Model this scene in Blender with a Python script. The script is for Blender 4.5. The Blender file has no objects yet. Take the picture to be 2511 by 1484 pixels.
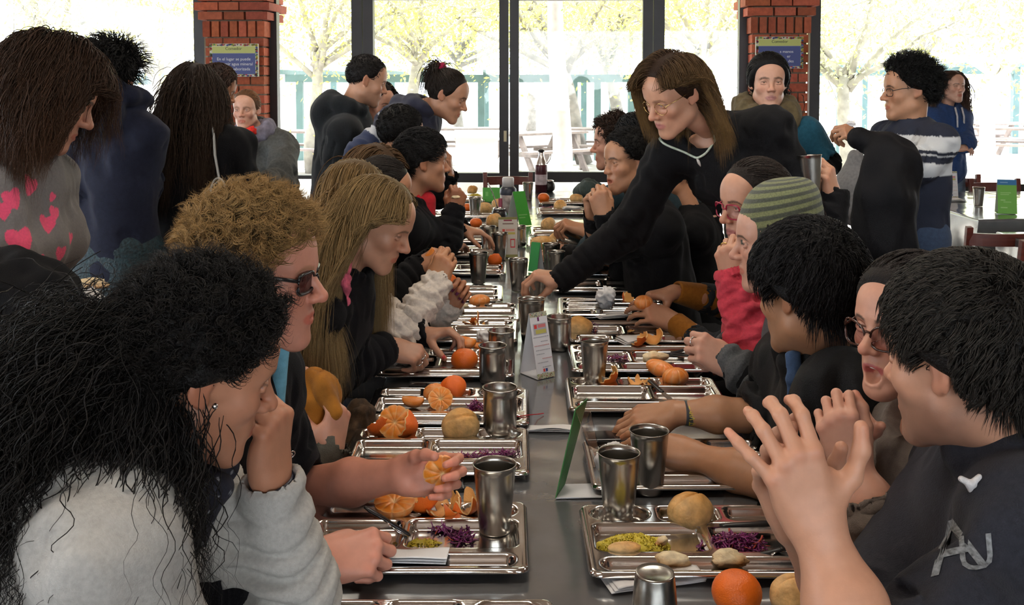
import bpy, bmesh, math
import numpy as np
from mathutils import Vector, Matrix

C = bpy.context.scene.collection
SC = bpy.context.scene
PI = math.pi

# ---------------------------------------------------------------- camera
F, CX, CY, PITCH, EYE = 2440.0, 1255.5, 333.0, math.radians(3.0), 1.6
cam_data = bpy.data.cameras.new('camera')
cam = bpy.data.objects.new('camera', cam_data)
C.objects.link(cam)
cam.location = (0, 0, EYE)
cam.rotation_euler = (PI / 2 - PITCH, 0, 0)
cam_data.sensor_width = 36.0
cam_data.lens = 36.0 * F / 2511.0
cam_data.shift_y = -(742.0 - CY) / 2511.0
cam_data.clip_start = 0.05
cam_data.clip_end = 400
SC.camera = cam

# ---------------------------------------------------------------- world, sun, room light, exposure
world = bpy.data.worlds.new('world')
SC.world = world
world.use_nodes = True
wn = world.node_tree
wbg = wn.nodes['Background']
wbg.inputs['Color'].default_value = (0.86, 0.94, 1.0, 1)
wbg.inputs['Strength'].default_value = 7.0

sun_data = bpy.data.lights.new('sun', 'SUN')
sun_data.energy = 24.0
sun_data.angle = math.radians(1.0)
sun_data.color = (1.0, 0.96, 0.88)
sun = bpy.data.objects.new('sun', sun_data)
C.objects.link(sun)
sun.rotation_euler = (math.radians(-36), math.radians(-22), 0)

def area(name, loc, rot, sx, sy, energy, color, portal=False):
    d = bpy.data.lights.new(name, 'AREA')
    d.shape = 'RECTANGLE'
    d.size, d.size_y = sx, sy
    d.energy = energy
    d.color = color
    if portal:
        d.cycles.is_portal = True
    o = bpy.data.objects.new(name, d)
    C.objects.link(o)
    o.location = loc
    o.rotation_euler = rot
    return o

# ceiling lamps of the dining hall (above the frame)
for lx, ly in ((-0.6, 1.2), (0.9, 3.2), (-0.9, 5.4), (3.4, 2.6), (-3.4, 3.0)):
    area('ceiling_lamp_light', (lx, ly, 3.3), (0, 0, 0), 1.1, 0.35, 26.0, (1.0, 0.91, 0.78))
# fill panels added inside the unseen side and rear windows, standing in for daylight
area('side_window_fill', (-6.85, 1.0, 1.75), (0, math.radians(-90), 0), 2.3, 6.0, 210.0, (0.86, 0.93, 1.0))
area('rear_window_fill', (1.5, -4.85, 1.9), (math.radians(90), 0, 0), 7.0, 1.8, 75.0, (0.9, 0.95, 1.0))

vs = SC.view_settings
vs.view_transform = 'Standard'
vs.look = 'None'
vs.exposure = 0.0
vs.gamma = 1.0
vs.use_curve_mapping = False
cy = SC.cycles
cy.max_bounces = 7
cy.diffuse_bounces = 3
cy.glossy_bounces = 4
cy.transmission_bounces = 4
cy.transparent_max_bounces = 12
cy.caustics_reflective = False
cy.caustics_refractive = False
cy.sample_clamp_indirect = 4.0
cy.use_denoising = True

# ---------------------------------------------------------------- helpers
def A(*v):
    return np.array(v, float)

def unit(v):
    v = np.asarray(v, float)
    return v / max(np.linalg.norm(v), 1e-9)

_UP = A(0, math.sin(PITCH), math.cos(PITCH))
_FW = A(0, math.cos(PITCH), -math.sin(PITCH))

def ray(px, py):
    return _FW + (px - CX) / F * A(1, 0, 0) + (CY - py) / F * _UP

def P(px, py, d):
    """the point of the photograph's pixel (px, py) at distance d down the hall"""
    r = ray(px, py)
    return A(0, 0, EYE) + r * (d / r[1])

def T(px, py, z=0.752):
    """the point of the photograph's pixel (px, py) at height z"""
    r = ray(px, py)
    return A(0, 0, EYE) + r * ((z - EYE) / r[2])

_MATS = {}

def mat(name, color=(0.5, 0.5, 0.5), rough=0.6, metal=0.0, spec=0.5, attr=False, noise=0.0, nscale=40.0,
        bump=0.0, bscale=200.0, sheen=0.0, sss=0.0, coat=0.0, stretch=None, aniso=0.0, trans=0.0):
    if name in _MATS:
        return _MATS[name]
    m = bpy.data.materials.new(name)
    m.use_nodes = True
    nt = m.node_tree
    b = nt.nodes['Principled BSDF']
    b.inputs['Roughness'].default_value = rough
    b.inputs['Metallic'].default_value = metal
    b.inputs['Specular IOR Level'].default_value = spec
    b.inputs['Sheen Weight'].default_value = sheen
    b.inputs['Coat Weight'].default_value = coat
    b.inputs['Coat Roughness'].default_value = .12
    b.inputs['Transmission Weight'].default_value = trans
    if aniso:
        b.inputs['Anisotropic'].default_value = aniso
    if sss:
        b.inputs['Subsurface Weight'].default_value = sss
        b.inputs['Subsurface Radius'].default_value = (0.012, 0.005, 0.003)
        b.inputs['Subsurface Scale'].default_value = 1.0
    col = None
    if attr:
        a = nt.nodes.new('ShaderNodeAttribute')
        a.attribute_name = 'Col'
        col = a.outputs['Color']
    else:
        b.inputs['Base Color'].default_value = (*color, 1)
    tc = nt.nodes.new('ShaderNodeTexCoord')
    vec = tc.outputs['Object']
    if stretch:
        mp = nt.nodes.new('ShaderNodeMapping')
        mp.inputs['Scale'].default_value = stretch
        nt.links.new(vec, mp.inputs['Vector'])
        vec = mp.outputs['Vector']
    if noise:
        n = nt.nodes.new('ShaderNodeTexNoise')
        n.inputs['Scale'].default_value = nscale
        n.inputs['Detail'].default_value = 3
        nt.links.new(vec, n.inputs['Vector'])
        r = nt.nodes.new('ShaderNodeMapRange')
        r.inputs['From Min'].default_value = 0.3
        r.inputs['From Max'].default_value = 0.7
        r.inputs['To Min'].default_value = 1 - noise
        r.inputs['To Max'].default_value = 1 + noise
        nt.links.new(n.outputs['Fac'], r.inputs['Value'])
        mx = nt.nodes.new('ShaderNodeMix')
        mx.data_type = 'RGBA'
        mx.blend_type = 'MULTIPLY'
        mx.inputs['Factor'].default_value = 1
        if col is None:
            mx.inputs['A'].default_value = (*color, 1)
        else:
            nt.links.new(col, mx.inputs['A'])
        nt.links.new(r.outputs['Result'], mx.inputs['B'])
        col = mx.outputs['Result']
    if col is not None:
        nt.links.new(col, b.inputs['Base Color'])
    if bump:
        n2 = nt.nodes.new('ShaderNodeTexNoise')
        n2.inputs['Scale'].default_value = bscale
        n2.inputs['Detail'].default_value = 2
        nt.links.new(vec, n2.inputs['Vector'])
        bp = nt.nodes.new('ShaderNodeBump')
        bp.inputs['Strength'].default_value = bump
        bp.inputs['Distance'].default_value = 0.01
        nt.links.new(n2.outputs['Fac'], bp.inputs['Height'])
        nt.links.new(bp.outputs['Normal'], b.inputs['Normal'])
    _MATS[name] = m
    return m

def tag(o, label=None, cat=None, group=None, kind=None):
    if label: o['label'] = label
    if cat: o['category'] = cat
    if group: o['group'] = group
    if kind: o['kind'] = kind
    return o

def mesh_from(name, verts, faces, cols=None, smooth=True):
    """verts (n,3); faces: list of integer arrays (m,k); cols (n,3) or None"""
    me = bpy.data.meshes.new(name)
    verts = np.asarray(verts, np.float32)
    faces = [np.asarray(f, np.int32) for f in faces if len(f)]
    me.vertices.add(len(verts))
    me.vertices.foreach_set('co', verts.ravel())
    nl = sum(f.size for f in faces)
    npoly = sum(len(f) for f in faces)
    me.loops.add(nl)
    me.loops.foreach_set('vertex_index', np.concatenate([f.ravel() for f in faces]))
    me.polygons.add(npoly)
    tot = np.concatenate([np.full(len(f), f.shape[1], np.int32) for f in faces])
    st = np.concatenate([[0], np.cumsum(tot)[:-1]]).astype(np.int32)
    me.polygons.foreach_set('loop_start', st)
    me.polygons.foreach_set('use_smooth', np.full(npoly, smooth))
    me.update(calc_edges=True)
    if cols is not None:
        ca = me.color_attributes.new('Col', 'FLOAT_COLOR', 'POINT')
        c4 = np.ones((len(verts), 4), np.float32)
        c4[:, :3] = cols
        ca.data.foreach_set('color', c4.ravel())
    return me

def link(name, me, m=None, parent=None, loc=None):
    o = bpy.data.objects.new(name, me)
    C.objects.link(o)
    if m is not None:
        for q in (m if isinstance(m, (list, tuple)) else [m]):
            me.materials.append(q)
    if parent is not None:
        o.parent = parent
    if loc is not None:
        o.location = loc
    return o

def empty(name, loc=(0, 0, 0), rz=0.0):
    o = bpy.data.objects.new(name, None)
    C.objects.link(o)
    o.empty_display_size = 0.1
    o.location = loc
    o.rotation_euler = (0, 0, rz)
    return o

def copy_tree(o, parent=None):
    c = o.copy()
    C.objects.link(c)
    if parent is not None:
        c.parent = parent
    for ch in list(o.children):
        copy_tree(ch, c)
    return c

class MB:
    """collects shapes and links them as one mesh object"""
    def __init__(s):
        s.v, s.f, s.c, s.n = [], [], [], 0
    def add(s, verts, faces, col=(1, 1, 1)):
        verts = np.asarray(verts, float)
        s.v.append(verts)
        for f in (faces if isinstance(faces, list) else [faces]):
            if len(f):
                s.f.append(np.asarray(f, np.int32) + s.n)
        c = np.asarray(col, float)
        s.c.append(np.broadcast_to(c, (len(verts), 3)) if c.ndim == 1 else c)
        s.n += len(verts)
        return s
    def box(s, lo, hi, col=(1, 1, 1), R=None, o=(0, 0, 0)):
        lo, hi = np.asarray(lo, float), np.asarray(hi, float)
        v = np.array([[(lo, hi)[i][0], (lo, hi)[j][1], (lo, hi)[k][2]] for i in (0, 1) for j in (0, 1) for k in (0, 1)])
        if R is not None:
            v = v @ np.asarray(R).T
        v = v + np.asarray(o, float)
        return s.add(v, [np.array([[0, 1, 3, 2], [4, 6, 7, 5], [0, 4, 5, 1], [2, 3, 7, 6], [0, 2, 6, 4], [1, 5, 7, 3]])], col)
    def bar(s, a, b, w, h, col=(1, 1, 1), up=(0, 0, 1)):
        a, b = np.asarray(a, float), np.asarray(b, float)
        L = np.linalg.norm(b - a)
        z = (b - a) / L
        u = np.asarray(up, float)
        if abs(np.dot(u, z)) > .98: u = A(1, 0, 0)
        x = unit(np.cross(u, z)); y = np.cross(z, x)
        return s.box((-w / 2, -h / 2, 0), (w / 2, h / 2, L), col, np.stack([x, y, z], 1), a)
    def tube(s, pts, r, n=8, col=(1, 1, 1), cap=True, flat=1.0, closed=False):
        pts = np.asarray(pts, float)
        m = len(pts)
        r = np.broadcast_to(np.asarray(r, float), (m,))
        t = np.gradient(pts, axis=0)
        if closed:
            t = np.roll(pts, -1, 0) - np.roll(pts, 1, 0)
        t /= np.maximum(np.linalg.norm(t, axis=1, keepdims=True), 1e-9)
        ref = A(0, 0, 1) if abs(t[:, 2]).mean() < .8 else A(1, 0, 0)
        x = np.cross(ref, t); x /= np.maximum(np.linalg.norm(x, axis=1, keepdims=True), 1e-9)
        y = np.cross(t, x)
        a = np.arange(n) * 2 * PI / n
        v = (pts[:, None] + r[:, None, None] * (np.cos(a)[None, :, None] * x[:, None] + flat * np.sin(a)[None, :, None] * y[:, None])).reshape(-1, 3)
        i = np.arange(m if closed else m - 1)[:, None]; j = np.arange(n)[None]
        i2 = (i + 1) % m
        q = np.stack([i * n + j, i * n + (j + 1) % n, i2 * n + (j + 1) % n, i2 * n + j], -1).reshape(-1, 4)
        fs = [q]
        if cap and not closed:
            fs += [np.arange(n)[::-1][None], (np.arange(n) + (m - 1) * n)[None]]
        return s.add(v, fs, col)
    def lathe(s, prof, n=32, col=(1, 1, 1), o=(0, 0, 0)):
        prof = np.asarray(prof, float)
        m = len(prof)
        a = np.arange(n) * 2 * PI / n
        v = np.stack([prof[:, 0:1] * np.cos(a), prof[:, 0:1] * np.sin(a), np.repeat(prof[:, 1:2], n, 1)], -1).reshape(-1, 3) + np.asarray(o, float)
        i = np.arange(m - 1)[:, None]; j = np.arange(n)[None]
        q = np.stack([i * n + j, i * n + (j + 1) % n, (i + 1) * n + (j + 1) % n, (i + 1) * n + j], -1).reshape(-1, 4)
        return s.add(v, [q], col)
    def ball(s, c, r, n=14, col=(1, 1, 1), R=None, fn=None):
        th = np.linspace(0, PI, n); ph = np.arange(2 * n) * PI / n
        d = np.stack([np.sin(th)[:, None] * np.cos(ph), np.sin(th)[:, None] * np.sin(ph), np.repeat(np.cos(th)[:, None], 2 * n, 1)], -1).reshape(-1, 3)
        v = d * np.broadcast_to(np.asarray(r, float), (3,))
        if fn is not None:
            v = fn(v, d)
        if R is not None:
            v = v @ np.asarray(R).T
        i = np.arange(n - 1)[:, None]; j = np.arange(2 * n)[None]
        q = np.stack([i * 2 * n + j, (i + 1) * 2 * n + j, (i + 1) * 2 * n + (j + 1) % (2 * n), i * 2 * n + (j + 1) % (2 * n)], -1).reshape(-1, 4)
        return s.add(v + np.asarray(c, float), [q], col)
    def sheet(s, G, col=(1, 1, 1)):
        """G (m,n,3) grid of points"""
        m, n = G.shape[:2]
        i = np.arange(m - 1)[:, None]; j = np.arange(n - 1)[None]
        q = np.stack([i * n + j, (i + 1) * n + j, (i + 1) * n + j + 1, i * n + j + 1], -1).reshape(-1, 4)
        return s.add(G.reshape(-1, 3), [q], col)
    def mesh(s, name, attr=False, smooth=True):
        return mesh_from(name, np.concatenate(s.v), s.f, np.concatenate(s.c) if attr else None, smooth)
    def build(s, name, m, parent=None, attr=False, smooth=False, loc=None):
        return link(name, s.mesh(name, attr, smooth), m, parent, loc)

def bevel(o, w, seg=2):
    md = o.modifiers.new('bevel', 'BEVEL')
    md.width = w; md.segments = seg; md.limit_method = 'ANGLE'
    return o

def thick(o, t, off=0):
    md = o.modifiers.new('solid', 'SOLIDIFY')
    md.thickness = t; md.offset = off
    return o

def rotz(a):
    return np.array([[math.cos(a), -math.sin(a), 0], [math.sin(a), math.cos(a), 0], [0, 0, 1.0]])
def rotx(a):
    return np.array([[1.0, 0, 0], [0, math.cos(a), -math.sin(a)], [0, math.sin(a), math.cos(a)]])
def roty(a):
    return np.array([[math.cos(a), 0, math.sin(a)], [0, 1.0, 0], [-math.sin(a), 0, math.cos(a)]])

RNG = np.random.default_rng(7)

def wob(p, freq, seed=0, n=7):
    """smooth pseudo-noise of points (m,3), about -1..1"""
    r = np.random.default_rng(seed)
    out = np.zeros(len(p))
    for i in range(n):
        k = r.normal(size=3); k *= freq * (0.6 + 0.9 * r.random()) / np.linalg.norm(k)
        out += np.sin(p @ k + r.random() * 6.28)
    return out / (n ** .5 * 1.1)

def text_mesh(txt, size, align='CENTER', ext=0.0005):
    cu = bpy.data.curves.new('lettering', 'FONT')
    cu.body = txt; cu.size = size; cu.align_x = align; cu.align_y = 'CENTER'
    cu.extrude = ext; cu.resolution_u = 3
    o = bpy.data.objects.new('lettering', cu)
    C.objects.link(o)
    bpy.context.view_layer.update()
    dg = bpy.context.evaluated_depsgraph_get()
    me = bpy.data.meshes.new_from_object(o.evaluated_get(dg))
    bpy.data.objects.remove(o)
    bpy.data.curves.remove(cu)
    me.materials.clear()
    return me

def frame_mw(x, y, z, o):
    M = Matrix.Identity(4)
    for i in range(3):
        M[i][0], M[i][1], M[i][2], M[i][3] = x[i], y[i], z[i], o[i]
    return M
# ---------------------------------------------------------------- blended solids (people, clothes, some food)
class Blob:
    def __init__(s):
        s.p = []
    def cap(s, a, b, ra, rb, k=0.01, op='add'):
        s.p.append(('cap', np.asarray(a, float), np.asarray(b, float), ra, rb, k, op)); return s
    def ell(s, c, r, k=0.01, R=None, op='add'):
        s.p.append(('ell', np.asarray(c, float), np.broadcast_to(np.asarray(r, float), (3,)), None if R is None else np.asarray(R, float), 0, k, op)); return s
    def ecap(s, a, b, u, ra, rb, k=0.02, op='add'):
        """limb of elliptic section: u = lateral direction, ra/rb = (lateral, depth) radii"""
        s.p.append(('ecap', np.asarray(a, float), np.asarray(b, float), np.asarray(u, float), (ra, rb), k, op)); return s
    def cut(s, p, n, k=0.004):
        """keeps the side the normal points away from"""
        s.p.append(('cut', np.asarray(p, float), unit(n), 0, 0, k, 'cut')); return s
    def bounds(s):
        lo, hi = np.full(3, 9e9), np.full(3, -9e9)
        for q in s.p:
            if q[6] != 'add': continue
            l, h = Blob.bb(q)
            lo = np.minimum(lo, l); hi = np.maximum(hi, h)
        return lo, hi
    @staticmethod
    def bb(q):
        if q[0] == 'cap':
            r = max(q[3], q[4])
            return np.minimum(q[1], q[2]) - r, np.maximum(q[1], q[2]) + r
        if q[0] == 'ecap':
            r = max(max(q[4][0]), max(q[4][1]))
            return np.minimum(q[1], q[2]) - r, np.maximum(q[1], q[2]) + r
        r = q[2] if q[3] is None else np.full(3, q[2].max())
        return q[1] - r, q[1] + r
    def build(s, res):
        lo, hi = s.bounds()
        lo = lo - 2.5 * res; hi = hi + 2.5 * res
        n = np.ceil((hi - lo) / res).astype(int) + 1
        f = np.full(n, 0.5, np.float32)
        ax = [(lo[i] + res * np.arange(n[i])).astype(np.float32) for i in range(3)]
        for q in s.p:
            if q[0] == 'cut':
                d = ((ax[0][:, None, None] - q[1][0]) * q[2][0] + (ax[1][None, :, None] - q[1][1]) * q[2][1] + (ax[2][None, None, :] - q[1][2]) * q[2][2])
                f = np.maximum(f, d.astype(np.float32))
                continue
            l, h = Blob.bb(q)
            m = q[5] + 3 * res
            i0 = np.clip(np.floor((l - m - lo) / res).astype(int), 0, n); i1 = np.clip(np.ceil((h + m - lo) / res).astype(int) + 1, 0, n)
            if (i1 <= i0).any(): continue
            sl = tuple(slice(i0[i], i1[i]) for i in range(3))
            X = ax[0][sl[0]][:, None, None]; Y = ax[1][sl[1]][None, :, None]; Z = ax[2][sl[2]][None, None, :]
            if q[0] == 'cap':
                a, b, ra, rb = q[1], q[2], q[3], q[4]
                ab = b - a; L2 = max(float(ab @ ab), 1e-9)
                px, py, pz = X - a[0], Y - a[1], Z - a[2]
                t = np.clip((px * ab[0] + py * ab[1] + pz * ab[2]) / L2, 0, 1)
                d = np.sqrt((px - t * ab[0]) ** 2 + (py - t * ab[1]) ** 2 + (pz - t * ab[2]) ** 2) - (ra + (rb - ra) * t)
            elif q[0] == 'ecap':
                a, b, u, (ra, rb) = q[1], q[2], q[3], q[4]
                ab = b - a; L = max(float(np.linalg.norm(ab)), 1e-6); w = ab / L
                u = unit(u - w * (u @ w)); v = np.cross(w, u)
                px, py, pz = X - a[0], Y - a[1], Z - a[2]
                tw = px * w[0] + py * w[1] + pz * w[2]
                t = np.clip(tw / L, 0, 1)
                ru = ra[0] + (rb[0] - ra[0]) * t; rv = ra[1] + (rb[1] - ra[1]) * t
                e = (tw - t * L) / np.minimum(ru, rv)
                k0 = np.sqrt(((px * u[0] + py * u[1] + pz * u[2]) / ru) ** 2 + ((px * v[0] + py * v[1] + pz * v[2]) / rv) ** 2 + e * e)
                d = (k0 - 1) * np.minimum(ru, rv)
            else:
                px, py, pz = X - q[1][0], Y - q[1][1], Z - q[1][2]
                if q[3] is not None:
                    R = q[3]
                    px, py, pz = [px * R[0, i] + py * R[1, i] + pz * R[2, i] for i in range(3)]
                r = q[2]
                k0 = np.sqrt((px / r[0]) ** 2 + (py / r[1]) ** 2 + (pz / r[2]) ** 2)
                k1 = np.sqrt((px / r[0] ** 2) ** 2 + (py / r[1] ** 2) ** 2 + (pz / r[2] ** 2) ** 2)
                d = k0 * (k0 - 1) / np.maximum(k1, 1e-6)
            k = max(q[5], 1e-5)
            g = f[sl]
            if q[6] == 'add':
                hh = np.maximum(k - np.abs(g - d), 0) / k
                f[sl] = np.minimum(g, d) - hh * hh * k * .25
            else:
                hh = np.maximum(k - np.abs(g + d), 0) / k
                f[sl] = np.maximum(g, -d) + hh * hh * k * .25
        return nets(f, lo, res)

_EDGE = [(0, 1), (2, 3), (4, 5), (6, 7), (0, 2), (1, 3), (4, 6), (5, 7), (0, 4), (1, 5), (2, 6), (3, 7)]
_COR = np.array([[i >> 2 & 1, i >> 1 & 1, i & 1] for i in range(8)])

def nets(f, lo, res):
    ins = f < 0
    n = f.shape
    cnt = np.zeros([q - 1 for q in n], np.int8)
    for c in _COR:
        cnt += ins[c[0]:n[0] - 1 + c[0], c[1]:n[1] - 1 + c[1], c[2]:n[2] - 1 + c[2]]
    act = np.argwhere((cnt > 0) & (cnt < 8))
    idx = np.full(cnt.shape, -1, np.int32)
    idx[tuple(act.T)] = np.arange(len(act))
    vals = np.stack([f[act[:, 0] + c[0], act[:, 1] + c[1], act[:, 2] + c[2]] for c in _COR], 1)
    acc = np.zeros((len(act), 3)); num = np.zeros(len(act))
    for a, b in _EDGE:
        va, vb = vals[:, a], vals[:, b]
        x = (va < 0) != (vb < 0)
        t = np.where(x, va / np.where(x, va - vb, 1), 0)
        p = _COR[a] + t[:, None] * (_COR[b] - _COR[a])
        acc += np.where(x[:, None], p, 0); num += x
    verts = lo + res * (act + acc / num[:, None])
    quads = []
    for axis in range(3):
        s0 = [slice(None)] * 3; s1 = [slice(None)] * 3
        s0[axis] = slice(0, -1); s1[axis] = slice(1, None)
        a, b = ins[tuple(s0)], ins[tuple(s1)]
        e = np.argwhere(a != b)
        o1, o2 = (axis + 1) % 3, (axis + 2) % 3
        ok = (e[:, o1] > 0) & (e[:, o2] > 0) & (e[:, o1] < n[o1] - 1) & (e[:, o2] < n[o2] - 1)
        e = e[ok]
        sg = a[tuple(e.T)]
        d1 = np.zeros(3, int); d1[o1] = 1
        d2 = np.zeros(3, int); d2[o2] = 1
        q = np.stack([idx[tuple((e - d1 - d2).T)], idx[tuple((e - d2).T)], idx[tuple(e.T)], idx[tuple((e - d1).T)]], 1)
        q[~sg] = q[~sg][:, ::-1]
        quads.append(q)
    return verts, np.concatenate(quads)

def normals(v, q):
    nn = np.cross(v[q[:, 2]] - v[q[:, 0]], v[q[:, 3]] - v[q[:, 1]])
    o = np.zeros_like(v)
    for i in range(4):
        np.add.at(o, q[:, i], nn)
    return o / np.maximum(np.linalg.norm(o, axis=1, keepdims=True), 1e-12)
# ---------------------------------------------------------------- people
SKC, SKR = A(0, -.012, .034), A(.0745, .0945, .087)

def head_rot(yaw, pitch=0, roll=0):
    t = math.radians(yaw)
    Fv = A(math.sin(t), -math.cos(t), 0)
    R0 = np.stack([A(Fv[1], -Fv[0], 0), Fv, A(0, 0, 1)], 1)
    return R0 @ rotx(math.radians(pitch)) @ roty(math.radians(roll))

def head_blob(neck, fem=False, mouth=0.0, smile=0.0, nose=1.0, ears=True, nkr=None, jaw=1.0, paint=True, lids=1.0):
    b = Blob()
    nr = nkr or (.047 if fem else .056)
    jw = jaw * (.93 if fem else 1.0)
    b.ell(SKC, SKR, .02)
    b.ell((0, .026, -.03), (.0615 * jw, .064, .083), .03)
    b.ell((0, .047, .045), (.058, .043, .048), .03)
    for s in (-1, 1):
        b.cap((s * .051 * jw, .002, -.062), (s * .016, .07, -.1), .02, .016, .03)
        b.cap((s * .012, .083, .024), (s * .043, .067, .023), .0095, .009, .015)
        b.ell((s * .04, .058, -.022), (.021, .02, .017), .025)
        b.ell((s * .031, .09, .003), (.017, .013, .0115), .014, op='sub')
    b.ell((0, .074, -.104), (.021, .017, .015), .02)
    b.ell((0, .074, -.063), (.03, .019, .024), .018)
    b.cap((0, .082, .014), (0, .109 * nose, -.024), .0075, .0095, .011)
    b.ell((0, .110 * nose, -.028), (.011, .01, .0095), .007)
    for s in (-1, 1):
        b.ell((s * .0115, .097, -.031), (.0085, .011, .008), .006)
        b.ell((s * .0065, .1, -.0395), (.0035, .005, .0035), .003, op='sub')
        # eyelids and eyeball
        e = A(s * .031, .0715, .003)
        b.ell(e, .0125 if paint else .0108, .003)
        for sg, zz in ((1, .0064 * lids + .0006), (-1, -.0052)):
            pts = [e + A(dx, .0128 * math.cos(dx / .016) - .0012, zz * math.cos(dx / .0115)) for dx in (-.014, -.007, 0, .007, .014)]
            for i in range(4):
                b.cap(pts[i], pts[i + 1], .0027, .0027, .004)
    zo = mouth * .011
    cz = -.066 + smile * .0105
    for s in (-1, 1):
        b.cap((0, .0925, -.0585), (s * .011, .0905, -.0575), .0043, .0045, .005)
        b.cap((s * .011, .0905, -.0575), (s * .0245 * (1 + .2 * smile), .0795, cz), .0045, .002, .005)
        b.cap((0, .0915, -.0705 - zo), (s * .012, .0895, -.0695 - zo), .0052, .005, .005)
        b.cap((s * .012, .0895, -.0695 - zo), (s * .0245 * (1 + .2 * smile), .0795, cz), .005, .002, .005)
    if mouth > .2:
        b.ell((0, .092, -.0645 - zo * .5), (.017, .02, .0035 + zo * .55), .003, op='sub')
    else:
        for s in (-1, 1):
            b.cap((0, .0975, -.0645), (s * .023, .0835, cz), .0013, .001, .003, op='sub')
    if ears:
        for s in (-1, 1):
            Re = rotz(s * .45) @ rotx(-.15)
            b.ell((s * .0775, -.012, .002), (.0065, .0185, .031), .006, R=Re)
            b.ell((s * .0725, -.004, -.022), (.006, .010, .011), .006)
            b.ell((s * .087, -.009, .003), (.0062, .0105, .019), .004, R=Re, op='sub')
    b.ecap((0, -.022, -.06), neck, (1, 0, 0), (nr, nr * 1.02), (nr * 1.06, nr * 1.02), .03)
    return b

def head_cols(v, skin, lip, brow, stubble=0.0, eye=(.10, .06, .035), makeup=0.0, browk=1.0, paint_eye=True, blush=1.0):
    x, y, z = v.T
    c = np.tile(np.asarray(skin, float), (len(v), 1))
    def mix(w, col):
        nonlocal c
        c = c * (1 - w[:, None]) + np.asarray(col) * w[:, None]
    front = np.clip((y - .03) / .02, 0, 1)
    red = np.asarray(skin) * A(1.02, .78, .74)
    ax = np.abs(x)
    mix(blush * .55 * front * np.exp(-((ax - .04) / .02) ** 2 - ((z + .025) / .02) ** 2), red)
    mix(blush * .6 * np.exp(-((x / .016) ** 2) - ((z + .03) / .016) ** 2) * (y > .085), red)
    mix(.6 * np.clip((ax - .07) / .008, 0, 1) * (np.abs(z) < .04) * (y < .02), red)
    if stubble:
        w = np.clip((-.035 - z) / .02, 0, 1) * np.clip((y + .055) / .035, 0, 1) * np.clip((.14 + z) / .02, 0, 1)
        mix(stubble * w, np.asarray(skin) * A(.42, .42, .45))
    wl = np.clip((1 - (ax / .0265) ** 2 - ((z + .0648) / .0118) ** 2) * 4, 0, 1) * (y > .076)
    mix(wl * .9, lip)
    zb = .0215 + .004 * np.cos((ax - .03) / .012) - .006 * np.clip((ax - .04) / .012, 0, 1)
    wb = np.clip(2.2 - 2.0 * np.abs(z - zb) / .0038, 0, 1) * np.clip((ax - .009) / .005, 0, 1) * np.clip((.053 - ax) / .006, 0, 1) * (y > .045)
    mix(np.clip(wb, 0, 1) * .85 * browk, brow)
    for s in (-1, 1):
        e = A(s * .031, .0715, .003)
        d = v - e
        r = np.linalg.norm(d, axis=1)
        on = (r < .0134) & (y > .078) & (np.abs(d[:, 2]) < .0043)
        if paint_eye:
            c[on] = (.62, .60, .57)
            rr = np.hypot(d[:, 0], d[:, 2])
            c[on & (rr < .0062)] = eye
            c[on & (rr < .0028)] = (.01, .01, .01)
        lash = (np.abs(r - .0148) < .0022) & (y > .072) & (d[:, 2] > .002) & (d[:, 2] < .0075)
        c[lash] = c[lash] * (.45 - .35 * makeup)
    return c

FING = dict(index=((.091, .0255), (.043, .026, .022), .0090), middle=((.095, .0055), (.048, .030, .023), .0093),
            ring=((.089, -.0145), (.044, .028, .023), .0088), pinky=((.078, -.0325), (.034, .021, .020), .0077))
# pose: per finger (mcp, pip, dip flexion, spread), thumb (abduction, opposition, flexion)
POSES = {
    'relax': dict(index=(18, 25, 12, 4), middle=(24, 30, 15, 0), ring=(28, 34, 16, -3), pinky=(30, 36, 18, -8), thumb=(40, 30, 12)),
    'flat': dict(index=(6, 8, 5, 5), middle=(6, 8, 5, 0), ring=(8, 10, 5, -4), pinky=(10, 12, 6, -11), thumb=(48, 12, 6)),
    'spread': dict(index=(22, 34, 22, 10), middle=(20, 42, 26, 1), ring=(16, 36, 22, -8), pinky=(8, 22, 14, -22), thumb=(66, 12, 6)),
    'fist': dict(index=(72, 92, 50, 2), middle=(76, 96, 52, 0), ring=(78, 98, 52, -2), pinky=(80, 98, 50, -5), thumb=(34, 55, 50)),
    'pinch': dict(index=(48, 48, 25, 2), middle=(54, 52, 28, 0), ring=(62, 62, 32, -3), pinky=(66, 64, 34, -7), thumb=(42, 52, 18)),
    'grip': dict(index=(40, 42, 26, 5), middle=(44, 46, 28, 0), ring=(48, 48, 30, -4), pinky=(50, 50, 30, -9), thumb=(52, 58, 16)),
    'cup': dict(index=(34, 30, 20, 8), middle=(36, 32, 20, 1), ring=(38, 34, 20, -6), pinky=(42, 36, 20, -13), thumb=(58, 46, 14)),
    'curl': dict(index=(60, 70, 40, 3), middle=(62, 72, 40, 0), ring=(64, 74, 42, -3), pinky=(66, 74, 42, -7), thumb=(36, 46, 30)),
    'point': dict(index=(12, 14, 8, 4), middle=(60, 78, 42, 0), ring=(66, 82, 44, -3), pinky=(68, 84, 44, -7), thumb=(40, 48, 30)),
}

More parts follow.
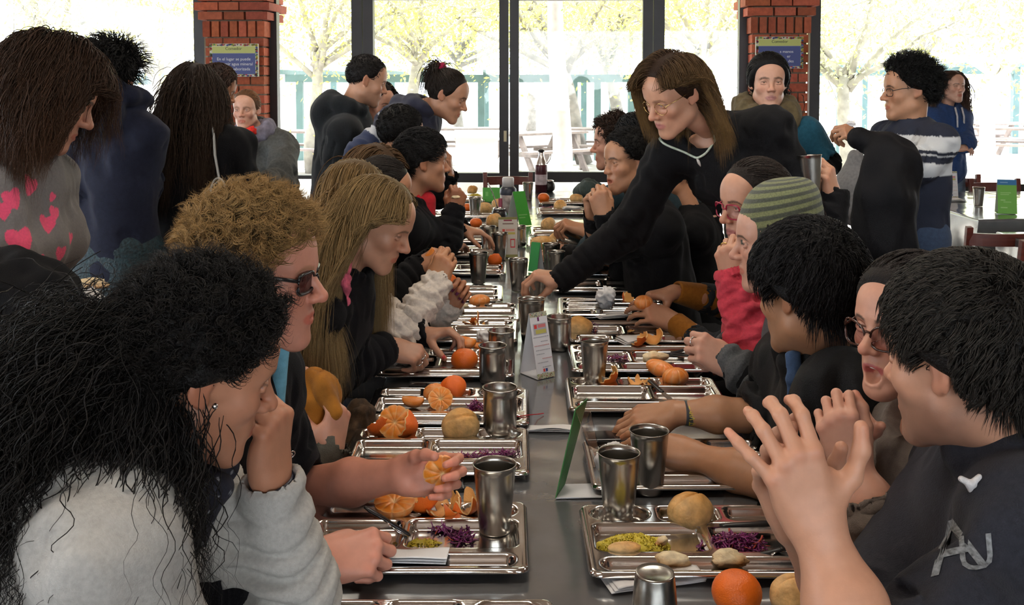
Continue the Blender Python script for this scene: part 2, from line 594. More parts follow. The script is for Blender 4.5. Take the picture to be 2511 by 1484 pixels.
def hand_build(w, d, nrm, side, pose, scale, elbow, res, skin, far_r=.04, nails=None, bulge=1.0):
    """hand and forearm as one surface. w wrist, d finger direction, nrm back-of-hand normal, side +1 = right hand"""
    X = unit(d); Zv = unit(np.asarray(nrm, float) - X * np.dot(nrm, X)); Yv = np.cross(Zv, X)
    R = np.stack([X, Yv, Zv], 1)
    pz = POSES[pose] if isinstance(pose, str) else pose
    S = scale; b = Blob(); tips = []
    b.ecap((.004 * S, 0, 0), (.03 * S, 0, 0), (0, 1, 0), (.027 * S, .019 * S), (.03 * S, .016 * S), .012)
    for nm, ((mx, my), L, r) in FING.items():
        my *= side
        b.cap((.018 * S, my * .62 * S, 0), (mx * S, my * S, .001), .0125 * S, (r + .0022) * S, .012)
        a = A(mx, my, .001) * S
        fl = pz[nm]; th = 0; sp = math.radians(fl[3]) * side
        for i in range(3):
            th += math.radians(fl[i])
            dr = A(math.cos(th) * math.cos(sp), math.cos(th) * math.sin(sp), -math.sin(th))
            e = a + dr * L[i] * S
            r0, r1 = r * (1 - .07 * i) * S, r * (.95 - .1 * i) * S
            b.cap(a, e, r0 * (1.06 if i else 1.1), r1, .0045)
            a = e
        up = A(math.sin(th) * math.cos(sp), math.sin(th) * math.sin(sp), math.cos(th))
        tips.append((e - dr * .004 * S + up * r * .72 * S, dr, up, r * S))
    b.ell((.05 * S, 0, -.006 * S), A(.046, .036, .0145) * S, .012)
    b.ell((.034 * S, side * .026 * S, -.012 * S), A(.03, .015, .015) * S, .012, R=rotz(side * .5))
    b.ell((.035 * S, -side * .027 * S, -.010 * S), A(.032, .012, .013) * S, .012)
    ab, op, fx = [math.radians(q) for q in pz['thumb']]
    a = A(.02, side * .022, -.006) * S
    for i, (L, r) in enumerate(((.044, .0125), (.034, .0105), (.027, .0095))):
        ang = ab - fx * i
        dr = unit(A(math.cos(ang) * math.cos(op * .6), side * math.sin(ang) * math.cos(op), -math.sin(op)))
        e = a + dr * L * S
        b.cap(a, e, r * S * (1.08 if i else 1.15), r * S * .92, .008 if i else .014)
        a = e
    up = unit(np.cross(dr, A(0, 0, 1)) * side * -1 + A(0, 0, .6)); up = unit(up - dr * (up @ dr))
    tips.append((e - dr * .004 * S + up * .0072 * S, dr, up, .0095 * S))
    el = (np.asarray(elbow, float) - w) @ R
    L = np.linalg.norm(el); f1 = el * .42
    u = A(0, 1, 0)
    b.ecap((0, 0, 0), f1, u, (.0285 * S, .0215 * S), (far_r * bulge, far_r * .9 * bulge), .02)
    b.ecap(f1, el, u, (far_r * bulge, far_r * .9 * bulge), (far_r * .98, far_r * .95), .02)
    v, q = b.build(res)
    c = np.tile(np.asarray(skin, float), (len(v), 1))
    xy = v / S
    kn = np.zeros(len(v))
    for nm, ((mx, my), LL, r) in FING.items():
        kn += np.exp(-((xy[:, 0] - mx) ** 2 + (xy[:, 1] - my * side) ** 2) / .009 ** 2) * (xy[:, 2] > 0)
    tp = np.zeros(len(v))
    for t, dr, up, r in tips:
        tp = np.maximum(tp, np.exp(-((v - t) ** 2).sum(1) / (.016 * S) ** 2))
    red = np.asarray(skin) * A(1.03, .76, .70)
    wv = np.clip(.4 * np.clip(kn, 0, 1) + .5 * tp, 0, 1)[:, None]
    c = c * (1 - wv) + red * wv
    ncol = np.asarray(nails if nails is not None else np.asarray(skin) * A(1.12, .95, .93))
    for t, dr, up, r in tips:
        q_ = v - t
        on = (np.abs(q_ @ dr) < .0062 * S) & (np.abs(q_ @ np.cross(dr, up)) < r * .72) & (q_ @ up > -r * .35)
        c[on] = ncol
    return v @ R.T + w, q, c, R

def elbow_at(sh, w, pole, l1, l2):
    d = w - sh; L = np.linalg.norm(d); L = min(L, (l1 + l2) * .999); d = unit(d)
    a = (l1 * l1 - l2 * l2 + L * L) / (2 * L); h = math.sqrt(max(l1 * l1 - a * a, 0))
    p = np.asarray(pole, float); p = unit(p - d * (p @ d))
    return sh + d * a + p * h

def hair_edge(z, long):
    if long:
        return np.interp(z, [-.09, -.04, 0, .04, .08, .125], [-.03, -.005, .02, .052, .074, .1])
    return np.interp(z, [-.09, -.05, -.02, .0, .02, .045, .08, .125], [-.06, -.046, -.036, -.004, .026, .052, .074, .1])

def on_scalp(p, long, hl=0.0):
    return (p[:, 1] < hair_edge(p[:, 2], long) + hl) & (p[:, 2] > -.078)

def hair_cap(t, long, hl=0.0, col=(0, 0, 0), rough=0.0, seed=0):
    col = A(*col) * .6
    th = np.linspace(0.02, PI - .6, 44); ph = np.linspace(0, 2 * PI, 73)
    d = np.stack([np.sin(th)[:, None] * np.cos(ph), np.sin(th)[:, None] * np.sin(ph), np.repeat(np.cos(th)[:, None], 73, 1)], -1)
    p = (d * SKR + SKC).reshape(-1, 3)
    m = hair_edge(p[:, 2], long) + hl - p[:, 1]
    m = np.minimum(m, p[:, 2] + .085)
    tt = t * np.clip(m / .03, -.2, 1) - .0012
    dd = d.reshape(-1, 3)
    v = p + dd * (tt + rough * wob(p, 90, seed) * np.clip(m / .03, 0, 1))[:, None]
    i = np.arange(43)[:, None]; j = np.arange(72)[None]
    q = np.stack([i * 73 + j, (i + 1) * 73 + j, (i + 1) * 73 + j + 1, i * 73 + j + 1], -1).reshape(-1, 4)
    q = q[(m[q] > -.012).all(1)]
    return v, q, np.tile(np.asarray(col, float), (len(v), 1))

def hair_locks(n, L, steps, r, long, grav, lift=.4, comb=(0, 0, 0), jit=.25, fall=.1, curl=0.0, cf=3.0, part=None, side=1.0, target=None, hl=0.0,
               colr=(.02, .015, .012), colt=None, var=.3, cols=(), seed=1, tip=.25, region=None, lvar=.3, ns=3, clump=0.0, refine=1, base=.004, tuck=None, roots=None, aim=None, hug=0.0, ear=False):
    rg = np.random.default_rng(seed)
    i = np.arange(n * 3) + .5
    z = 1 - 2 * i / (n * 3); a = i * 2.399963
    s = np.sqrt(1 - z * z)
    d = np.stack([s * np.cos(a), s * np.sin(a), z], 1)
    p = d * SKR + SKC
    keep = on_scalp(p, long, hl)
    if region is not None: keep &= region(p)
    p, d = p[keep], d[keep]
    if len(p) > n:
        k = rg.permutation(len(p))[:n]; p, d = p[k], d[k]
    if roots is not None:
        p, d = roots
    m = len(p)
    nrm = unit_rows(d / SKR)
    cb = np.tile(np.asarray(comb, float), (m, 1))
    if part is not None:
        sg = np.where(p[:, 0] > part, 1.0, -1.0)
        cb[:, 0] += sg * side
    if target is not None:
        cb = unit_rows(np.asarray(target, float) - p) * 1.0
    cb -= nrm * (cb * nrm).sum(1, keepdims=True) * .8
    dr = unit_rows(nrm * lift + cb + rg.normal(size=(m, 3)) * jit)
    if aim is not None:
        dr = unit_rows(np.asarray(aim, float) + rg.normal(size=(m, 3)) * jit)
    ll = L * (1 - lvar + 2 * lvar * rg.random(m))
    path = [p.copy()]
    g = unit(grav)
    brim = base * np.clip((hair_edge(p[:, 2], long) + hl - p[:, 1]) / .03, .1, 1) if roots is None else base
    col = [(SKC, SKR + (brim[:, None] if roots is None else brim))] + list(cols)
    for k in range(steps - 1):
        h = (ll / (steps - 1))[:, None]
        if target is not None:
            to = np.asarray(target) - p
            dist = np.linalg.norm(to, axis=1, keepdims=True)
            dr = unit_rows(dr * .5 + to / np.maximum(dist, 1e-4) * .6)
            h = np.minimum(h, dist * .9)
        dr = unit_rows(dr + g * fall + cb * (.12 if target is None else 0) * max(0, 1 - k / 5) + rg.normal(size=(m, 3)) * jit * .2)
        q = p + dr * h
        for c, rr in col:
            u = (q - c) / rr
            l = np.linalg.norm(u, axis=1, keepdims=True)
            q = np.where(l < 1.0, c + u / np.maximum(l, 1e-6) * rr, q)
        if tuck is not None:
            for sg, yl in ((1, tuck[1]), (-1, tuck[0])):
                if yl is None: continue
                on = (q[:, 0] * sg > 0) & (q[:, 2] < .062) & (q[:, 2] > -.15)
                q[on, 1] = np.minimum(q[on, 1], yl - .12 * np.clip(.03 - q[on, 2], 0, .08) * .3)
        if hug:
            u = (q - SKC) / (SKR + brim[:, None] + .004 * k / steps)
            l = np.linalg.norm(u, axis=1, keepdims=True)
            q = np.where((l > 1) & (q[:, 2:3] > -.055), q + hug * (SKC + u / np.maximum(l, 1e-6) * (SKR + brim[:, None] + .004 * k / steps) - q), q)
        if ear:
            zone = (np.abs(q[:, 0]) > .055) & (q[:, 1] > -.036) & (q[:, 1] < .012) & (q[:, 2] < .026) & (q[:, 2] > -.05)
            q = np.where(zone[:, None], p + (q - p) * .02, q)
        st = q - p
        dr = unit_rows(np.where(np.linalg.norm(st, axis=1, keepdims=True) > 1e-6, st, dr))
        p = q
        path.append(p.copy())
    X = np.stack(path, 1)                                   # m, steps, 3
    if refine > 1:
        i_ = np.linspace(0, steps - 1, (steps - 1) * refine + 1); k0 = np.minimum(i_.astype(int), steps - 2); fr_ = (i_ - k0)[None, :, None]
        X = X[:, k0] * (1 - fr_) + X[:, k0 + 1] * fr_
        steps = X.shape[1]
    sv = np.linspace(0, 1, steps)
    if curl:
        ax = unit_rows(rg.normal(size=(m, 3))); 
        t = unit_rows((X[:, -1] - X[:, 0]))
        e1 = unit_rows(np.cross(t, ax)); e2 = np.cross(t, e1)
        phi = rg.random(m)[:, None] * 6.28 + sv[None] * 6.28 * cf * (.7 + .6 * rg.random(m))[:, None]
        am = curl * np.clip(sv * 2.5, 0, 1)[None] * (.6 + .8 * rg.random(m))[:, None]
        X = X + am[..., None] * (np.cos(phi)[..., None] * e1[:, None] + np.sin(phi)[..., None] * e2[:, None])
    if clump:
        ng = max(4, m // 9)
        gi = rg.permutation(m)[:ng]
        near = gi[np.argmin(((X[:, None, 0] - X[None, gi, 0]) ** 2).sum(2), 1)]
        wc = clump * np.clip(sv * 1.6, 0, 1)[None, :, None]
        X = X * (1 - wc) + X[near] * wc
    tg = np.gradient(X, axis=1)
    tg /= np.maximum(np.linalg.norm(tg, axis=2, keepdims=True), 1e-7)
    ref = unit_rows(rg.normal(size=(m, 3)))[:, None]
    e1 = np.cross(tg, np.broadcast_to(ref, tg.shape)); e1 /= np.maximum(np.linalg.norm(e1, axis=2, keepdims=True), 1e-6)
    e2 = np.cross(tg, e1)
    rad = r * (.7 + .6 * rg.random(m))[:, None] * (np.minimum(1, .6 + sv * 3) * np.clip((1 - sv) / (1 - tip), .08, 1))[None]
    an = np.arange(ns) * 2 * PI / ns
    Vv = X[:, :, None] + rad[..., None, None] * (np.cos(an)[:, None] * e1[:, :, None] + np.sin(an)[:, None] * e2[:, :, None])
    V_ = Vv.reshape(-1, 3)
    a0 = np.arange(m)[:, None, None] * steps * ns; i0 = np.arange(steps - 1)[None, :, None] * ns; j0 = np.arange(ns)[None, None]
    q = np.stack([a0 + i0 + j0, a0 + i0 + (j0 + 1) % ns, a0 + i0 + ns + (j0 + 1) % ns, a0 + i0 + ns + j0], -1).reshape(-1, 4)
    c0, c1 = np.asarray(colr, float), np.asarray(colt if colt is not None else colr, float)
    mixv = (sv ** 1.2)[None, :, None]
    cc = (c0 * (1 - mixv) + c1 * mixv) * (1 - var + 2 * var * rg.random(m))[:, None, None]
    cc = np.repeat(cc[:, :, None], ns, 2).reshape(-1, 3)
    return V_, q, cc

def unit_rows(v):
    return v / np.maximum(np.linalg.norm(v, axis=-1, keepdims=True), 1e-9)

HAIRMAT = lambda: mat('hair', attr=True, rough=.52, spec=.16, bump=.35, bscale=260)
SKINMAT = lambda: mat('skin', attr=True, rough=.48, spec=.45, sss=.07, noise=.05, nscale=60, bump=.03, bscale=420)

class Fig:
    """one person: skeleton from points of the photograph, then body, hair and clothes"""
    def __init__(s, label, head, yaw, pitch=0, roll=0, hs=1.0, fem=False, tyaw=None, lean=.12, seated=True, nb=None, shw=None, shl=None, shr=None, pelvis=None,
                 skin=(.56, .34, .25), lip=None, brow=(.05, .035, .025), arms=None, res=None, ground=0.0, height=None, mouth=0, smile=0, nose=1.0, stubble=0, eye=(.10, .06, .035), body=1.0, makeup=0,
                 group=None, legs=True, browk=1.0, jaw=1.0, chest=1.0, ears=True, blush=1.0, lids=1.0, drop=.082):
        s.H = np.asarray(P(*head) if len(head) == 3 and head[0] > 20 else head, float)
        s.d = s.H[1]
        s.R = head_rot(yaw, pitch, roll)
        s.hs, s.fem, s.skin, s.seated = hs, fem, A(*skin) * A(.97, .80, .68), seated
        tyaw = yaw if tyaw is None else tyaw
        t = math.radians(tyaw)
        s.Ft = A(math.sin(t), -math.cos(t), 0); s.Rt = A(s.Ft[1], -s.Ft[0], 0)
        s.res = res or float(np.clip(.0012 * s.d, .0026, .0046))
        s.nb = np.asarray(nb, float) if nb is not None else s.H + hs * (s.R @ A(0, -.035, -.085) - s.Ft * .03 + A(0, 0, -.075))
        s.body = body
        zp = ground + (.53 if seated else .93 * (height or 1.0))
        if pelvis is not None:
            s.pel = np.asarray(pelvis, float)
        else:
            s.pel = A(s.nb[0] - s.Ft[0] * lean, s.nb[1] - s.Ft[1] * lean, zp)
        s.Ut = unit(s.nb - s.pel)
        sw = (shw or (.165 if fem else .19)) * body
        s.shR = np.asarray(shr, float) if shr is not None else s.nb + s.Rt * sw - s.Ut * drop
        s.shL = np.asarray(shl, float) if shl is not None else s.nb - s.Rt * sw - s.Ut * drop
        s.ground = ground
        s.hip = {1: s.pel + s.Rt * .09, -1: s.pel - s.Rt * .09}
        s.knee, s.ank = {}, {}
        for q in (1, -1):
            if seated:
                s.knee[q] = s.hip[q] + s.Ft * .42 + s.Rt * q * .03 + A(0, 0, -.03)
                s.ank[q] = A(s.knee[q][0] - s.Ft[0] * .03, s.knee[q][1] - s.Ft[1] * .03, ground + .085)
            else:
                s.knee[q] = A(s.pel[0] + s.Rt[0] * q * .1 + s.Ft[0] * .03, s.pel[1] + s.Rt[1] * q * .1 + s.Ft[1] * .03, ground + .5 * (s.pel[2] - ground) + .02)
                s.ank[q] = A(s.pel[0] + s.Rt[0] * q * .11, s.pel[1] + s.Rt[1] * q * .11, ground + .085)
        s.arm = {}
        for key, q in (('R', 1), ('L', -1)):
            sh = s.shR if q > 0 else s.shL
            a = dict((arms or {}).get(key) or {})
            if 'w' not in a:
                a['w'] = (sh + s.Ft * .3 - s.Rt * q * .08 + A(0, 0, .81 - sh[2])) if seated else sh + A(0, 0, -.5) + s.Ft * .1 + s.Rt * q * .06
                a.setdefault('d', s.Ft - s.Rt * q * .5 if seated else A(0, 0, -1) + s.Ft * .2)
                a.setdefault('n', A(0, 0, 1) if seated else s.Rt * q)
            w = np.asarray(a['w'], float)
            if 'e' not in a:
                a['e'] = elbow_at(sh, w, a.get('pole', A(0, 0, -1) + s.Rt * q * .7 - s.Ft * .2), .28 * body, .255 * body)
            a['e'] = np.asarray(a['e'], float); a['w'] = w
            a.setdefault('d', w - a['e']); a.setdefault('n', A(0, 0, 1)); a.setdefault('pose', 'relax')
            a['q'], a['sh'] = q, sh
            s.arm[key] = a
        s.base = A(s.pel[0], s.pel[1], ground)
        # ---- the body: one mesh
        lip = lip if lip is not None else s.skin * A(.88, .52, .50)
        neckl = (s.nb - s.H) @ s.R / hs
        v, q, = head_blob(neckl, fem, mouth, smile, nose, ears, jaw=jaw, paint=s.d > 6.6, lids=lids).build(s.res)
        c = head_cols(v, s.skin, lip, brow, stubble, eye, makeup, browk, s.d > 6.6, blush)
        vs_, qs_, cs_ = [v * hs @ s.R.T + s.H], [q], [c]
        n0 = len(v)
        asc = .93 if fem else 1.0
        for key, a in s.arm.items():
            hv, hq, hc, a['RH'] = hand_build(a['w'], a['d'], a['n'], a['q'], a['pose'], a.get('s', asc), a['e'], float(np.clip(.0013 * a['w'][1], .0023, .005)), s.skin * A(*a.get('tint', (1, 1, 1))), (.038 if fem else .043) * a.get('fat', 1), a.get('nails'))
            vs_.append(hv); qs_.append(hq + n0); cs_.append(hc); n0 += len(hv)
        b = Blob()
        k = .05
        b.ecap(s.pel + s.Ut * .02, s.pel + s.Ut * .2, s.Rt, (.14, .1), (.11, .085), k)
        b.ecap(s.pel + s.Ut * .2, s.nb - s.Ut * .13, s.Rt, (.11, .085), (.13, .09), k)
        b.cap(s.nb - s.Ut * .13, s.nb + s.Ut * .02, .07, .035, k)
        for key, a in s.arm.items():
            b.cap(s.nb - s.Ut * .07, a['sh'], .045, .045, k)
            b.cap(a['sh'], a['e'], .042, .034, .02)
        for qq in (1, -1):
            b.cap(s.hip[qq], s.knee[qq], .07, .048, k)
            b.cap(s.knee[qq], s.ank[qq], .046, .034, .02)
            b.cap(s.ank[qq] + A(0, 0, -.04), s.ank[qq] + s.Ft * .13 + A(0, 0, -.055), .035, .028, .02)
        bv, bq = b.build(.013)
        vs_.append(bv); qs_.append(bq + n0); cs_.append(np.tile(s.skin, (len(bv), 1)))
        me = mesh_from('person', np.concatenate(vs_) - s.base, qs_, np.concatenate(cs_))
        s.o = link('person', me, SKINMAT(), None, s.base)
        tag(s.o, label, 'person', group)
        if s.d < 6.6: s.eyes(eye)
    def hl(s, v):
        """head-local to person-local"""
        return np.asarray(v, float) * s.hs @ s.R.T + s.H - s.base
    def put(s, name, v, faces, m, cols=None, smooth=True, parent=None):
        return link(name, mesh_from(name, np.asarray(v) - s.base, faces, cols, smooth), m, parent or s.o)
    def eyes(s, iris=(.10, .06, .03), look=(0, 0)):
        for c in list(s.o.children):
            if c.name.startswith('eye'): bpy.data.objects.remove(c)
        for sg in (-1, 1):
            mb = MB()
            Re = rotz(math.radians(look[0])) @ rotx(math.radians(look[1]))
            mb.ball((0, 0, 0), .01255, 18 if s.d < 3.4 else 12, R=Re @ rotx(-PI / 2))
            v = np.concatenate(mb.v)
            f = v @ (Re @ A(0, 1, 0))
            ang = np.arccos(np.clip(f / .01255, -1, 1)) * .01255
            c = np.tile(A(.66, .63, .6), (len(v), 1))
            c[ang < .0062] = iris; c[ang < .0026] = (.008, .008, .008)
            v = v + A(sg * .031, .0719, .003)
            s.put('eye', v * s.hs @ s.R.T + s.H, mb.f, mat('eye', attr=True, rough=.08, spec=.6), c)
    def hair(s, parts, name='hair', m=None):
        vs_, qs_, cs_, n = [], [], [], 0
        for v, q, c in parts:
            vs_.append(v); qs_.append(q + n); cs_.append(c); n += len(v)
        v = np.concatenate(vs_) * s.hs @ s.R.T + s.H
        return s.put(name, v, qs_, m or HAIRMAT(), np.concatenate(cs_))
    @property
    def g(s):
        return A(0, 0, -1) @ s.R
    def hcol(s):
        """things hair lies on, in head space"""
        loc = lambda p: (np.asarray(p) - s.H) @ s.R / s.hs
        nb = loc(s.nb)
        out = [(A(0, .02, -.03), A(.067, .068, .088)), (nb * .5 + A(0, -.01, -.03), A(.055, .055, .06))]
        for p, r in ((s.nb - s.Ut * .14 - s.Ft * .0, .125), (s.nb - s.Ut * .3, .15), (s.shR * .6 + s.nb * .4 - s.Ut * .03, .06), (s.shL * .6 + s.nb * .4 - s.Ut * .03, .06), (s.shL - s.Ut * .03, .065), (s.shR - s.Ut * .03, .065)):
            out.append((loc(p), A(r, r, r) / s.hs))
        return out
    def top(s, name, m, t=.014, sleeve=(1, 1), hem=.0, neck=.066, nk=None, fold=.004, ff=22, chest=1.0, waist=1.0, hood=None, coat=0.0, res=None, cuff=.006, pattern=None, seed=3, open=False,
            fuzz=None, shoulder=.058, slv=1.0, bust=0.0, arms=('R', 'L'), torso=True, vneck=0.0, post=None, collar=0.0, hi=.0):
        b = Blob(); U, Rt, Ft = s.Ut, s.Rt, s.Ft
        bd = s.body; k = .045
        cw, cd = (.148, .105) if s.fem else (.172, .118)
        ww, wd = (.128, .1) if s.fem else (.158, .112)
        hw, hd = (.165, .118) if s.fem else (.162, .118)
        cw, cd, ww, wd, hw, hd = [q * bd for q in (cw * chest, cd * chest, ww * waist, wd * waist, hw * waist, hd * waist)]
        tl = np.linalg.norm(s.nb - s.pel)
        pc, pw, ph = s.nb - U * .17, s.pel + U * tl * .42, s.pel + U * (-.02 - hem)
        if torso:
            b.ecap(pc - Ft * .005, pw, Rt, (cw + t, cd + t), (ww + t, wd + t), k)
            b.ecap(pw, ph, Rt, (ww + t, wd + t), (hw + t + coat, hd + t + coat), k)
            b.ell(s.nb - U * .105 - Ft * .01, A(.15 * bd + t, .095 * bd + t, .09), .05, np.stack([Rt, Ft, U], 1))
            b.cap(s.nb + U * (.0 + hi), s.nb - U * .06, .05 + t, .085 + t, .05)
            if bust:
                for q in (1, -1):
                    b.ell(s.nb - U * .235 + Rt * q * .07 + Ft * .085, .06 * bust + t, .05)
        cuts = []
        for key in arms:
            a = s.arm[key]; q = a['q']
            sl = sleeve[0] if key == 'R' else sleeve[1]
            if sl <= 0: continue
            sh, e, w = a['sh'], a['e'], a['w']
            b.cap(s.nb - U * .06, sh, .062 + t, shoulder + t - .006, .05)
            ua, fa = np.linalg.norm(e - sh), np.linalg.norm(w - e)
            if sl < .5:
                x = sh + (e - sh) * sl / .5
                b.cap(sh, x, shoulder + t - .008, .05 * slv + t, .06)
            else:
                b.cap(sh, e, shoulder + t - .008, .043 * slv + t, .06)
                fr = (sl - .5) / .5
                x = e + (w - e) * fr
                r1 = (.044 + (.03 - .044) * fr)
                b.cap(e, x, .045 * slv + t, r1 * (1 + (slv - 1) * .6) + t * .8, .03)
                if cuff and fr > .3:
                    dd = unit(w - e)
                    b.cap(x - dd * .03, x + dd * .012, r1 + t * .55 + cuff, r1 + t * .5 + cuff, .006)
            cuts.append((x + unit(w - e if sl >= .5 else e - sh) * .006, unit(w - e if sl >= .5 else e - sh), r1 if sl >= .5 else .05 * slv))
        for x, dd, r1 in cuts:
            b.cap(x - dd * .004, x + dd * .12, r1 + .0025, r1 + .02, .004, op='sub')
        if neck:
            nd = unit(s.H - s.nb)
            nc = s.nb if nk is None else s.nb + nk
            b.cap(nc + U * .015 + Ft * vneck, nc + nd * .22 + Ft * vneck * .3, neck, neck * .92, .012, op='sub')
            if vneck:
                b.cap(nc + Ft * .1 - U * vneck * .9, nc + Ft * .06 + U * .05, .02, .055, .02, op='sub')
        if collar:
            pass
        if post: post(b, s)
        v, q = b.build(res or max(s.res * 1.5, .0045))
        n = normals_fast(v, q)
        if fold:
            # creases run along the cloth and gather at the elbows and armpits
            f = wob(v * A(1, 1, .5), ff * 1.7, seed) + .7 * wob(v * A(1, 1, .8), ff * 4.2, seed + 1)
            w8 = np.full(len(v), .95)
            for key in arms:
                a = s.arm[key]
                for p, rr in ((a['e'], .12), (a['sh'] - U * .07, .14)):
                    w8 += .9 * np.exp(-((v - p) ** 2).sum(1) / rr ** 2)
                ax = unit(a['e'] - a['w']); tt = (v - a['w']) @ ax
                dist = np.linalg.norm((v - a['w']) - tt[:, None] * ax, axis=1)
                f += (dist < .09) * (tt > -.02) * (tt < .3) * .9 * np.sin(tt * 150 + 2.0 * wob(v, 30, seed + 2))
            for x, dd, r1 in cuts:
                w8 *= 1 - .9 * np.exp(-((v - x) ** 2).sum(1) / .05 ** 2)
            ridge = np.abs(f); ridge = 1 - np.clip(ridge, 0, 1.5)
            v = v + n * (fold * 1.5 * (f * .5 + ridge * .5) * w8)[:, None]
        if fuzz:
            v = v + n * (fuzz[0] * wob(v, fuzz[1], seed + 9, 9))[:, None]
        c = pattern(v, n, s) if pattern else None
        if callable(m): m = m()
        return s.put(name, v, [q], m, c)
    def pants(s, m, name='trousers', t=.012, wide=1.0):
        b = Blob()
        b.ecap(s.pel + s.Ut * .06, s.pel - A(0, 0, .02), s.Rt, (.15 * s.body + t, .11 * s.body + t), (.165 * s.body + t, .115 * s.body + t), .04)
        for q in (1, -1):
            b.cap(s.hip[q], s.knee[q], .082 * s.body + t, .054 * wide + t, .04)
            b.cap(s.knee[q], s.ank[q], .052 * wide + t, .04 * wide + t, .02)
        v, q = b.build(.009 if s.d < 4.5 else .012)
        n = normals_fast(v, q)
        v = v + n * (.003 * wob(v * A(1, 1, .5), 30, 5))[:, None]
        s.put(name, v, [q], m)
        for q in (1, -1):
            mb = Blob()
            a = s.ank[q]
            mb.cap(a - A(0, 0, .035) - s.Ft * .03, a + s.Ft * .13 - A(0, 0, .045), .045, .036, .02).cap(a + A(0, 0, .02), a - A(0, 0, .03), .048, .046, .02)
            mb.cut((0, 0, s.ground + .004), (0, 0, -1))
            vv, qq = mb.build(.009)
            s.put('shoe', vv, [qq], mat('shoe_leather', (.02, .018, .017), .5))
    def ring(s, key, finger='ring', m=None, t=.55):
        a = s.arm[key]; S = a.get('s', .93 if s.fem else 1)
        (mx, my), L, r = FING[finger]
        pz = POSES[a['pose']] if isinstance(a['pose'], str) else a['pose']
        th, sp = math.radians(pz[finger][0]), math.radians(pz[finger][3]) * a['q']
        dr = A(math.cos(th) * math.cos(sp), math.cos(th) * math.sin(sp), -math.sin(th))
        c = A(mx, my * a['q'], .001) * S + dr * L[0] * S * t
        u = unit(np.cross(dr, A(0, 0, 1))); v = np.cross(dr, u)
        an = np.linspace(0, 2 * PI, 21)[:-1]
        pts = c + (r + .0022) * S * (np.cos(an)[:, None] * u + np.sin(an)[:, None] * v)
        mb = MB().tube(pts @ a['RH'].T + a['w'], .0017, 6, closed=True)
        s.put('ring', np.concatenate(mb.v), mb.f, m or mat('silver', (.75, .75, .76), .2, 1.0))
    def band(s, key, name, m, t0, width, r, th=.003, attr=None):
        """a bracelet, watch strap or wristband around the wrist; t0 = distance up the forearm from the wrist"""
        a = s.arm[key]; ax = unit(a['e'] - a['w']); u = unit(a['RH'][:, 1] - ax * (a['RH'][:, 1] @ ax)); v = np.cross(ax, u)
        an = np.linspace(0, 2 * PI, 49)[:-1]
        mb = MB()
        rows = []
        for z, rr in ((0, r), (0.0, r + th), (width, r + th), (width, r), (0, r)):
            rows.append(a['w'] + ax * (t0 + z) + rr * (np.cos(an)[:, None] * u * 1.12 + np.sin(an)[:, None] * v * .86))
        G = np.stack(rows); G = np.concatenate([G, G[:, :1]], 1)
        mb.sheet(G)
        return s.put(name, np.concatenate(mb.v), mb.f, m), (ax, u, v)

def normals_fast(v, q):
    nn = np.cross(v[q[:, 2]] - v[q[:, 0]], v[q[:, 3]] - v[q[:, 1]])
    o = np.stack([sum(np.bincount(q[:, i], nn[:, k], len(v)) for i in range(4)) for k in range(3)], 1)
    return o / np.maximum(np.linalg.norm(o, axis=1, keepdims=True), 1e-12)

def glasses(s, m, shape='round', w=.024, h=.019, lens=None, dx=.0325, z0=.002, y0=.094, r=.0016, name='glasses', arm_m=None, tilt=0.0):
    an = np.linspace(0, 2 * PI, 37)[:-1]
    fr = MB()
    e = {'round': 1.0, 'rect': .45, 'cat': .7}[shape]
    sq = lambda c: np.sign(c) * np.abs(c) ** e
    polys = []
    for sg in (-1, 1):
        X = sg * dx + w * sq(np.cos(an)); Z = z0 + h * sq(np.sin(an))
        if shape == 'cat':
            Z = Z + .006 * np.clip((sg * (X) - dx) / w, -1, 1) * (np.sin(an) > -.2)
        Y = y0 - .16 * np.abs(X) * np.abs(X) / .06
        pts = np.stack([X, Y, Z], 1)
        polys.append(pts)
        fr.tube(pts, r, 8, closed=True)
        xo = sg * (dx + w)
        hinge = A(xo, y0 - .16 * xo * xo / .06, z0 + h * .45)
        fr.tube([hinge, A(sg * .074, .05, .012), A(sg * .0765, .0, .012), A(sg * .077, -.02, -.008)], r * 1.05, 6)
    bx = dx - w
    fr.tube([A(-bx, y0 - .001, z0 + .006), A(0, y0 + .004, z0 + .009), A(bx, y0 - .001, z0 + .006)], r, 6)
    hv = lambda v: np.asarray(v) * s.hs @ s.R.T + s.H
    o = s.put(name, hv(np.concatenate(fr.v)), fr.f, m)
    if lens is None:
        lens = mat('spectacle_lens', (1, 1, 1), .02, spec=.5, trans=1.0)
        lens = GLASS()
    for pts in polys:
        c = pts.mean(0)
        v = np.concatenate([[c], pts])
        f = np.array([[0, i + 1, (i + 1) % 36 + 1] for i in range(36)])
        link('lens', mesh_from('lens', hv(v) - s.base, [f]), lens, o)
    return o

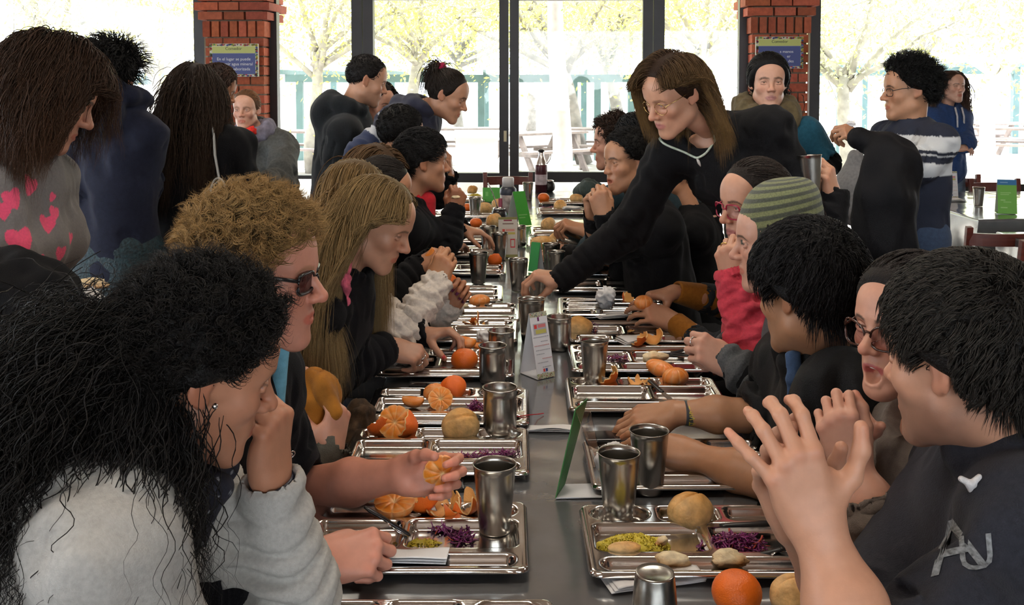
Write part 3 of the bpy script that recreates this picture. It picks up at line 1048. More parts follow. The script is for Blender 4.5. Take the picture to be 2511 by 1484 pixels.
def GLASS(name='clear_glass', tint=(1, 1, 1), refl=1.0):
    if name in _MATS: return _MATS[name]
    m = bpy.data.materials.new(name); m.use_nodes = True
    nt = m.node_tree; nt.nodes.clear()
    out = nt.nodes.new('ShaderNodeOutputMaterial')
    tr = nt.nodes.new('ShaderNodeBsdfTransparent'); tr.inputs['Color'].default_value = (*tint, 1)
    gl = nt.nodes.new('ShaderNodeBsdfGlossy'); gl.inputs['Roughness'].default_value = .02
    lw = nt.nodes.new('ShaderNodeLayerWeight'); lw.inputs['Blend'].default_value = .5
    pw = nt.nodes.new('ShaderNodeMath'); pw.operation = 'POWER'; pw.inputs[1].default_value = 5.0
    fr = nt.nodes.new('ShaderNodeMath'); fr.operation = 'MULTIPLY_ADD'; fr.inputs[1].default_value = .9; fr.inputs[2].default_value = .035
    nt.links.new(lw.outputs['Facing'], pw.inputs[0]); nt.links.new(pw.outputs[0], fr.inputs[0])
    mx = nt.nodes.new('ShaderNodeMixShader')
    nt.links.new(fr.outputs[0], mx.inputs[0]); nt.links.new(tr.outputs[0], mx.inputs[1]); nt.links.new(gl.outputs[0], mx.inputs[2])
    nt.links.new(mx.outputs[0], out.inputs[0])
    _MATS[name] = m
    return m
# ---------------------------------------------------------------- the hall
WD, WS = 9.2, -0.045                       # glazed wall: distance on the camera axis, slant
WROT = math.atan(WS)
WR = rotz(WROT)

def wx(px, off=0.0):
    """distance along the glazed wall of the photograph's column px (off = metres in front of the wall)"""
    r = ray(px, 205)
    u = r[0] / r[1]
    x = (WD - off) * u / (1 - WS * u)
    return x / math.cos(WROT)

def wpt(s, t, z):
    return WR @ A(s, t, 0) + A(0, WD, z)

def wz(py, px=1255, off=0.0):
    s = wx(px, off)
    d = wpt(s, -off, 0)[1]
    return P(px, py, d)[2]

def wbox(mb, s0, s1, t0, t1, z0, z1, col=(1, 1, 1)):
    return mb.box((s0, t0, z0), (s1, t1, z1), col, WR, (0, WD, 0))

M_FRAME = mat('dark_window_frame', (.022, .02, .022), .45, noise=.15, nscale=8)
M_WOOD = mat('brown_ceiling_boards', (.36, .23, .15), .6, noise=.3, nscale=5, stretch=(1, 12, 1))
M_FLOOR = mat('brown_floor_tiles', (.12, .085, .07), .4, noise=.2, nscale=6)
M_PLASTER = mat('pale_plaster', (.30, .27, .23), .8, noise=.08, nscale=4)
M_PANE = GLASS('window_glass')

def struct(o):
    o['kind'] = 'structure'
    return o

struct(MB().box((-7, -5, -.1), (7.6, 9.75, 0)).build('floor', M_FLOOR))
cl = MB().box((-7, -5, 3.45), (7.6, 9.3, 3.6))
for k in range(9):
    cl.box((-7, -4.6 + k * 1.6, 3.3), (7.6, -4.45 + k * 1.6, 3.45))
struct(cl.build('ceiling', M_WOOD))
wl = MB().box((-7.2, -5, 0), (-7, 9.5, .6)).box((-7.2, -5, 2.95), (-7, 9.5, 3.6)).box((-7.2, -5, .6), (-7, -2.2, 2.95)).box((-7.2, 4.2, .6), (-7, 9.5, 2.95))
struct(wl.build('wall_left', M_PLASTER))
struct(MB().box((7.6, -5, 0), (7.8, 9.2, 3.6)).build('wall_right', M_PLASTER))
wf = MB().box((-7.2, -5.2, 0), (7.8, -5, .9)).box((-7.2, -5.2, 2.9), (7.8, -5, 3.6)).box((-7.2, -5.2, .9), (-2.2, -5, 2.9)).box((5.2, -5.2, .9), (7.8, -5, 2.9))
struct(wf.build('wall_front', M_PLASTER))
sun_eave = MB().box((-12, .05, 3.6), (12, 3.2, 3.72), R=WR, o=(0, WD, 0))  # unseen overhang, made deep enough to keep direct sun out of the hall
struct(sun_eave.build('sun_block_roof', M_WOOD))
lint = MB()
wbox(lint, -8, 8, -.02, .14, 3.25, 3.6)
struct(lint.build('wall_back', M_FRAME))

def glazing(name, px0, px1, stile_l, stile_r, rails, z1=3.25, z0=0.0):
    """one glazed unit of the far wall between two photograph columns; rails = (z, height)"""
    e = empty(name)
    struct(e)
    s0, s1 = wx(px0), wx(px1)
    f = MB()
    if stile_l: wbox(f, s0, s0 + stile_l, -.05, .05, z0, z1)
    if stile_r: wbox(f, s1 - stile_r, s1, -.05, .05, z0, z1)
    for z, h in rails:
        wbox(f, s0 + stile_l, s1 - stile_r, -.045, .045, z, z + h)
    fo = f.build('frame', M_FRAME, e)
    p = MB()
    wbox(p, s0 + stile_l * .5, s1 - stile_r * .5, -.004, .004, z0 + .02, z1)
    p.build('pane', M_PANE, e)
    return e

u = WD / F
glazing('window_1', -700, 507, .12, 26 * u, [(0, .14), (.70, .05)])
glazing('window_2', 655, 891, 29 * u, 26 * u, [(0, .14), (wz(438, 720), 9 * u)])
d1 = glazing('door_1', 893, 1247, 25 * u, 22 * u, [(0, .2), (wz(446, 1080), 23 * u), (wz(0, 1080), .1)])
d2 = glazing('door_2', 1250.5, 1599, 22 * u, 24 * u, [(0, .2), (wz(446, 1420), 25 * u), (wz(1, 1420), .1)])
glazing('window_3', 1601, 1837, 26 * u, 27 * u, [(0, .14), (wz(450, 1700), 9 * u)])
glazing('window_4', 1982, 3000, 24 * u, .12, [(0, .14), (wz(468, 2400), 17 * u)])
lk = MB()
z = wz(332, 1240)
wbox(lk, wx(1236), wx(1243), -.058, -.048, z - .055, z + .045)
lk.build('lock', mat('brass_lock', (.45, .38, .25), .35, 1.0), d1)

for nm, horiz, c0, a0, a1, z0_, z1_ in (('window_5', False, -7.1, -2.2, 4.2, .6, 2.95), ('window_6', True, -5.1, -2.2, 5.2, .9, 2.9)):  # unseen side and rear windows, put in to let sky light reach the hall
    e = struct(empty(nm))
    fr, pn = MB(), MB()
    bx = lambda m, p0, p1, t, q0, q1: m.box((p0, c0 - t, q0), (p1, c0 + t, q1)) if horiz else m.box((c0 - t, p0, q0), (c0 + t, p1, q1))
    for k in range(5):
        x = a0 + (a1 - a0 - .07) * k / 4
        bx(fr, x, x + .07, .04, z0_, z1_)
    bx(fr, a0, a1, .04, z0_, z0_ + .07); bx(fr, a0, a1, .04, z1_ - .07, z1_)
    bx(pn, a0, a1, .004, z0_, z1_)
    fr.build('frame', M_FRAME, e); pn.build('pane', M_PANE, e)

# brick pillars: mortar core and every brick in one mesh each
M_BRICK = mat('red_brick', attr=True, rough=.85, noise=.18, nscale=30, bump=.25, bscale=120)
def pillar(px0, px1, seed, top):
    rg = np.random.default_rng(seed)
    s0, s1 = wx(px0, .22), wx(px1, .22)
    mb = MB()
    mort = (.17, .125, .085)
    ch = .0868
    zr0, zr1 = top
    wbox(mb, s0 + .012, s1 - .012, -.21, .20, 0, 3.4, mort)
    def brick(a, b, z0, z1, out):
        c = A(.40, .095, .045) * (.75 + .5 * rg.random()) * A(1, .9 + .25 * rg.random(), .9 + .3 * rg.random())
        wbox(mb, a, b, -.225 - out, .21 + out, z0, z1, c)
    # stretcher courses below the rowlock band
    zz, k = zr0 - .012, 0
    while zz > 0:
        z0 = zz - (ch - .014)
        edges = [s0, s0 + .16, s0 + .41, s1] if k % 2 == 0 else [s0, s0 + .25, s0 + .36, s1]
        if k % 3 == 2: edges = [s0, s0 + .3, s1]
        for a, b in zip(edges[:-1], edges[1:]):
            brick(a + (0 if a == s0 else .007), b - (0 if b == s1 else .007), z0, zz, rg.random() * .006)
        zz -= ch; k += 1
    n = 7
    w = (s1 - s0 + .05) / n
    for i in range(n):
        brick(s0 - .025 + w * i + .009, s0 - .025 + w * (i + 1) - .009, zr0, zr1, .03)
    z = zr1 + .014
    brick(s0 - .05, s0 + .17, z, z + .07, .05); brick(s0 + .19, s0 + .37, z, z + .07, .05); brick(s0 + .39, s1 + .05, z, z + .07, .05)
    z += .084
    brick(s0 - .075, s0 + .14, z, z + .07, .075); brick(s0 + .152, s0 + .33, z, z + .07, .075); brick(s0 + .342, s1 + .075, z, z + .07, .075)
    z += .084
    for i in range(8):
        brick(s0 - .05, s0 + .25, z + i * ch, z + i * ch + .073, .05); brick(s0 + .264, s1 + .05, z + i * ch, z + i * ch + .073, .05)
    return struct(mb.build('brick_pillar', M_BRICK, attr=True))
pillar(509, 651, 3, (wz(90, 580, .25), wz(52, 580, .25)))
pillar(1845, 1983, 5, (wz(81, 1915, .25), wz(42, 1915, .25)))
# timber posts standing beside the bricks
for n_, (a, b) in enumerate(((650, 663), (1834, 1846))):
    mb = MB(); wbox(mb, wx(a), wx(b), -.1, .12, 0, 3.3)
    struct(mb.build('trim_%d' % (n_ + 1), mat('ochre_timber', (.22, .13, .05), .7, noise=.25, nscale=10)))

# notices on the pillars
def notice(px0, px1, py0, py1, label, lines):
    off = .285
    s0, s1 = wx(px0, off), wx(px1, off)
    z0, z1 = wz(py1, (px0 + px1) / 2, off), wz(py0, (px0 + px1) / 2, off)
    w, h = s1 - s0, z1 - z0
    e = empty('notice_sign', wpt((s0 + s1) / 2, -off, (z0 + z1) / 2), WROT)
    tag(e, label, 'sign')
    MB().box((-w / 2, -.004, -h / 2), (w / 2, .03, h / 2)).build('board', mat('sign_white', (.62, .6, .5), .5), e)
    bw, top = w * .055, h * .27
    MB().box((-w / 2 + bw, -.0055, h / 2 - top - bw * .2), (w / 2 - bw, -.004, h / 2 - bw)).build('header', mat('sign_lime', (.52, .56, .16), .5), e)
    MB().box((-w / 2 + bw, -.0055, -h / 2 + bw * .9), (w / 2 - bw, -.004, h / 2 - top - bw * .3)).build('panel', mat('sign_blue', (.055, .075, .25), .5), e)
    rg = np.random.default_rng(4)
    pal = [(.5, .05, .05), (.1, .3, .08), (.06, .08, .3), (.55, .45, .05), (.1, .08, .07)]
    for side in range(4):
        mb = MB()
        for i in range(60):
            t = rg.random() - .5
            x, z = ((t * w, (.5 - .02 - rg.random() * .035) * h), (t * w, (-.5 + .02 + rg.random() * .05) * h), ((-.5 + .008 + rg.random() * .04) * w, t * h), ((.5 - .008 - rg.random() * .04) * w, t * h))[side]
            q = .0045 + .005 * rg.random()
            x, z = np.clip(x, -w / 2 + q, w / 2 - q), np.clip(z, -h / 2 + q, h / 2 - q)
            mb.box((x - q, -.0052, z - q * .8), (x + q, -.004, z + q * .8), pal[rg.integers(5)])
        mb.build('border_pattern', mat('sign_print', attr=True, rough=.6), e, attr=True)
    def put(txt, size, x, z, m, al='CENTER', sh=0):
        me = text_mesh(txt, size, al)
        o = link('lettering', me, m, e)
        o.location = (x, -.0062, z); o.rotation_euler = (PI / 2, 0, 0)
    put('Comedor', h * .13, 0, h * .345, mat('sign_ink', (.08, .08, .06), .6))
    for txt, x, z, al in lines:
        put(txt, h * .128, x * w, z * h, mat('sign_letter_white', (.75, .77, .8), .6), al)
notice(519, 637, 107, 188, 'blue and lime notice on the brick pillar beside the grey-shawled woman', [('En el lugar se puede', 0, .03, 'CENTER'), ('consumir agua mineral', 0, -.12, 'CENTER'), ('y/o agua saborizada', 0, -.27, 'CENTER')])
notice(1856, 1972, 90, 168, 'blue and lime notice half hidden by the head of the scarf-wearing woman', [('s manos', .29, .03, 'RIGHT'), ('er', .23, -.12, 'RIGHT'), ('des', .30, -.27, 'RIGHT')])

# ---------------------------------------------------------------- outdoors
M_GROUND = mat('pale_gravel', (.52, .5, .47), .95, noise=.15, nscale=1.2)
struct(MB().box((-60, 9.7, -.12), (60, 120, -.02)).build('ground', M_GROUND))

def leaf_mat(name, col):
    if name in _MATS: return _MATS[name]
    m = bpy.data.materials.new(name); m.use_nodes = True
    nt = m.node_tree; nt.nodes.clear()
    out = nt.nodes.new('ShaderNodeOutputMaterial')
    d = nt.nodes.new('ShaderNodeBsdfDiffuse'); t = nt.nodes.new('ShaderNodeBsdfTranslucent'); mx = nt.nodes.new('ShaderNodeMixShader')
    d.inputs['Color'].default_value = (*col, 1); t.inputs['Color'].default_value = (*col, 1); mx.inputs[0].default_value = .45
    nt.links.new(d.outputs[0], mx.inputs[1]); nt.links.new(t.outputs[0], mx.inputs[2]); nt.links.new(mx.outputs[0], out.inputs[0])
    _MATS[name] = m
    return m
M_BARK = mat('pale_bark', (.33, .31, .27), .9, noise=.3, nscale=6)
M_BARK2 = mat('grey_bark', (.20, .185, .17), .9, noise=.3, nscale=6)
M_WHITE_BARK = mat('whitewashed_bark', (.62, .6, .57), .9, noise=.12, nscale=8)

def tree(label, px, d, z_fork, crown_z, crown_r, n, leaf, bark, r=.11, lean=(0, 0), seed=0, branches=9, flat=.55, lsize=.085, group=None):
    n = int(n * 2)
    rg = np.random.default_rng(seed)
    b = P(px, 205, d); b[2] = -.02
    e = empty('tree', b); tag(e, label, 'tree', group)
    tk = MB()
    f = A(lean[0] * z_fork, lean[1] * z_fork, z_fork)
    k = np.linspace(0, 1, 9)[:, None]
    pts = f * k + A(.06, .05, 0) * np.sin(k * 5 + seed)
    tk.tube(pts, r * (1.15 - .45 * k[:, 0]), 10)
    ends = []
    for i in range(branches):
        a = rg.random() * 6.28
        q = pts[-1] * (.82 + .18 * rg.random())
        t = f + A(math.cos(a) * crown_r * (.4 + .6 * rg.random()), math.sin(a) * crown_r * (.4 + .6 * rg.random()), (crown_z - z_fork) * (.35 + .9 * rg.random()))
        kk = np.linspace(0, 1, 7)[:, None]
        br = q * (1 - kk) + t * kk + A(0, 0, .5) * np.sin(kk * PI) * (rg.random() - .3) + .08 * np.cumsum(rg.normal(size=(7, 3)), 0) * .5
        tk.tube(br, r * (.5 - .42 * kk[:, 0]), 6)
        ends.append(br)
        for j in range(3):
            s0 = br[rg.integers(3, 6)]
            tw = s0 + unit(rg.normal(size=3) + A(0, 0, .2)) * crown_r * .45 * rg.random()
            tk.tube([s0, (s0 + tw) / 2 + rg.normal(size=3) * .06, tw], [r * .16, r * .1, r * .03], 5)
            ends.append(np.array([s0, tw]))
    tk.build('trunk', bark, e, smooth=True)
    cen = np.concatenate([q[len(q) // 2:] for q in ends])
    i = rg.integers(0, len(cen), n)
    c = cen[i] + rg.normal(size=(n, 3)) * A(.40, .40, .28) * crown_r * .58
    sz = lsize * (.5 + rg.random(n))
    t1 = unit_rows(rg.normal(size=(n, 3)) + A(0, 0, -.3)); t2 = unit_rows(np.cross(t1, rg.normal(size=(n, 3))))
    v = np.stack([c - t2 * sz[:, None] * .22, c + t1 * sz[:, None] * .5, c + t2 * sz[:, None] * .22, c - t1 * sz[:, None] * .5], 1).reshape(-1, 3)
    q = np.arange(4 * n).reshape(n, 4)
    link('foliage', mesh_from('foliage', v, [q], None, False), leaf, e)
    return e
LY, LG, LP = leaf_mat('yellow_leaves', (.60, .55, .16)), leaf_mat('green_leaves', (.30, .40, .13)), leaf_mat('pale_leaves', (.52, .56, .30))
tree('whitewashed straight tree just outside the glazed doors', 1371, 13.5, 3.6, 5.0, 2.6, 2600, LG, M_WHITE_BARK, .13, seed=1, branches=10)
tree('leafy tree with a forked pale trunk seen through the glazed door with the lock', 1010, 19, 2.3, 4.2, 3.2, 5200, LY, M_BARK, .13, (.05, 0), 2, 12)
tree('tree behind the hair of the woman with the pink scrunchie', 1130, 26, 2.6, 5.0, 3.6, 4500, LG, M_BARK2, .14, (-.05, 0), 3)
tree('leaning grey tree inside the teal pergola', 1440, 20, 2.1, 4.3, 3.0, 4200, LY, M_BARK2, .15, (-.28, 0), 4)
tree('grey forked tree beside the teal pergola post', 1530, 23, 2.4, 4.8, 3.4, 4300, LG, M_BARK2, .15, (-.2, 0), 5)
tree('yellowing tree behind the leaning woman in black', 1715, 17, 2.2, 3.9, 2.7, 4200, LY, M_BARK, .12, (.04, 0), 6)
tree('pale tree outside the window by the scarf-wearing woman', 2075, 16, 1.75, 3.6, 2.6, 4300, LP, M_BARK, .12, (.0, 0), 7)
tree('tree with a bright forked trunk outside behind the woman in the blue hoodie', 2420, 17, 1.9, 3.8, 2.8, 4300, LY, M_WHITE_BARK, .13, (.06, 0), 8)
tree('broad green tree far outside behind the curly-haired person with glasses', 2250, 30, 2.6, 5.4, 4.2, 5200, LG, M_BARK2, .15, (0, 0), 9)
tree('pale tree outside between pillar and man in black hooded coat', 770, 18, 2.2, 4.0, 2.8, 3200, LP, M_BARK, .12, (0, 0), 10)
tree('yellow tree outside beyond the woman with long brown hair', 380, 17, 2.0, 3.8, 2.7, 4200, LY, M_BARK, .12, (0, 0), 11)
tree('green tree outside beyond the woman in the heart sweater', 130, 24, 2.6, 4.6, 3.6, 4200, LP, M_BARK2, .14, (0, 0), 12)
tree('green tree far outside beyond the glazed doors', 1300, 34, 3.0, 5.6, 4.6, 5200, LP, M_BARK2, .16, (0, 0), 13)

M_TEAL = mat('teal_paint', (.085, .15, .155), .6, noise=.1, nscale=5)
def pergola(label, px0, px1, d, py_beam, posts, depth=4.0, hb=.16):
    a, b = P(px0, py_beam, d), P(px1, py_beam, d)
    e = empty('pergola', (a[0], d, 0)); tag(e, label, 'pergola')
    o = A(a[0], d, 0)
    zt = a[2]
    for y in (0, depth):
        MB().box(A(0, y - .06, zt - hb), A(b[0] - a[0], y + .06, zt)).build('beam', M_TEAL, e)
    raf = MB()
    for x in np.arange(0, b[0] - a[0] + .01, .7):
        raf.box((x - .03, -.4, zt), (x + .03, depth + .4, zt + .1))
    raf.build('rafter_slats', M_TEAL, e)
    for px in posts:
        x = P(px, 205, d)[0] - a[0]
        for y in (0, depth):
            MB().box((x - .07, y - .07, -.02), (x + .07, y + .07, zt - hb + .01)).build('post', M_TEAL, e)
pergola('long teal pergola seen through the double glazed doors', 700, 1560, 21, 183, (735, 905, 1180, 1408, 1465, 1548))
pergola('teal pergola outside behind the woman in the blue hoodie', 2050, 2500, 23, 165, (2058, 2270, 2490))
pergola('teal pergola beyond the navy-hooded person seen from behind', 215, 470, 22, 190, (235, 395, 460))

M_GREYW = mat('weathered_wood', (.24, .2, .19), .85, noise=.2, nscale=8)
def picnic(label, px, py, rz, first=[None]):
    b = P(px, py, .85 * F / max(py - 205, 1)); b[2] = -.02
    if first[0] is None:
        e = empty('picnic_table', b, rz); first[0] = e
        for i in range(4):
            MB().box((-.9, -.36 + i * .185, .72), (.9, -.19 + i * .185, .76)).build('top_plank', M_GREYW, e)
        for s in (-1, 1):
            MB().box((-.9, s * .68 - .13, .43), (.9, s * .68 + .13, .47)).build('bench_seat', M_GREYW, e)
            for x in (-.62, .62):
                MB().bar((x, s * .2, .72), (x, s * .62, 0), .05, .1).build('leg', M_GREYW, e)
        for x in (-.62, .62):
            MB().box((x - .05, -.78, .36), (x, .78, .43)).build('crossbar', M_GREYW, e)
    else:
        e = copy_tree(first[0]); e.location = b; e.rotation_euler = (0, 0, rz)
    tag(e, label, 'picnic table', 'wooden picnic tables outside')
picnic('wooden picnic table outside below the ponytailed woman\'s face', 1130, 312, .15)
picnic('wooden picnic table outside between pillar and man in black coat', 735, 318, -.2)
picnic('wooden picnic table outside at the teal pergola\'s middle posts', 1490, 312, .1)
picnic('wooden picnic table outside beside the whitewashed tree', 1320, 322, .7)
picnic('wooden picnic table outside beside the woman in the blue hoodie', 2440, 300, .25)
picnic('wooden picnic table outside behind the bright forked trunk', 2500, 312, -.3)
cb = MB().box((-.3, -.3, 0), (.3, .3, .85)).box((-.34, -.34, .85), (.34, .34, .93))
b = P(1170, 350, 14.5); b[2] = -.02
tag(cb.build('litter_bin', mat('white_concrete', (.6, .6, .58), .8), loc=b), 'square white concrete bin outside the glazed door', 'bin')
# ---------------------------------------------------------------- tables, cloths, chairs
ZT = .752
M_CLOTH = mat('black_oilcloth', (.115, .119, .127), .20, spec=.95, bump=.05, bscale=34, coat=.8, noise=.12, nscale=9)
M_CHAIR = mat('red_brown_wood', (.13, .028, .018), .35, noise=.25, nscale=12, stretch=(1, 1, 6))
M_LEG = mat('black_steel', (.02, .02, .02), .4, .6)

def cloth(name, x0, x1, y0, y1, drop, label, amp=.002, seed=0, m=None, parent=None):
    """a cloth lying on a table top at ZT with its sides hanging down"""
    nx, ny = int((x1 - x0) / .02) + 1, int((y1 - y0) / .02) + 1
    hang = [.004, .02, .06, .12, drop]
    def axis(a, b, n):
        m_ = np.linspace(a, b, n)
        lo = [(a - .004 - .02 * (h / drop), -h) for h in hang[::-1]]
        hi = [(b + .004 + .02 * (h / drop), -h) for h in hang]
        return np.array(lo + [(q, 0.) for q in m_] + hi)
    ax, ay = axis(x0, x1, nx), axis(y0, y1, ny)
    X, Y = np.meshgrid(ax[:, 0], ay[:, 0], indexing='ij')
    D = np.minimum(ax[:, 1][:, None], ay[:, 1][None])
    Z = ZT + D
    p = np.stack([X, Y, Z], -1)
    f = p.reshape(-1, 3)
    on = (D.ravel() > -.001)
    w = wob(f * A(1, .55, 1), 16, seed); w2 = wob(f * A(.5, 1, 1), 40, seed + 1)
    f[:, 2] += np.where(on, -amp * (1 - np.clip(np.abs(w) * 1.6, 0, 1)) * .9 + amp * .3 * w2 - amp * .3, 0)
    side = (~on)
    f[side, 0] += .02 * wob(f[side], 14, seed + 2) * (-D.ravel()[side] / drop)
    f[side, 1] += .02 * wob(f[side], 14, seed + 3) * (-D.ravel()[side] / drop)
    o = MB().sheet(p[::-1]).build(name, m or M_CLOTH, parent, smooth=True)
    return tag(o, label, 'tablecloth')

def table(label, x0, x1, y0, y1, legs_y):
    e = empty('table', ((x0 + x1) / 2, (y0 + y1) / 2, 0)); tag(e, label, 'table')
    w, l = (x1 - x0) / 2, (y1 - y0) / 2
    MB().box((-w, -l, .715), (w, l, ZT - .005)).build('tabletop', mat('table_board', (.25, .2, .15), .6), e)
    for y in legs_y:
        for s in (-1, 1):
            MB().box((s * (w - .08) - .02, y - .02 - (y0 + y1) / 2, 0), (s * (w - .08) + .02, y + .02 - (y0 + y1) / 2, .715)).build('leg', M_LEG, e)
    return e
TX0, TX1, TY0, TY1 = -.36, .53, .9, 7.80
table('long dining table running down the hall under a black oilcloth', TX0, TX1, TY0, TY1, (1.1, 3.2, 5.4, 7.5))
cloth('tablecloth', TX0, TX1, TY0, TY1, .16, 'black oilcloth on the long crowded dining table', .0016, 3)

tr0 = T(2300, 537); tr1 = T(2300, 478)
RX0 = T(2290, 500)[0] - .05
table('empty-seated table under a black cloth by the bright window', RX0, RX0 + 2.2, tr0[1], tr1[1] + .25, (tr0[1] + .15, tr1[1] + .1))
cloth('tablecloth', RX0, RX0 + 2.2, tr0[1], tr1[1] + .25, .34, 'black cloth on the table that holds the blue and green card', .003, 8)
q0 = T(2445, 568)
table('nearer table corner at the picture edge under a black cloth', q0[0], q0[0] + 1.6, q0[1] - .95, q0[1], (q0[1] - .8, q0[1] - .15))
cloth('tablecloth', q0[0], q0[0] + 1.6, q0[1] - .95, q0[1], .34, 'black cloth with a glossy corner beside the dark red chairs', .003, 11)

def chair_build(label, x, y, rz, top=.88, group=None, first={}):
    if top not in first:
        e = empty('dining_chair', (0, 0, 0))
        s_ = MB().box((-.2, -.2, .43), (.2, .2, .46)).build('seat', M_CHAIR, e); bevel(s_, .01)
        for sx in (-1, 1):
            MB().box((sx * .18 - .017, .15, 0), (sx * .18 + .017, .184, .43)).build('leg', M_CHAIR, e)
            p = MB().bar((sx * .18, -.17, 0), (sx * .18, -.185, .46), .034, .034).bar((sx * .18, -.185, .46), (sx * .19, -.25, top + .015), .034, .036)
            bevel(p.build('back_post', M_CHAIR, e), .004)
        t = np.linspace(-1, 1, 13)[:, None]
        for z, h, nm in ((top - .055, .07, 'top_rail'), (top - .2, .05, 'back_slat')):
            yy = -.25 + (top - z) * .14 - .045 * (1 - t[:, 0] ** 2)
            pts = np.stack([t[:, 0] * .19, yy, np.full(13, z)], 1)
            G = np.stack([pts + A(0, o_, z_) for o_, z_ in ((-.01, -h / 2), (-.01, h / 2), (.01, h / 2), (.01, -h / 2), (-.01, -h / 2))])
            MB().sheet(G).build(nm, M_CHAIR, e)
        first[top] = e
    else:
        e = copy_tree(first[top])
    e.location = (x, y, 0); e.rotation_euler = (0, 0, rz)
    return tag(e, label, 'chair', group)
G_CH = 'dark red wooden dining chairs'
def chair_at(label, px, py, d, rz, top=.88):
    p = P(px, py, d)
    return chair_build(label, p[0], p[1], rz, top, G_CH)
chair_at('dark red chair facing the end of the long table near the thermos', 1245, 430, 8.02, PI, .845)
chair_at('dark red chair before the table with the blue and green card', 2408, 575, 5.75, .0, .79)
chair_at('dark red chair cut by the picture edge at the nearer cloth corner', 2520, 600, 5.1, .12, .82)
chair_at('dark red chair behind the white-fronted menu card by the window', 2375, 438, 7.9, PI, .84)
chair_at('dark red chair beyond the blue and green card by the window', 2475, 455, 7.75, PI, .82)
for i, (px, py, d) in enumerate(((2062, 500, 5.9), (2066, 530, 5.2), (2082, 575, 4.6))):
    chair_at(('farthest', 'middle', 'nearest')[i] + ' of three dark red chairs behind the raised cup', px, py, d, -PI / 2 + .25, (.88, .9, .9)[i])

# ---------------------------------------------------------------- trays
M_STEEL = mat('tray_steel', (.76, .745, .72), .15, 1.0, noise=.05, nscale=15, bump=.02, bscale=60)
def sdbox(x, y, cx, cy, hx, hy, r):
    qx, qy = np.abs(x - cx) - hx + r, np.abs(y - cy) - hy + r
    return np.hypot(np.maximum(qx, 0), np.maximum(qy, 0)) + np.minimum(np.maximum(qx, qy), 0) - r
TW, TD = .208, .14
WELLS = [(-.132, .099, .058, .033, .033), (-.002, .099, .059, .033, .018), (.128, .099, .06, .032, .02),
         (-.088, .000, .103, .058, .018), (.105, .000, .082, .058, .018), (0, -.102, .187, .024, .022)]
def tray_mesh(mir):
    nx, ny = 121, 85
    x, y = np.meshgrid(np.linspace(-TW, TW, nx), np.linspace(-TD, TD, ny), indexing='ij')
    r = .02
    qx, qy = np.maximum(np.abs(x) - (TW - r), 0), np.maximum(np.abs(y) - (TD - r), 0)
    l = np.hypot(qx, qy); s = np.where(l > r, r / np.maximum(l, 1e-9), 1)
    x2 = np.where(l > r, np.sign(x) * (TW - r + qx * s), x); y2 = np.where(l > r, np.sign(y) * (TD - r + qy * s), y)
    z = np.full_like(x, .022)
    for w in WELLS:
        t = np.clip(-sdbox(x2, y2, *w) / .011, 0, 1)
        z = np.minimum(z, .022 - .018 * t * t * (3 - 2 * t))
    e = sdbox(x2, y2, 0, 0, TW, TD, r)
    z = z - .006 * np.clip((e + .004) / .004, 0, 1)
    z += .0012 * np.clip(1 - np.abs(e + .007) / .003, 0, 1)
    if mir: x2 = -x2
    G = np.stack([x2, y2, z], -1)
    mb = MB().sheet(G[::-1] if mir else G)
    mb.f[0] = mb.f[0][:, ::-1]
    return mb.mesh('tray', smooth=True)
TRAY = {m_: tray_mesh(m_) for m_ in (False, True)}
for me in TRAY.values(): me.materials.append(M_STEEL)
G_TR = 'steel compartment trays'
def tray(label, x, y, mir, rz=0.0, turn=False):
    o = bpy.data.objects.new('tray', TRAY[mir])
    C.objects.link(o)
    o.location = (x, y, ZT); o.rotation_euler = (0, 0, rz + (PI if turn else 0))
    md = o.modifiers.new('sheet', 'SOLIDIFY'); md.thickness = .001; md.offset = -1
    return tag(o, label, 'tray', G_TR)
# (inner rim column, near rim row) of each tray in the photograph
LT = [(1360, 1468, 'steel tray cut by the lower picture edge before the woman in pale grey'),
      (1297, 1400, 'steel tray with orange peel, a fork and a folded napkin'),
      (1300, 1160, 'steel tray with a halved mandarin and a bread roll'),
      (1300, 1037, 'steel tray with mandarin wedges and a red string across its rim'),
      (1262, 920, 'steel tray holding one big whole mandarin'),
      (1270, 835, 'steel tray with torn peel behind the pair of straight cups'),
      (1275, 786, 'steel tray with a lone peeled mandarin half'),
      (1232, 736, 'empty steel tray beside the purple-nailed hand'),
      (1240, 670, 'steel tray with orange slices behind a tapered cup'),
      (1240, 626, 'steel tray nearest the cups that hide the tall menu card'),
      (1215, 592, 'steel tray with a white napkin behind the raised sleeve'),
      (1210, 562, 'steel tray with yellow rice and a whole mandarin'),
      (1215, 532, 'steel tray with bread rolls beside the dark gourd'),
      (1190, 492, 'farthest steel tray, with rice and bread before the green card')]
for i, (x, y, l) in enumerate(LT):
    t = T(x, y, ZT + .022)
    tray(l, t[0] - TW, t[1] + (TD if i else -TD), True, RNG.normal() * .012, i in (7, 9))
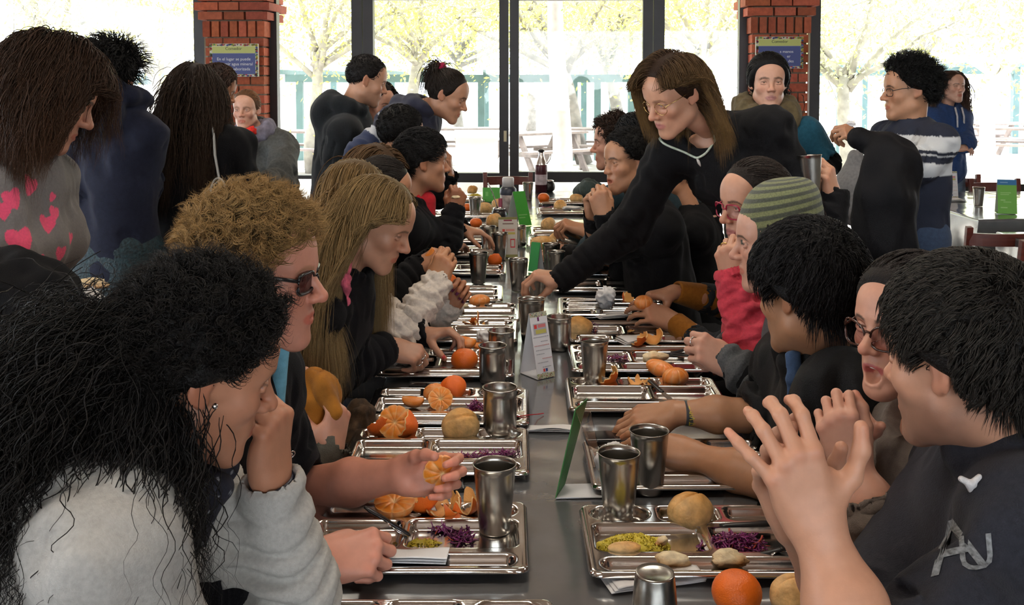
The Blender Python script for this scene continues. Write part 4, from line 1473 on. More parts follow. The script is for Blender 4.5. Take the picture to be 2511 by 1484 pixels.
RT = [(1447, 1410, 'steel tray with bread roll, yellow rice and red cabbage'),
      (1452, 1195, 'steel tray under the arms of the wristband wearer'),
      (1397, 1005, 'steel tray with peeled segments and a table knife'),
      (1402, 908, 'steel tray with bread crusts below the ringed hand'),
      (1400, 836, 'steel tray with red cabbage and torn peel by the straight cup'),
      (1372, 772, 'steel tray with a crumpled paper napkin'),
      (1345, 712, 'empty steel tray under the reaching black sleeve'),
      (1360, 672, 'steel tray half hidden by the reaching black sleeve'),
      (1300, 641, 'steel tray behind the two cups near the reaching arm'),
      (1292, 602, 'steel tray with a long bread loaf'),
      (1300, 575, 'steel tray under the hand tilting a cup'),
      (1318, 523, 'steel tray with cabbage and a pale bun before the clasped hands'),
      (1322, 498, 'steel tray with a whole mandarin and a bun before the clasped hands')]
for i, (x, y, l) in enumerate(RT):
    t = T(x, y, ZT + .022)
    tray(l, t[0] + TW, t[1] + TD, False, (-.05 if i == 5 else RNG.normal() * .012), i in (3, 4, 5, 8))

# ---------------------------------------------------------------- cups
M_CUP = mat('brushed_cup_steel', (.42, .405, .375), .24, 1.0, noise=.12, nscale=30, stretch=(1, 1, .06), aniso=.5)
def cup_mesh(kind, h, r0, r1):
    if kind == 'T':
        p = [(0, .003), (r0 - .006, .003), (r0 - .001, 0), (r0, .004)]
        p += [(r0 + (r1 - r0) * t, h * t) for t in (.15, .35, .55, .75, .9, .985)]
        p += [(r1 + .0014, h - .0005), (r1 + .0008, h + .0008), (r1 - .0014, h)]
        p += [(r0 + (r1 - r0) * t - .0014, h * t + .002) for t in (.9, .6, .3, .04)] + [(r0 - .006, .006), (0, .006)]
    else:
        p = [(0, .002), (r0 - .012, .002), (r0 - .004, .003), (r0 - .0008, .009), (r0, .016)]
        p += [(r0, h * t) for t in (.4, .8)] + [(r0, h - .006), (r0 + .0022, h - .004), (r0 + .0026, h - .001), (r0 + .0005, h + .0006), (r0 - .0018, h - .002)]
        p += [(r0 - .0018, h * .5), (r0 - .0018, .02), (r0 - .01, .006), (0, .005)]
    me = MB().lathe(p, 40).mesh('cup', smooth=True)
    me.materials.append(M_CUP)
    return me
CUPS = {'T': cup_mesh('T', .13, .029, .0405), 'C': cup_mesh('C', .108, .0385, .0385), 'S': cup_mesh('T', .115, .027, .0385)}
G_CU = 'steel drinking cups'
def cup(label, kind, loc, rot=(0, 0, 0), s=1.0):
    o = bpy.data.objects.new('cup', CUPS[kind])
    C.objects.link(o); o.location = loc; o.rotation_euler = rot; o.scale = (s, s, s)
    return tag(o, label, 'cup', G_CU)
TB = ZT + .0055                                   # bottom of a tray's wells
cup('tapered steel cup standing on the tray with the folded napkin', 'T', T(1213, 1303, TB))
cup('tapered steel cup standing in the round well by the bread roll and rice', 'T', T(1517, 1270, TB))
cup('tapered steel cup close behind the one by the green card\'s foot', 'T', T(1591, 1206, ZT))
b = T(1606, 1402, ZT + .13)
cup('steel cup turned upside down at the lower picture edge', 'T', b, (PI, 0, 0), 1.0)
cup('straight steel cup on the tray with the halved mandarin', 'C', T(1226, 1062, TB), s=1.05)
cup('straight bluish steel cup nearest the whole mandarin', 'C', T(1208, 938, ZT))
cup('straight steel cup standing behind the bluish one', 'C', T(1229, 896, ZT))
cup('tapered steel cup in the round well of the tray with the table knife', 'T', T(1457, 944, TB), s=.98)
cup('straight dark steel cup next to the white tent card', 'C', T(1371, 858, ZT))
cup('big steel cup standing just before the gripped one', 'T', T(1303, 838, ZT), s=1.1)
CUP_HELD = T(1313, 765, ZT)
cup('steel cup gripped from above by the leaning woman in black', 'T', CUP_HELD)
cup('slim steel cup standing beyond the gripped one', 'T', T(1271, 712, ZT))
cup('tapered steel cup by the purple-nailed hand', 'T', T(1173, 694, ZT + .004))
cup('dark steel cup left of the printed menu box', 'T', T(1197, 618, ZT))
cup('amber-reflecting steel cup standing before the printed menu box', 'T', T(1225, 637, ZT))
cup('steel cup standing just behind the printed menu box', 'C', T(1272, 604, ZT))
cup('wide steel cup under the reaching forearm', 'T', T(1352, 668, ZT))
cup('short steel cup in front of the wide one under the forearm', 'S', T(1364, 680, ZT))
cup('steel cup beyond the two under the reaching forearm', 'T', T(1382, 632, ZT))
cup('steel cup among the far bread rolls by the gourd', 'T', T(1165, 534, ZT))
cup('steel cup standing alone beyond the lime tent card', 'T', T(1295, 491, ZT))
cup('steel cup on the table with the blue and green card', 'T', T(2399, 505, ZT))

# ---------------------------------------------------------------- food
M_MAND = mat('mandarin_skin', (.86, .16, .010), .38, bump=.22, bscale=420, noise=.08, nscale=25)
M_FLESH = mat('mandarin_flesh', attr=True, rough=.38, sss=.12, bump=.08, bscale=300)
M_PEEL = mat('mandarin_peel', attr=True, rough=.55, bump=.15, bscale=350)
M_BREAD = mat('bread_crust', attr=True, rough=.55, noise=.22, nscale=55, bump=.22, bscale=110)
M_CRUMB = mat('bread_crumb', (.72, .56, .33), .9, noise=.12, nscale=90, bump=.5, bscale=180)
M_NAP = mat('paper_napkin', (.74, .73, .73), .9, noise=.03, nscale=20, bump=.08, bscale=260)
ORANGE, PITH = A(.86, .19, .015), A(.80, .50, .22)

def mandarin(label, loc, r=.034, name='mandarin'):
    def fn(v, d):
        z = d[:, 2]
        return v * (A(1, 1, .84)) * (1 - .10 * np.exp(-((1 - np.abs(z)) / .05)) )[:, None]
    mb = MB().ball((0, 0, r * .84), r, 18, fn=fn)
    mb.tube([(0, 0, r * 1.5), (0, 0, r * 1.56)], [.003, .0022], 6)
    o = mb.build(name, M_MAND, smooth=True, loc=loc)
    return tag(o, label, 'fruit')

def segball(r, cut=1.0, n=10, seed=0):
    """peeled mandarin (cut=1) or the lower part of one with its cut face upwards (cut<1)"""
    rg = np.random.default_rng(seed)
    th = np.linspace(0, PI * (1 if cut >= 1 else .5), 22); ph = np.linspace(0, 2 * PI, 97)
    TH, PH = np.meshgrid(PI - th, ph, indexing='ij')
    groove = np.abs(np.sin(PH * n / 2))
    R = r * (1 - .085 * (1 - groove) ** 5 * np.sin(TH))
    G = np.stack([R * np.sin(TH) * np.cos(PH), R * np.sin(TH) * np.sin(PH), R * np.cos(TH) * .86], -1)
    v = G.reshape(-1, 3)
    vein = np.clip(wob(v, 260, seed) * .5 + .2, 0, 1) * .5 + .65 * (1 - groove.ravel()) ** 4
    col = A(.86, .27, .045) * (1 - vein[:, None] * .6) + A(.86, .62, .36) * vein[:, None] * .6
    mb = MB().sheet(G, col)
    if cut < 1:
        rr = np.linspace(1, 0, 14)
        RR, PH2 = np.meshgrid(rr, ph, indexing='ij')
        g2 = np.abs(np.sin(PH2 * n / 2))
        z = -r * .10 * np.exp(-(RR / .16) ** 2) + r * .07 * g2 ** .5 * np.sin(np.clip(RR, 0, 1) * PI)
        edge = r * (1 - .085 * (1 - g2) ** 5)
        G2 = np.stack([edge * RR * np.cos(PH2), edge * RR * np.sin(PH2), z], -1)
        w = np.clip((1 - g2) ** 4 * .42 * (RR < .97) + .8 * np.exp(-(RR / .16) ** 2) + .4 * (RR > .95) + .25 * np.clip(wob(G2.reshape(-1, 3), 300, seed).reshape(RR.shape), 0, 1), 0, 1).ravel()[:, None]
        mb.sheet(G2[:, ::-1], A(.88, .27, .02) * (1 - w) + A(.88, .68, .36) * w)
    return mb

def half(label, loc, r=.034, R=None, seed=0):
    mb = segball(r, .5, 10, seed)
    v = np.concatenate(mb.v)
    if R is not None: v = v @ np.asarray(R).T
    v[:, 2] -= v[:, 2].min()
    me = mesh_from('mandarin_half', v, mb.f, np.concatenate(mb.c))
    return tag(link('mandarin_half', me, M_FLESH, None, loc), label, 'fruit')

def peeled(label, loc, r=.03, sc=(1, 1, 1), R=None, seed=0):
    mb = segball(r, 1, 10, seed)
    v = np.concatenate(mb.v) * A(*sc)
    if R is not None: v = v @ np.asarray(R).T
    v[:, 2] -= v[:, 2].min()
    me = mesh_from('peeled_mandarin', v, mb.f, np.concatenate(mb.c))
    return tag(link('peeled_mandarin', me, M_FLESH, None, loc), label, 'fruit')

def wedge(label, loc, L=.05, R=None, seed=0, w=.021, h=.024):
    t = np.linspace(0, PI, 21); a = np.linspace(0, 2 * PI, 21)
    Tt, Aa = np.meshgrid(t, a, indexing='ij')
    s = np.sin(Tt) ** .75
    x = -L / 2 * np.cos(Tt); yy = w / 2 * s * np.cos(Aa) * (1 - .55 * np.clip(np.sin(Aa), 0, 1)); z = h / 2 * s * np.sin(Aa) - .010 * np.sin(Tt) + .010
    G = np.stack([x, yy, z], -1)
    v = G.reshape(-1, 3)
    ve = np.clip(wob(v * A(.4, 1, 1), 420, seed), 0, 1) * .45
    col = A(.88, .27, .035) * (1 - ve[:, None]) + A(.88, .6, .34) * ve[:, None]
    if R is not None: v = v @ np.asarray(R).T
    v = v - A(0, 0, v[:, 2].min())
    mb = MB().sheet(v.reshape(G.shape), col)
    return tag(mb.build('mandarin_wedge', M_FLESH, attr=True, smooth=True, loc=loc), label, 'fruit')

def peel(label, loc, size=.03, R=None, seed=0, curl=1.0, lobes=5, depth=.5):
    rg = np.random.default_rng(seed)
    nr, na = 11, 60
    rr = np.linspace(0, 1, nr); an = np.linspace(0, 2 * PI, na + 1)
    RR, AN = np.meshgrid(rr, an, indexing='ij')
    p1, p2, p3 = rg.random(3) * 6.28
    bd = 1 + depth * (.55 * np.sin(lobes * AN + p1) + .3 * np.sin((lobes + 2) * AN + p2) + .18 * np.sin(11 * AN + p3))
    bd = np.clip(bd, .25, 1.8)
    L = RR * bd * size
    th = L / (.034) * curl
    z = .034 * (1 - np.cos(th)); rad = .034 * np.sin(np.minimum(th, 2.2))
    G = np.stack([rad * np.cos(AN), rad * np.sin(AN), z], -1)
    G += .003 * np.stack([wob(G.reshape(-1, 3), 90, seed + i) for i in range(3)], -1).reshape(G.shape)
    v1 = G; v2 = G * A(.93, .93, 1) + A(0, 0, .0022)
    Rm = np.eye(3) if R is None else np.asarray(R)
    o1, o2 = (v1.reshape(-1, 3) @ Rm.T).reshape(G.shape), (v2.reshape(-1, 3) @ Rm.T).reshape(G.shape)
    zmin = min(o1[..., 2].min(), o2[..., 2].min())
    o1 -= A(0, 0, zmin); o2 -= A(0, 0, zmin)
    mb = MB().sheet(o1, A(.84, .15, .012)).sheet(o2[:, ::-1], A(.84, .42, .12))
    rim = np.stack([o1[-1], o2[-1]])
    mb.sheet(rim, A(.84, .5, .2))
    return tag(mb.build('orange_peel', M_PEEL, attr=True, smooth=True, loc=loc), label, 'peel')

def roll(label, loc, r=(.043, .038, .03), rz=0, seed=0, name='bread_roll', tilt=0):
    def fn(v, d):
        n = wob(d, 3.2, seed); n2 = wob(d, 9, seed + 2)
        cr = np.exp(-((d[:, 1] + .12 * np.sin(d[:, 0] * 3 + seed)) / .09) ** 2) * np.clip(d[:, 2] * 1.5, 0, 1)
        lip = np.exp(-((d[:, 1] + .22 + .12 * np.sin(d[:, 0] * 3 + seed)) / .10) ** 2) * np.clip(d[:, 2], 0, 1)
        return v * (1 + .06 * n + .014 * n2 - .15 * cr + .05 * lip)[:, None]
    mb = MB().ball((0, 0, 0), r, 26, R=rotz(rz) @ rotx(tilt), fn=fn)
    v = mb.v[0]
    v[:, 2] = np.maximum(v[:, 2], -.72 * r[2])
    v[:, 2] -= v[:, 2].min()
    h = v[:, 2] / v[:, 2].max()
    w = np.clip(h * 1.1 + .22 * wob(v, 60, seed + 3), 0, 1)[:, None]
    w2 = np.clip(.5 + .9 * wob(v, 45, seed + 5), 0, 1)[:, None] * np.clip((h - .55) * 3, 0, 1)[:, None]
    mb.c[0] = A(.80, .56, .27) * (1 - w) + A(.66, .33, .085) * w
    mb.c[0] = mb.c[0] * (1 - .45 * w2) + A(.84, .62, .33) * .45 * w2
    return tag(mb.build(name, M_BREAD, attr=True, smooth=True, loc=loc), label, 'bread')

def crust(label, loc, L=.06, seed=0, rz=0):
    def fn(v, d):
        return v * (1 + .22 * wob(d, 4.5, seed) + .08 * wob(d, 12, seed + 1))[:, None]
    mb = MB().ball((0, 0, 0), (L / 2, L * .26, L * .2), 14, R=rotz(rz), fn=fn)
    v = mb.v[0]; v[:, 2] -= v[:, 2].min()
    w = np.clip(v[:, 2] / v[:, 2].max() * 1.5 - .2 + .4 * wob(v, 110, seed + 2), 0, 1)[:, None]
    mb.c[0] = A(.55, .25, .06) * (1 - w) + A(.80, .66, .42) * w
    return tag(mb.build('bread_piece', M_BREAD, attr=True, smooth=True, loc=loc), label, 'bread')

def rice(label, loc, rx=.05, ry=.03, h=.018, seed=0, n=420, name='rice'):
    rg = np.random.default_rng(seed)
    mb = MB()
    th = np.linspace(0, 1, 12); an = np.linspace(0, 2 * PI, 41)
    RR, AN = np.meshgrid(th, an, indexing='ij')
    bd = 1 + .14 * np.sin(3 * AN + seed) + .1 * np.sin(7 * AN)
    G = np.stack([RR * rx * bd * np.cos(AN), RR * ry * bd * np.sin(AN), h * (1 - RR ** 2) ** .8], -1)
    G[..., 2] += .003 * wob(G.reshape(-1, 3), 320, seed).reshape(RR.shape) * (RR < .98)
    mb.sheet(G, A(.60, .48, .04))
    for i in range(n):
        r_, a = rg.random() ** .6 * 1.06, rg.random() * 6.28
        c = A(r_ * rx * math.cos(a), r_ * ry * math.sin(a), max(h * (1 - min(r_, 1) ** 2) ** .8, 0) + .0012)
        d = unit(rg.normal(size=3)) * .0024
        mb.tube([c - d, c, c + d], [.0009, .0015, .0009], 5, A(.66, .54, .06) * (.8 + .4 * rg.random()), cap=False)
    o = mb.build(name, mat('yellow_rice', attr=True, rough=.5), attr=True, smooth=True, loc=loc)
    return tag(o, label, 'rice', kind='stuff')

def cabbage(label, loc, rx=.055, ry=.035, h=.022, n=240, seed=0):
    rg = np.random.default_rng(seed)
    mb = MB()
    for i in range(n):
        r_, a = rg.random() ** .6, rg.random() * 6.28
        c = A(r_ * rx * math.cos(a), r_ * ry * math.sin(a), .003 + h * (1 - r_ ** 2) * rg.random())
        L = .012 + .018 * rg.random(); d = unit(rg.normal(size=3) * A(1, 1, .45)); s = unit(np.cross(d, rg.normal(size=3)))
        t = np.linspace(-1, 1, 5)[:, None]
        pts = c + d * t * L / 2 + s * (t ** 2) * L * .25 * rg.random()
        pts[:, 2] = np.maximum(pts[:, 2], .001)
        col = (A(.16, .012, .10), A(.24, .03, .17), A(.42, .16, .30), A(.45, .06, .03))[rg.choice(4, p=(.5, .3, .13, .07))]
        mb.tube(pts, .0016 * (.7 + .6 * rg.random()), 4, col, flat=.55)
    o = mb.build('red_cabbage', mat('cabbage', attr=True, rough=.3), attr=True, smooth=True, loc=loc)
    return tag(o, label, 'salad', kind='stuff')

def napkin_flat(label, loc, w, l, rz, seed=0, th=.009):
    nx, ny = 22, 12
    x, y = np.meshgrid(np.linspace(-w / 2, w / 2, nx), np.linspace(-l / 2, l / 2, ny), indexing='ij')
    p = np.stack([x, y, 0 * x], -1).reshape(-1, 3)
    z = .0035 * wob(p, 55, seed)
    mb = MB()
    for k, zz in enumerate((0, th * .5, th)):
        q = p.copy(); q[:, 2] = zz + z * (.2 + .5 * k) + .003; q[:, 2] = np.maximum(q[:, 2], .0006 + zz * .2)
        q[:, :2] = (q[:, :2] * (1 - .03 * k)) + A(.003, -.002) * k
        mb.sheet(q.reshape(nx, ny, 3))
    e = mb.build('napkin', M_NAP, smooth=True, loc=loc); e.rotation_euler = (0, 0, rz)
    thick(e, .0012)
    return tag(e, label, 'napkin')

def napkin_crumple(label, loc, r=.03, seed=0, flat=.75):
    def fn(v, d):
        a = np.abs(wob(d, 5.5, seed)); b_ = np.abs(wob(d, 11, seed + 1))
        return v * (1.05 - .32 * np.clip(a, 0, 1) - .14 * np.clip(b_, 0, 1) + .12 * wob(d, 3, seed + 2))[:, None]
    mb = MB().ball((0, 0, 0), (r, r * .9, r * flat), 24, fn=fn)
    mb.v[0][:, 2] -= mb.v[0][:, 2].min()
    return tag(mb.build('napkin', M_NAP, smooth=True, loc=loc), label, 'napkin')

M_BLKPL = mat('black_plastic_handle', (.012, .012, .013), .35)
M_CUT = mat('cutlery_steel', (.62, .62, .62), .16, 1.0)
def fork(label, a, b, up=(0, 0, 1)):
    """black-handled fork from handle end a to tine tips b"""
    a, b = np.asarray(a, float), np.asarray(b, float)
    d = unit(b - a); s = unit(np.cross(d, up)); n = np.cross(s, d); L = np.linalg.norm(b - a)
    e = empty('fork', a); tag(e, label, 'fork')
    f = lambda x, y, z: d * x + s * y + n * z
    MB().tube([f(0, 0, 0), f(.01, 0, 0), f(.05, 0, .001), f(.095, 0, .001), f(.1, 0, 0)], [.004, .0065, .006, .0048, .003], 10, flat=.55).build('handle', M_BLKPL, e, smooth=True)
    mb = MB().tube([f(.098, 0, 0), f(L - .06, 0, .002), f(L - .047, 0, .001)], [.0022, .0026, .004], 8, flat=.5)
    mb.tube([f(L - .05, 0, .001), f(L - .042, 0, 0), f(L - .034, 0, -.001)], [.006, .0115, .0115], 10, flat=.14)
    for k in range(4):
        y = (k - 1.5) * .0058
        mb.tube([f(L - .037, y, -.001), f(L - .02, y, -.0025), f(L, y * .96, .001)], [.0018, .0015, .0007], 6)
    mb.build('tines', M_CUT, e, smooth=True)
    return e
def knife(label, a, b, up=(0, 0, 1)):
    a, b = np.asarray(a, float), np.asarray(b, float)
    d = unit(b - a); s = unit(np.cross(d, up)); n = np.cross(s, d); L = np.linalg.norm(b - a)
    e = empty('knife', a); tag(e, label, 'knife')
    f = lambda x, y, z: d * x + s * y + n * z
    MB().tube([f(0, 0, 0), f(.01, 0, 0), f(.05, 0, 0), f(.09, 0, 0), f(.1, 0, 0)], [.005, .0085, .0075, .007, .0055], 10, flat=.5).build('handle', M_BLKPL, e, smooth=True)
    G = np.array([[f(x, y0, z) for z in (-.0008, .0008)] for x, y0 in ((.098, -.006), (L * .7, -.008), (L - .015, -.006), (L, .004), (L - .02, .007), (L * .7, .007), (.098, .006), (.098, -.006))])
    top = G[:, 1]; mb = MB().sheet(G); 
    mb.add(top[:-1], [np.arange(7)[None]]); mb.add(G[:-1, 0], [np.arange(7)[::-1][None]])
    mb.build('blade', M_CUT, e)
    return e

# --- tray with the folded napkin
half('orange half lying cut side up beside the fork handle', T(968, 1272, TB), .040, rotx(.16) @ rotz(.3), 1)
for i, (px, py, sd) in enumerate(((1060, 1262, 1), (1100, 1268, 2), (1140, 1262, 5))):
    peel(('torn orange peel scrap next to the orange half', 'torn orange peel scrap in the middle of its heap by the tapered cup', 'torn orange peel scrap touching the tapered cup\'s side')[i], T(px, py, TB), .046, rotz(sd) @ rotx(-.9 + .5 * i), sd, 1.0, 4, .5)
cabbage('a few red cabbage shreds beside the fork tines', T(1085, 1300, TB), .022, .014, .004, 34, 4)
cabbage('purple cabbage remains smeared under the tapered cup', T(1132, 1320, TB), .024, .03, .006, 60, 5)
rice('yellow rice crumbs left around the fork tines', T(1025, 1335, TB), .04, .02, .0008, 6, 60)
FORK_A, FORK_B = T(893, 1243, ZT + .075), T(1003, 1312, ZT + .022)
fork('black-handled fork held by the curly blond man', FORK_A, FORK_B)
napkin_flat('white paper napkin folded along the near rim of a tray', T(1018, 1372, ZT + .02), .112, .04, -.06, 3, .012)
# --- tray with the halved mandarin
half('upright mandarin half beside an empty shell of peel', T(968, 1075, TB), .040, rotx(1.15) @ rotz(.2), 3)
peel('hollow mandarin peel standing against the upright half', T(1017, 1068, TB), .048, rotz(.5) @ roty(-1.1), 7, 1.2, 2, .15)
peel('reddish peel tip behind the upright mandarin half', T(935, 1078, TB), .03, rotz(2) @ roty(1.2), 9, 1.0, 2, .3)
roll('bread roll with a torn face on the tray with the halved mandarin', T(1130, 1077, TB), (.045, .04, .042), .2, 2, tilt=.5)
for i, (px, py) in enumerate(((1140, 1125), (1190, 1120), (1245, 1115))):
    cabbage(('purple cabbage left nearest the hand with the orange', 'purple cabbage left in the middle of a bright tray well', 'purple cabbage left in the tray corner below the straight cup')[i], T(px, py, TB), .03, .012, .005, 40, 20 + i)
# --- tray with wedges
wedge('mandarin wedge lying nearest the table edge', T(1013, 1000, TB), .06, rotz(-.2), 1, .026, .03)
half('pale mandarin half next to the peel shell', T(1080, 1006, TB), .032, rotx(.9) @ rotz(.5), 12)
peeled('open mandarin half behind the pale one', T(1068, 985, TB), .03, (1.1, 1, .8), rotx(.5), 13)
peel('bright dome of mandarin peel with a curled lip', T(1112, 978, TB), .058, rotx(PI * .93), 15, 1.25, 3, .14)
cabbage('red cabbage heap left of the straight cup', T(1165, 1004, TB), .022, .02, .02, 90, 31)
fork('black-handled fork lying along the tray with wedges', T(1178, 1022, ZT + .024), T(1037, 1008, ZT + .012))
# --- big whole mandarin and neighbours
mandarin('big glossy whole mandarin by the bluish cup', T(1139, 910, TB), .040)
peel('torn peel standing up in the tray behind the hands', T(1165, 800, TB), .03, rotz(1) @ rotx(-.8), 17, 1, 4, .7)
peel('pale flat peel in the tray behind the hands', T(1180, 806, TB), .03, rotx(.2), 18, .8, 5, .5)
napkin_crumple('white napkin behind the hand with an orange wedge', T(1190, 846, ZT + .02), .034, 3)
wedge('orange wedge on the tray behind the straight cups', T(1182, 862, TB), .06, rotz(.2), 5, .03, .03)
peeled('lone peeled mandarin half on a shiny tray', T(1176, 752, TB), .036, (1.15, .9, .75), rotz(.4), 22)
crust('bitten bread and peel scraps before the cream sleeve', T(1125, 765, TB), .07, 6)
peel('orange slice of peel beside a tapered cup far down the table', T(1206, 655, TB), .045, rotz(1) @ roty(1.2), 24, 1.1, 3, .3)
mandarin('whole mandarin held behind the cream sleeve', T(1100, 706, ZT + .01), .035)
mandarin('far whole mandarin beside the yellow rice', T(1167, 560, TB), .037)
rice('yellow rice beside the far whole mandarin', T(1145, 566, TB), .055, .04, .018, 7, 120)
rice('farthest yellow rice heap by the lime card', T(1165, 482, TB), .055, .04, .02, 9, 90)
roll('far bun half behind the rice by the lime card', T(1158, 474, TB), (.045, .04, .035), 1, 9)
roll('pale bun between gourd and far mandarin', T(1212, 556, TB), (.05, .045, .045), .6, 11)
roll('tan bun just behind the far steel cup', T(1188, 525, TB), (.05, .045, .045), .2, 12)
roll('bun half hidden behind the gourd straw', T(1222, 512, TB), (.05, .045, .04), .9, 13)
mandarin('reddish mandarin behind the far steel cup and raised fist', T(1145, 522, TB), .038)
napkin_flat('white napkin on the tray behind the raised sleeve', T(1142, 572, ZT + .022), .13, .1, .3, 8)
# --- right side: near tray
roll('golden bread roll on the tray with rice and cabbage', T(1692, 1288, TB), (.046, .041, .036), .5, 21)
rice('yellow rice with a breaded piece on the near tray', T(1552, 1345, TB), .064, .034, .022, 31, 500)
roll('breaded cutlet lying on the yellow rice', T(1535, 1352, TB + .013), (.030, .016, .0095), .1, 33, 'cutlet')
crust('browned cutlet end at the edge of the yellow rice', T(1622, 1338, TB + .004), .034, 34, .8)
cabbage('heap of shredded red cabbage on the near tray', T(1800, 1345, TB), .062, .032, .024, 330, 41)
crust('torn white bread piece below the red cabbage', T(1785, 1392, TB), .066, 42, .1)
crust('thin bread crust behind the upturned cup', T(1648, 1392, TB), .06, 43, -.2)
napkin_flat('white napkin tucked under the upturned cup\'s tray', T(1600, 1424, ZT), .17, .06, .25, 44, .006)
knife('black-handled knife lying across the tray with the bread roll', T(1895, 1283, ZT + .026), T(1700, 1292, ZT + .02))
fork('fork leaning in the red cabbage', T(1925, 1345, ZT + .03), T(1838, 1368, ZT + .014))
# --- tray under the wristband wearer
napkin_crumple('crumpled white napkin behind the tapered cup by the green card', T(1505, 1160, TB), .042, 51, .8)
rice('rice crumbs on the tray under the wristband wearer', T(1760, 1118, TB), .05, .03, .0012, 52, 90)
# --- tray with the knife
for i, (px, py, sd) in enumerate(((1512, 950, 61), (1565, 948, 62), (1600, 955, 64))):
    peel(('pointed red peel scrap beside the tall tapered cup', 'spread pale peel in the middle of the tray with the knife', 'pale peel scrap under the knife handle')[i], T(px, py, TB), (.036, .05, .046)[i], rotz(sd) @ rotx((1.0, .3, .2)[i]), sd, (1.0, .55, .6)[i], (2, 5, 4)[i], .55)
peeled('peeled mandarin segments laid over the knife handle, far part', T(1622, 928, TB), .034, (1.4, .95, .8), rotz(-.5) @ roty(.3), 65)
peeled('peeled mandarin segments laid over the knife handle, near part', T(1656, 948, TB), .034, (1.2, .95, .9), rotz(.6), 66)
knife('table knife pointing towards the wristband', T(1592, 932, ZT + .028), T(1655, 990, ZT + .02))
# --- tray below the ringed hand
crust('hollow white bread crust below the ringed hand', T(1607, 894, TB), .085, 71, .3)
for i, (px, py, sd) in enumerate(((1580, 848, 72), (1612, 842, 73))):
    peel(('orange peel strip on the crushed napkin', 'orange peel strip nearest the ringed hand')[i], T(px, py, ZT + .022), .04, rotz(sd) @ roty(.8), sd, .9, 2, .5)
napkin_flat('crushed white napkin under orange peel strips', T(1556, 836, ZT + .022), .12, .07, .5, 74)
knife('black knife handle pointing out under the ringed hand', T(1680, 858, ZT + .03), T(1590, 880, ZT + .02))
fork('black fork handle beside the knife under the ringed hand', T(1690, 872, ZT + .03), T(1605, 866, ZT + .02))
cabbage('purple cabbage remains behind the tall tapered cup', T(1520, 880, TB), .04, .016, .004, 50, 75)
rice('rice remains below the orange peel strips', T(1580, 872, TB), .04, .02, .002, 76, 90)
# --- further trays
roll('golden bread half next to the dark straight cup', T(1418, 822, TB), (.05, .04, .036), .4, 81)
cabbage('purple cabbage beside the golden bread half', T(1452, 808, TB), .03, .025, .018, 110, 82)
peel('flat star of peel on the tray with cabbage', T(1542, 814, TB), .04, rotx(.2), 83, .5, 6, .4)
napkin_crumple('crumpled paper napkin standing on a tray', T(1486, 758, TB), .046, 84, .95)
peel('orange peel scrap beside the standing napkin', T(1535, 748, TB), .036, rotz(1) @ rotx(.7), 85, 1.0, 3, .5)
napkin_flat('white napkin lying below the mustard cuffs', T(1505, 777, ZT + .012), .13, .06, .3, 86)
napkin_crumple('flattened napkin under the reaching black sleeve', T(1388, 708, ZT), .05, 87, .3)
knife('long brown-reflecting knife along the tray\'s near rim', T(1555, 776, ZT + .016), T(1400, 780, ZT + .012))
roll('long bread loaf before the tilted cup', T(1332, 612, TB), (.07, .04, .042), .1, 91)
roll('bun under the hand tilting a cup', T(1345, 566, TB), (.045, .042, .045), .4, 92)
roll('bread slice by the cup beyond the reaching arm', T(1365, 600, TB), (.045, .03, .04), .4, 93)
peel('orange peel behind the cup beyond the reaching arm', T(1410, 592, TB), .045, rotz(1) @ rotx(.9), 94, 1, 3, .5)
mandarin('whole mandarin at the end of the far tray', T(1333, 497, TB), .042)
roll('golden bun at the end of the farthest right tray row', T(1413, 496, TB), (.05, .045, .036), .3, 95)
roll('pale bun on the tray before the clasped hands', T(1374, 515, TB), (.048, .045, .04), .9, 96)
cabbage('purple cabbage beside the pale bun', T(1342, 513, TB), .07, .05, .02, 70, 97)
cabbage('purple cabbage beside the far whole mandarin on the farthest tray', T(1368, 494, TB), .05, .05, .02, 60, 98)
napkin_flat('white napkin beside the pale bun', T(1400, 512, ZT + .02), .12, .1, .2, 99)
roll('bread roll at the lower picture edge beside the bare forearm', T(1955, 1497, ZT), (.045, .04, .034), .3, 101)
mandarin('whole mandarin at the lower picture edge', T(1806, 1502, ZT), .040)

# ---------------------------------------------------------------- table cards, flasks and small things
M_CARD = mat('white_card', (.72, .72, .74), .55)
M_GRASS = mat('green_card', (.055, .36, .04), .5)
def panel(name, a, b, c, d, m, parent, th=.0012):
    """thin panel through corners a b c d (in order)"""
    a, b, c, d = [np.asarray(q, float) for q in (a, b, c, d)]
    n = unit(np.cross(b - a, d - a)) * th / 2
    v = np.array([a - n, b - n, c - n, d - n, a + n, b + n, c + n, d + n])
    f = np.array([[3, 2, 1, 0], [4, 5, 6, 7], [0, 1, 5, 4], [1, 2, 6, 5], [2, 3, 7, 6], [3, 0, 4, 7]])
    return link(name, mesh_from(name, v, [f], None, False), m, parent)

def print_on(parent, o, ux, uy, n, w, h, items):
    """printed marks on a panel: items = (x0, x1, y0, y1, colour) in fractions of width and height"""
    for nm, lo, hi in (('printed_foot', -1, .09), ('printed_text', .09, .93), ('printed_head', .93, 2)):
        it = [q for q in items if lo <= (q[2] + q[3]) / 2 < hi]
        if not it: continue
        mb = MB()
        for k, (x0, x1, y0, y1, col) in enumerate(it):
            if len(it) <= 14: mb = MB()
            p = [o + ux * w * x + uy * h * y + n * (.0009 + .00003 * k) for x, y in ((x0, y0), (x1, y0), (x1, y1), (x0, y1))]
            mb.add(np.array(p), np.array([[0, 1, 2, 3]]), col)
            if len(it) <= 14: mb.build('printed_mark', mat('card_print', attr=True, rough=.6), parent, attr=True)
        if len(it) > 14: mb.build(nm, mat('card_print', attr=True, rough=.6), parent, attr=True)

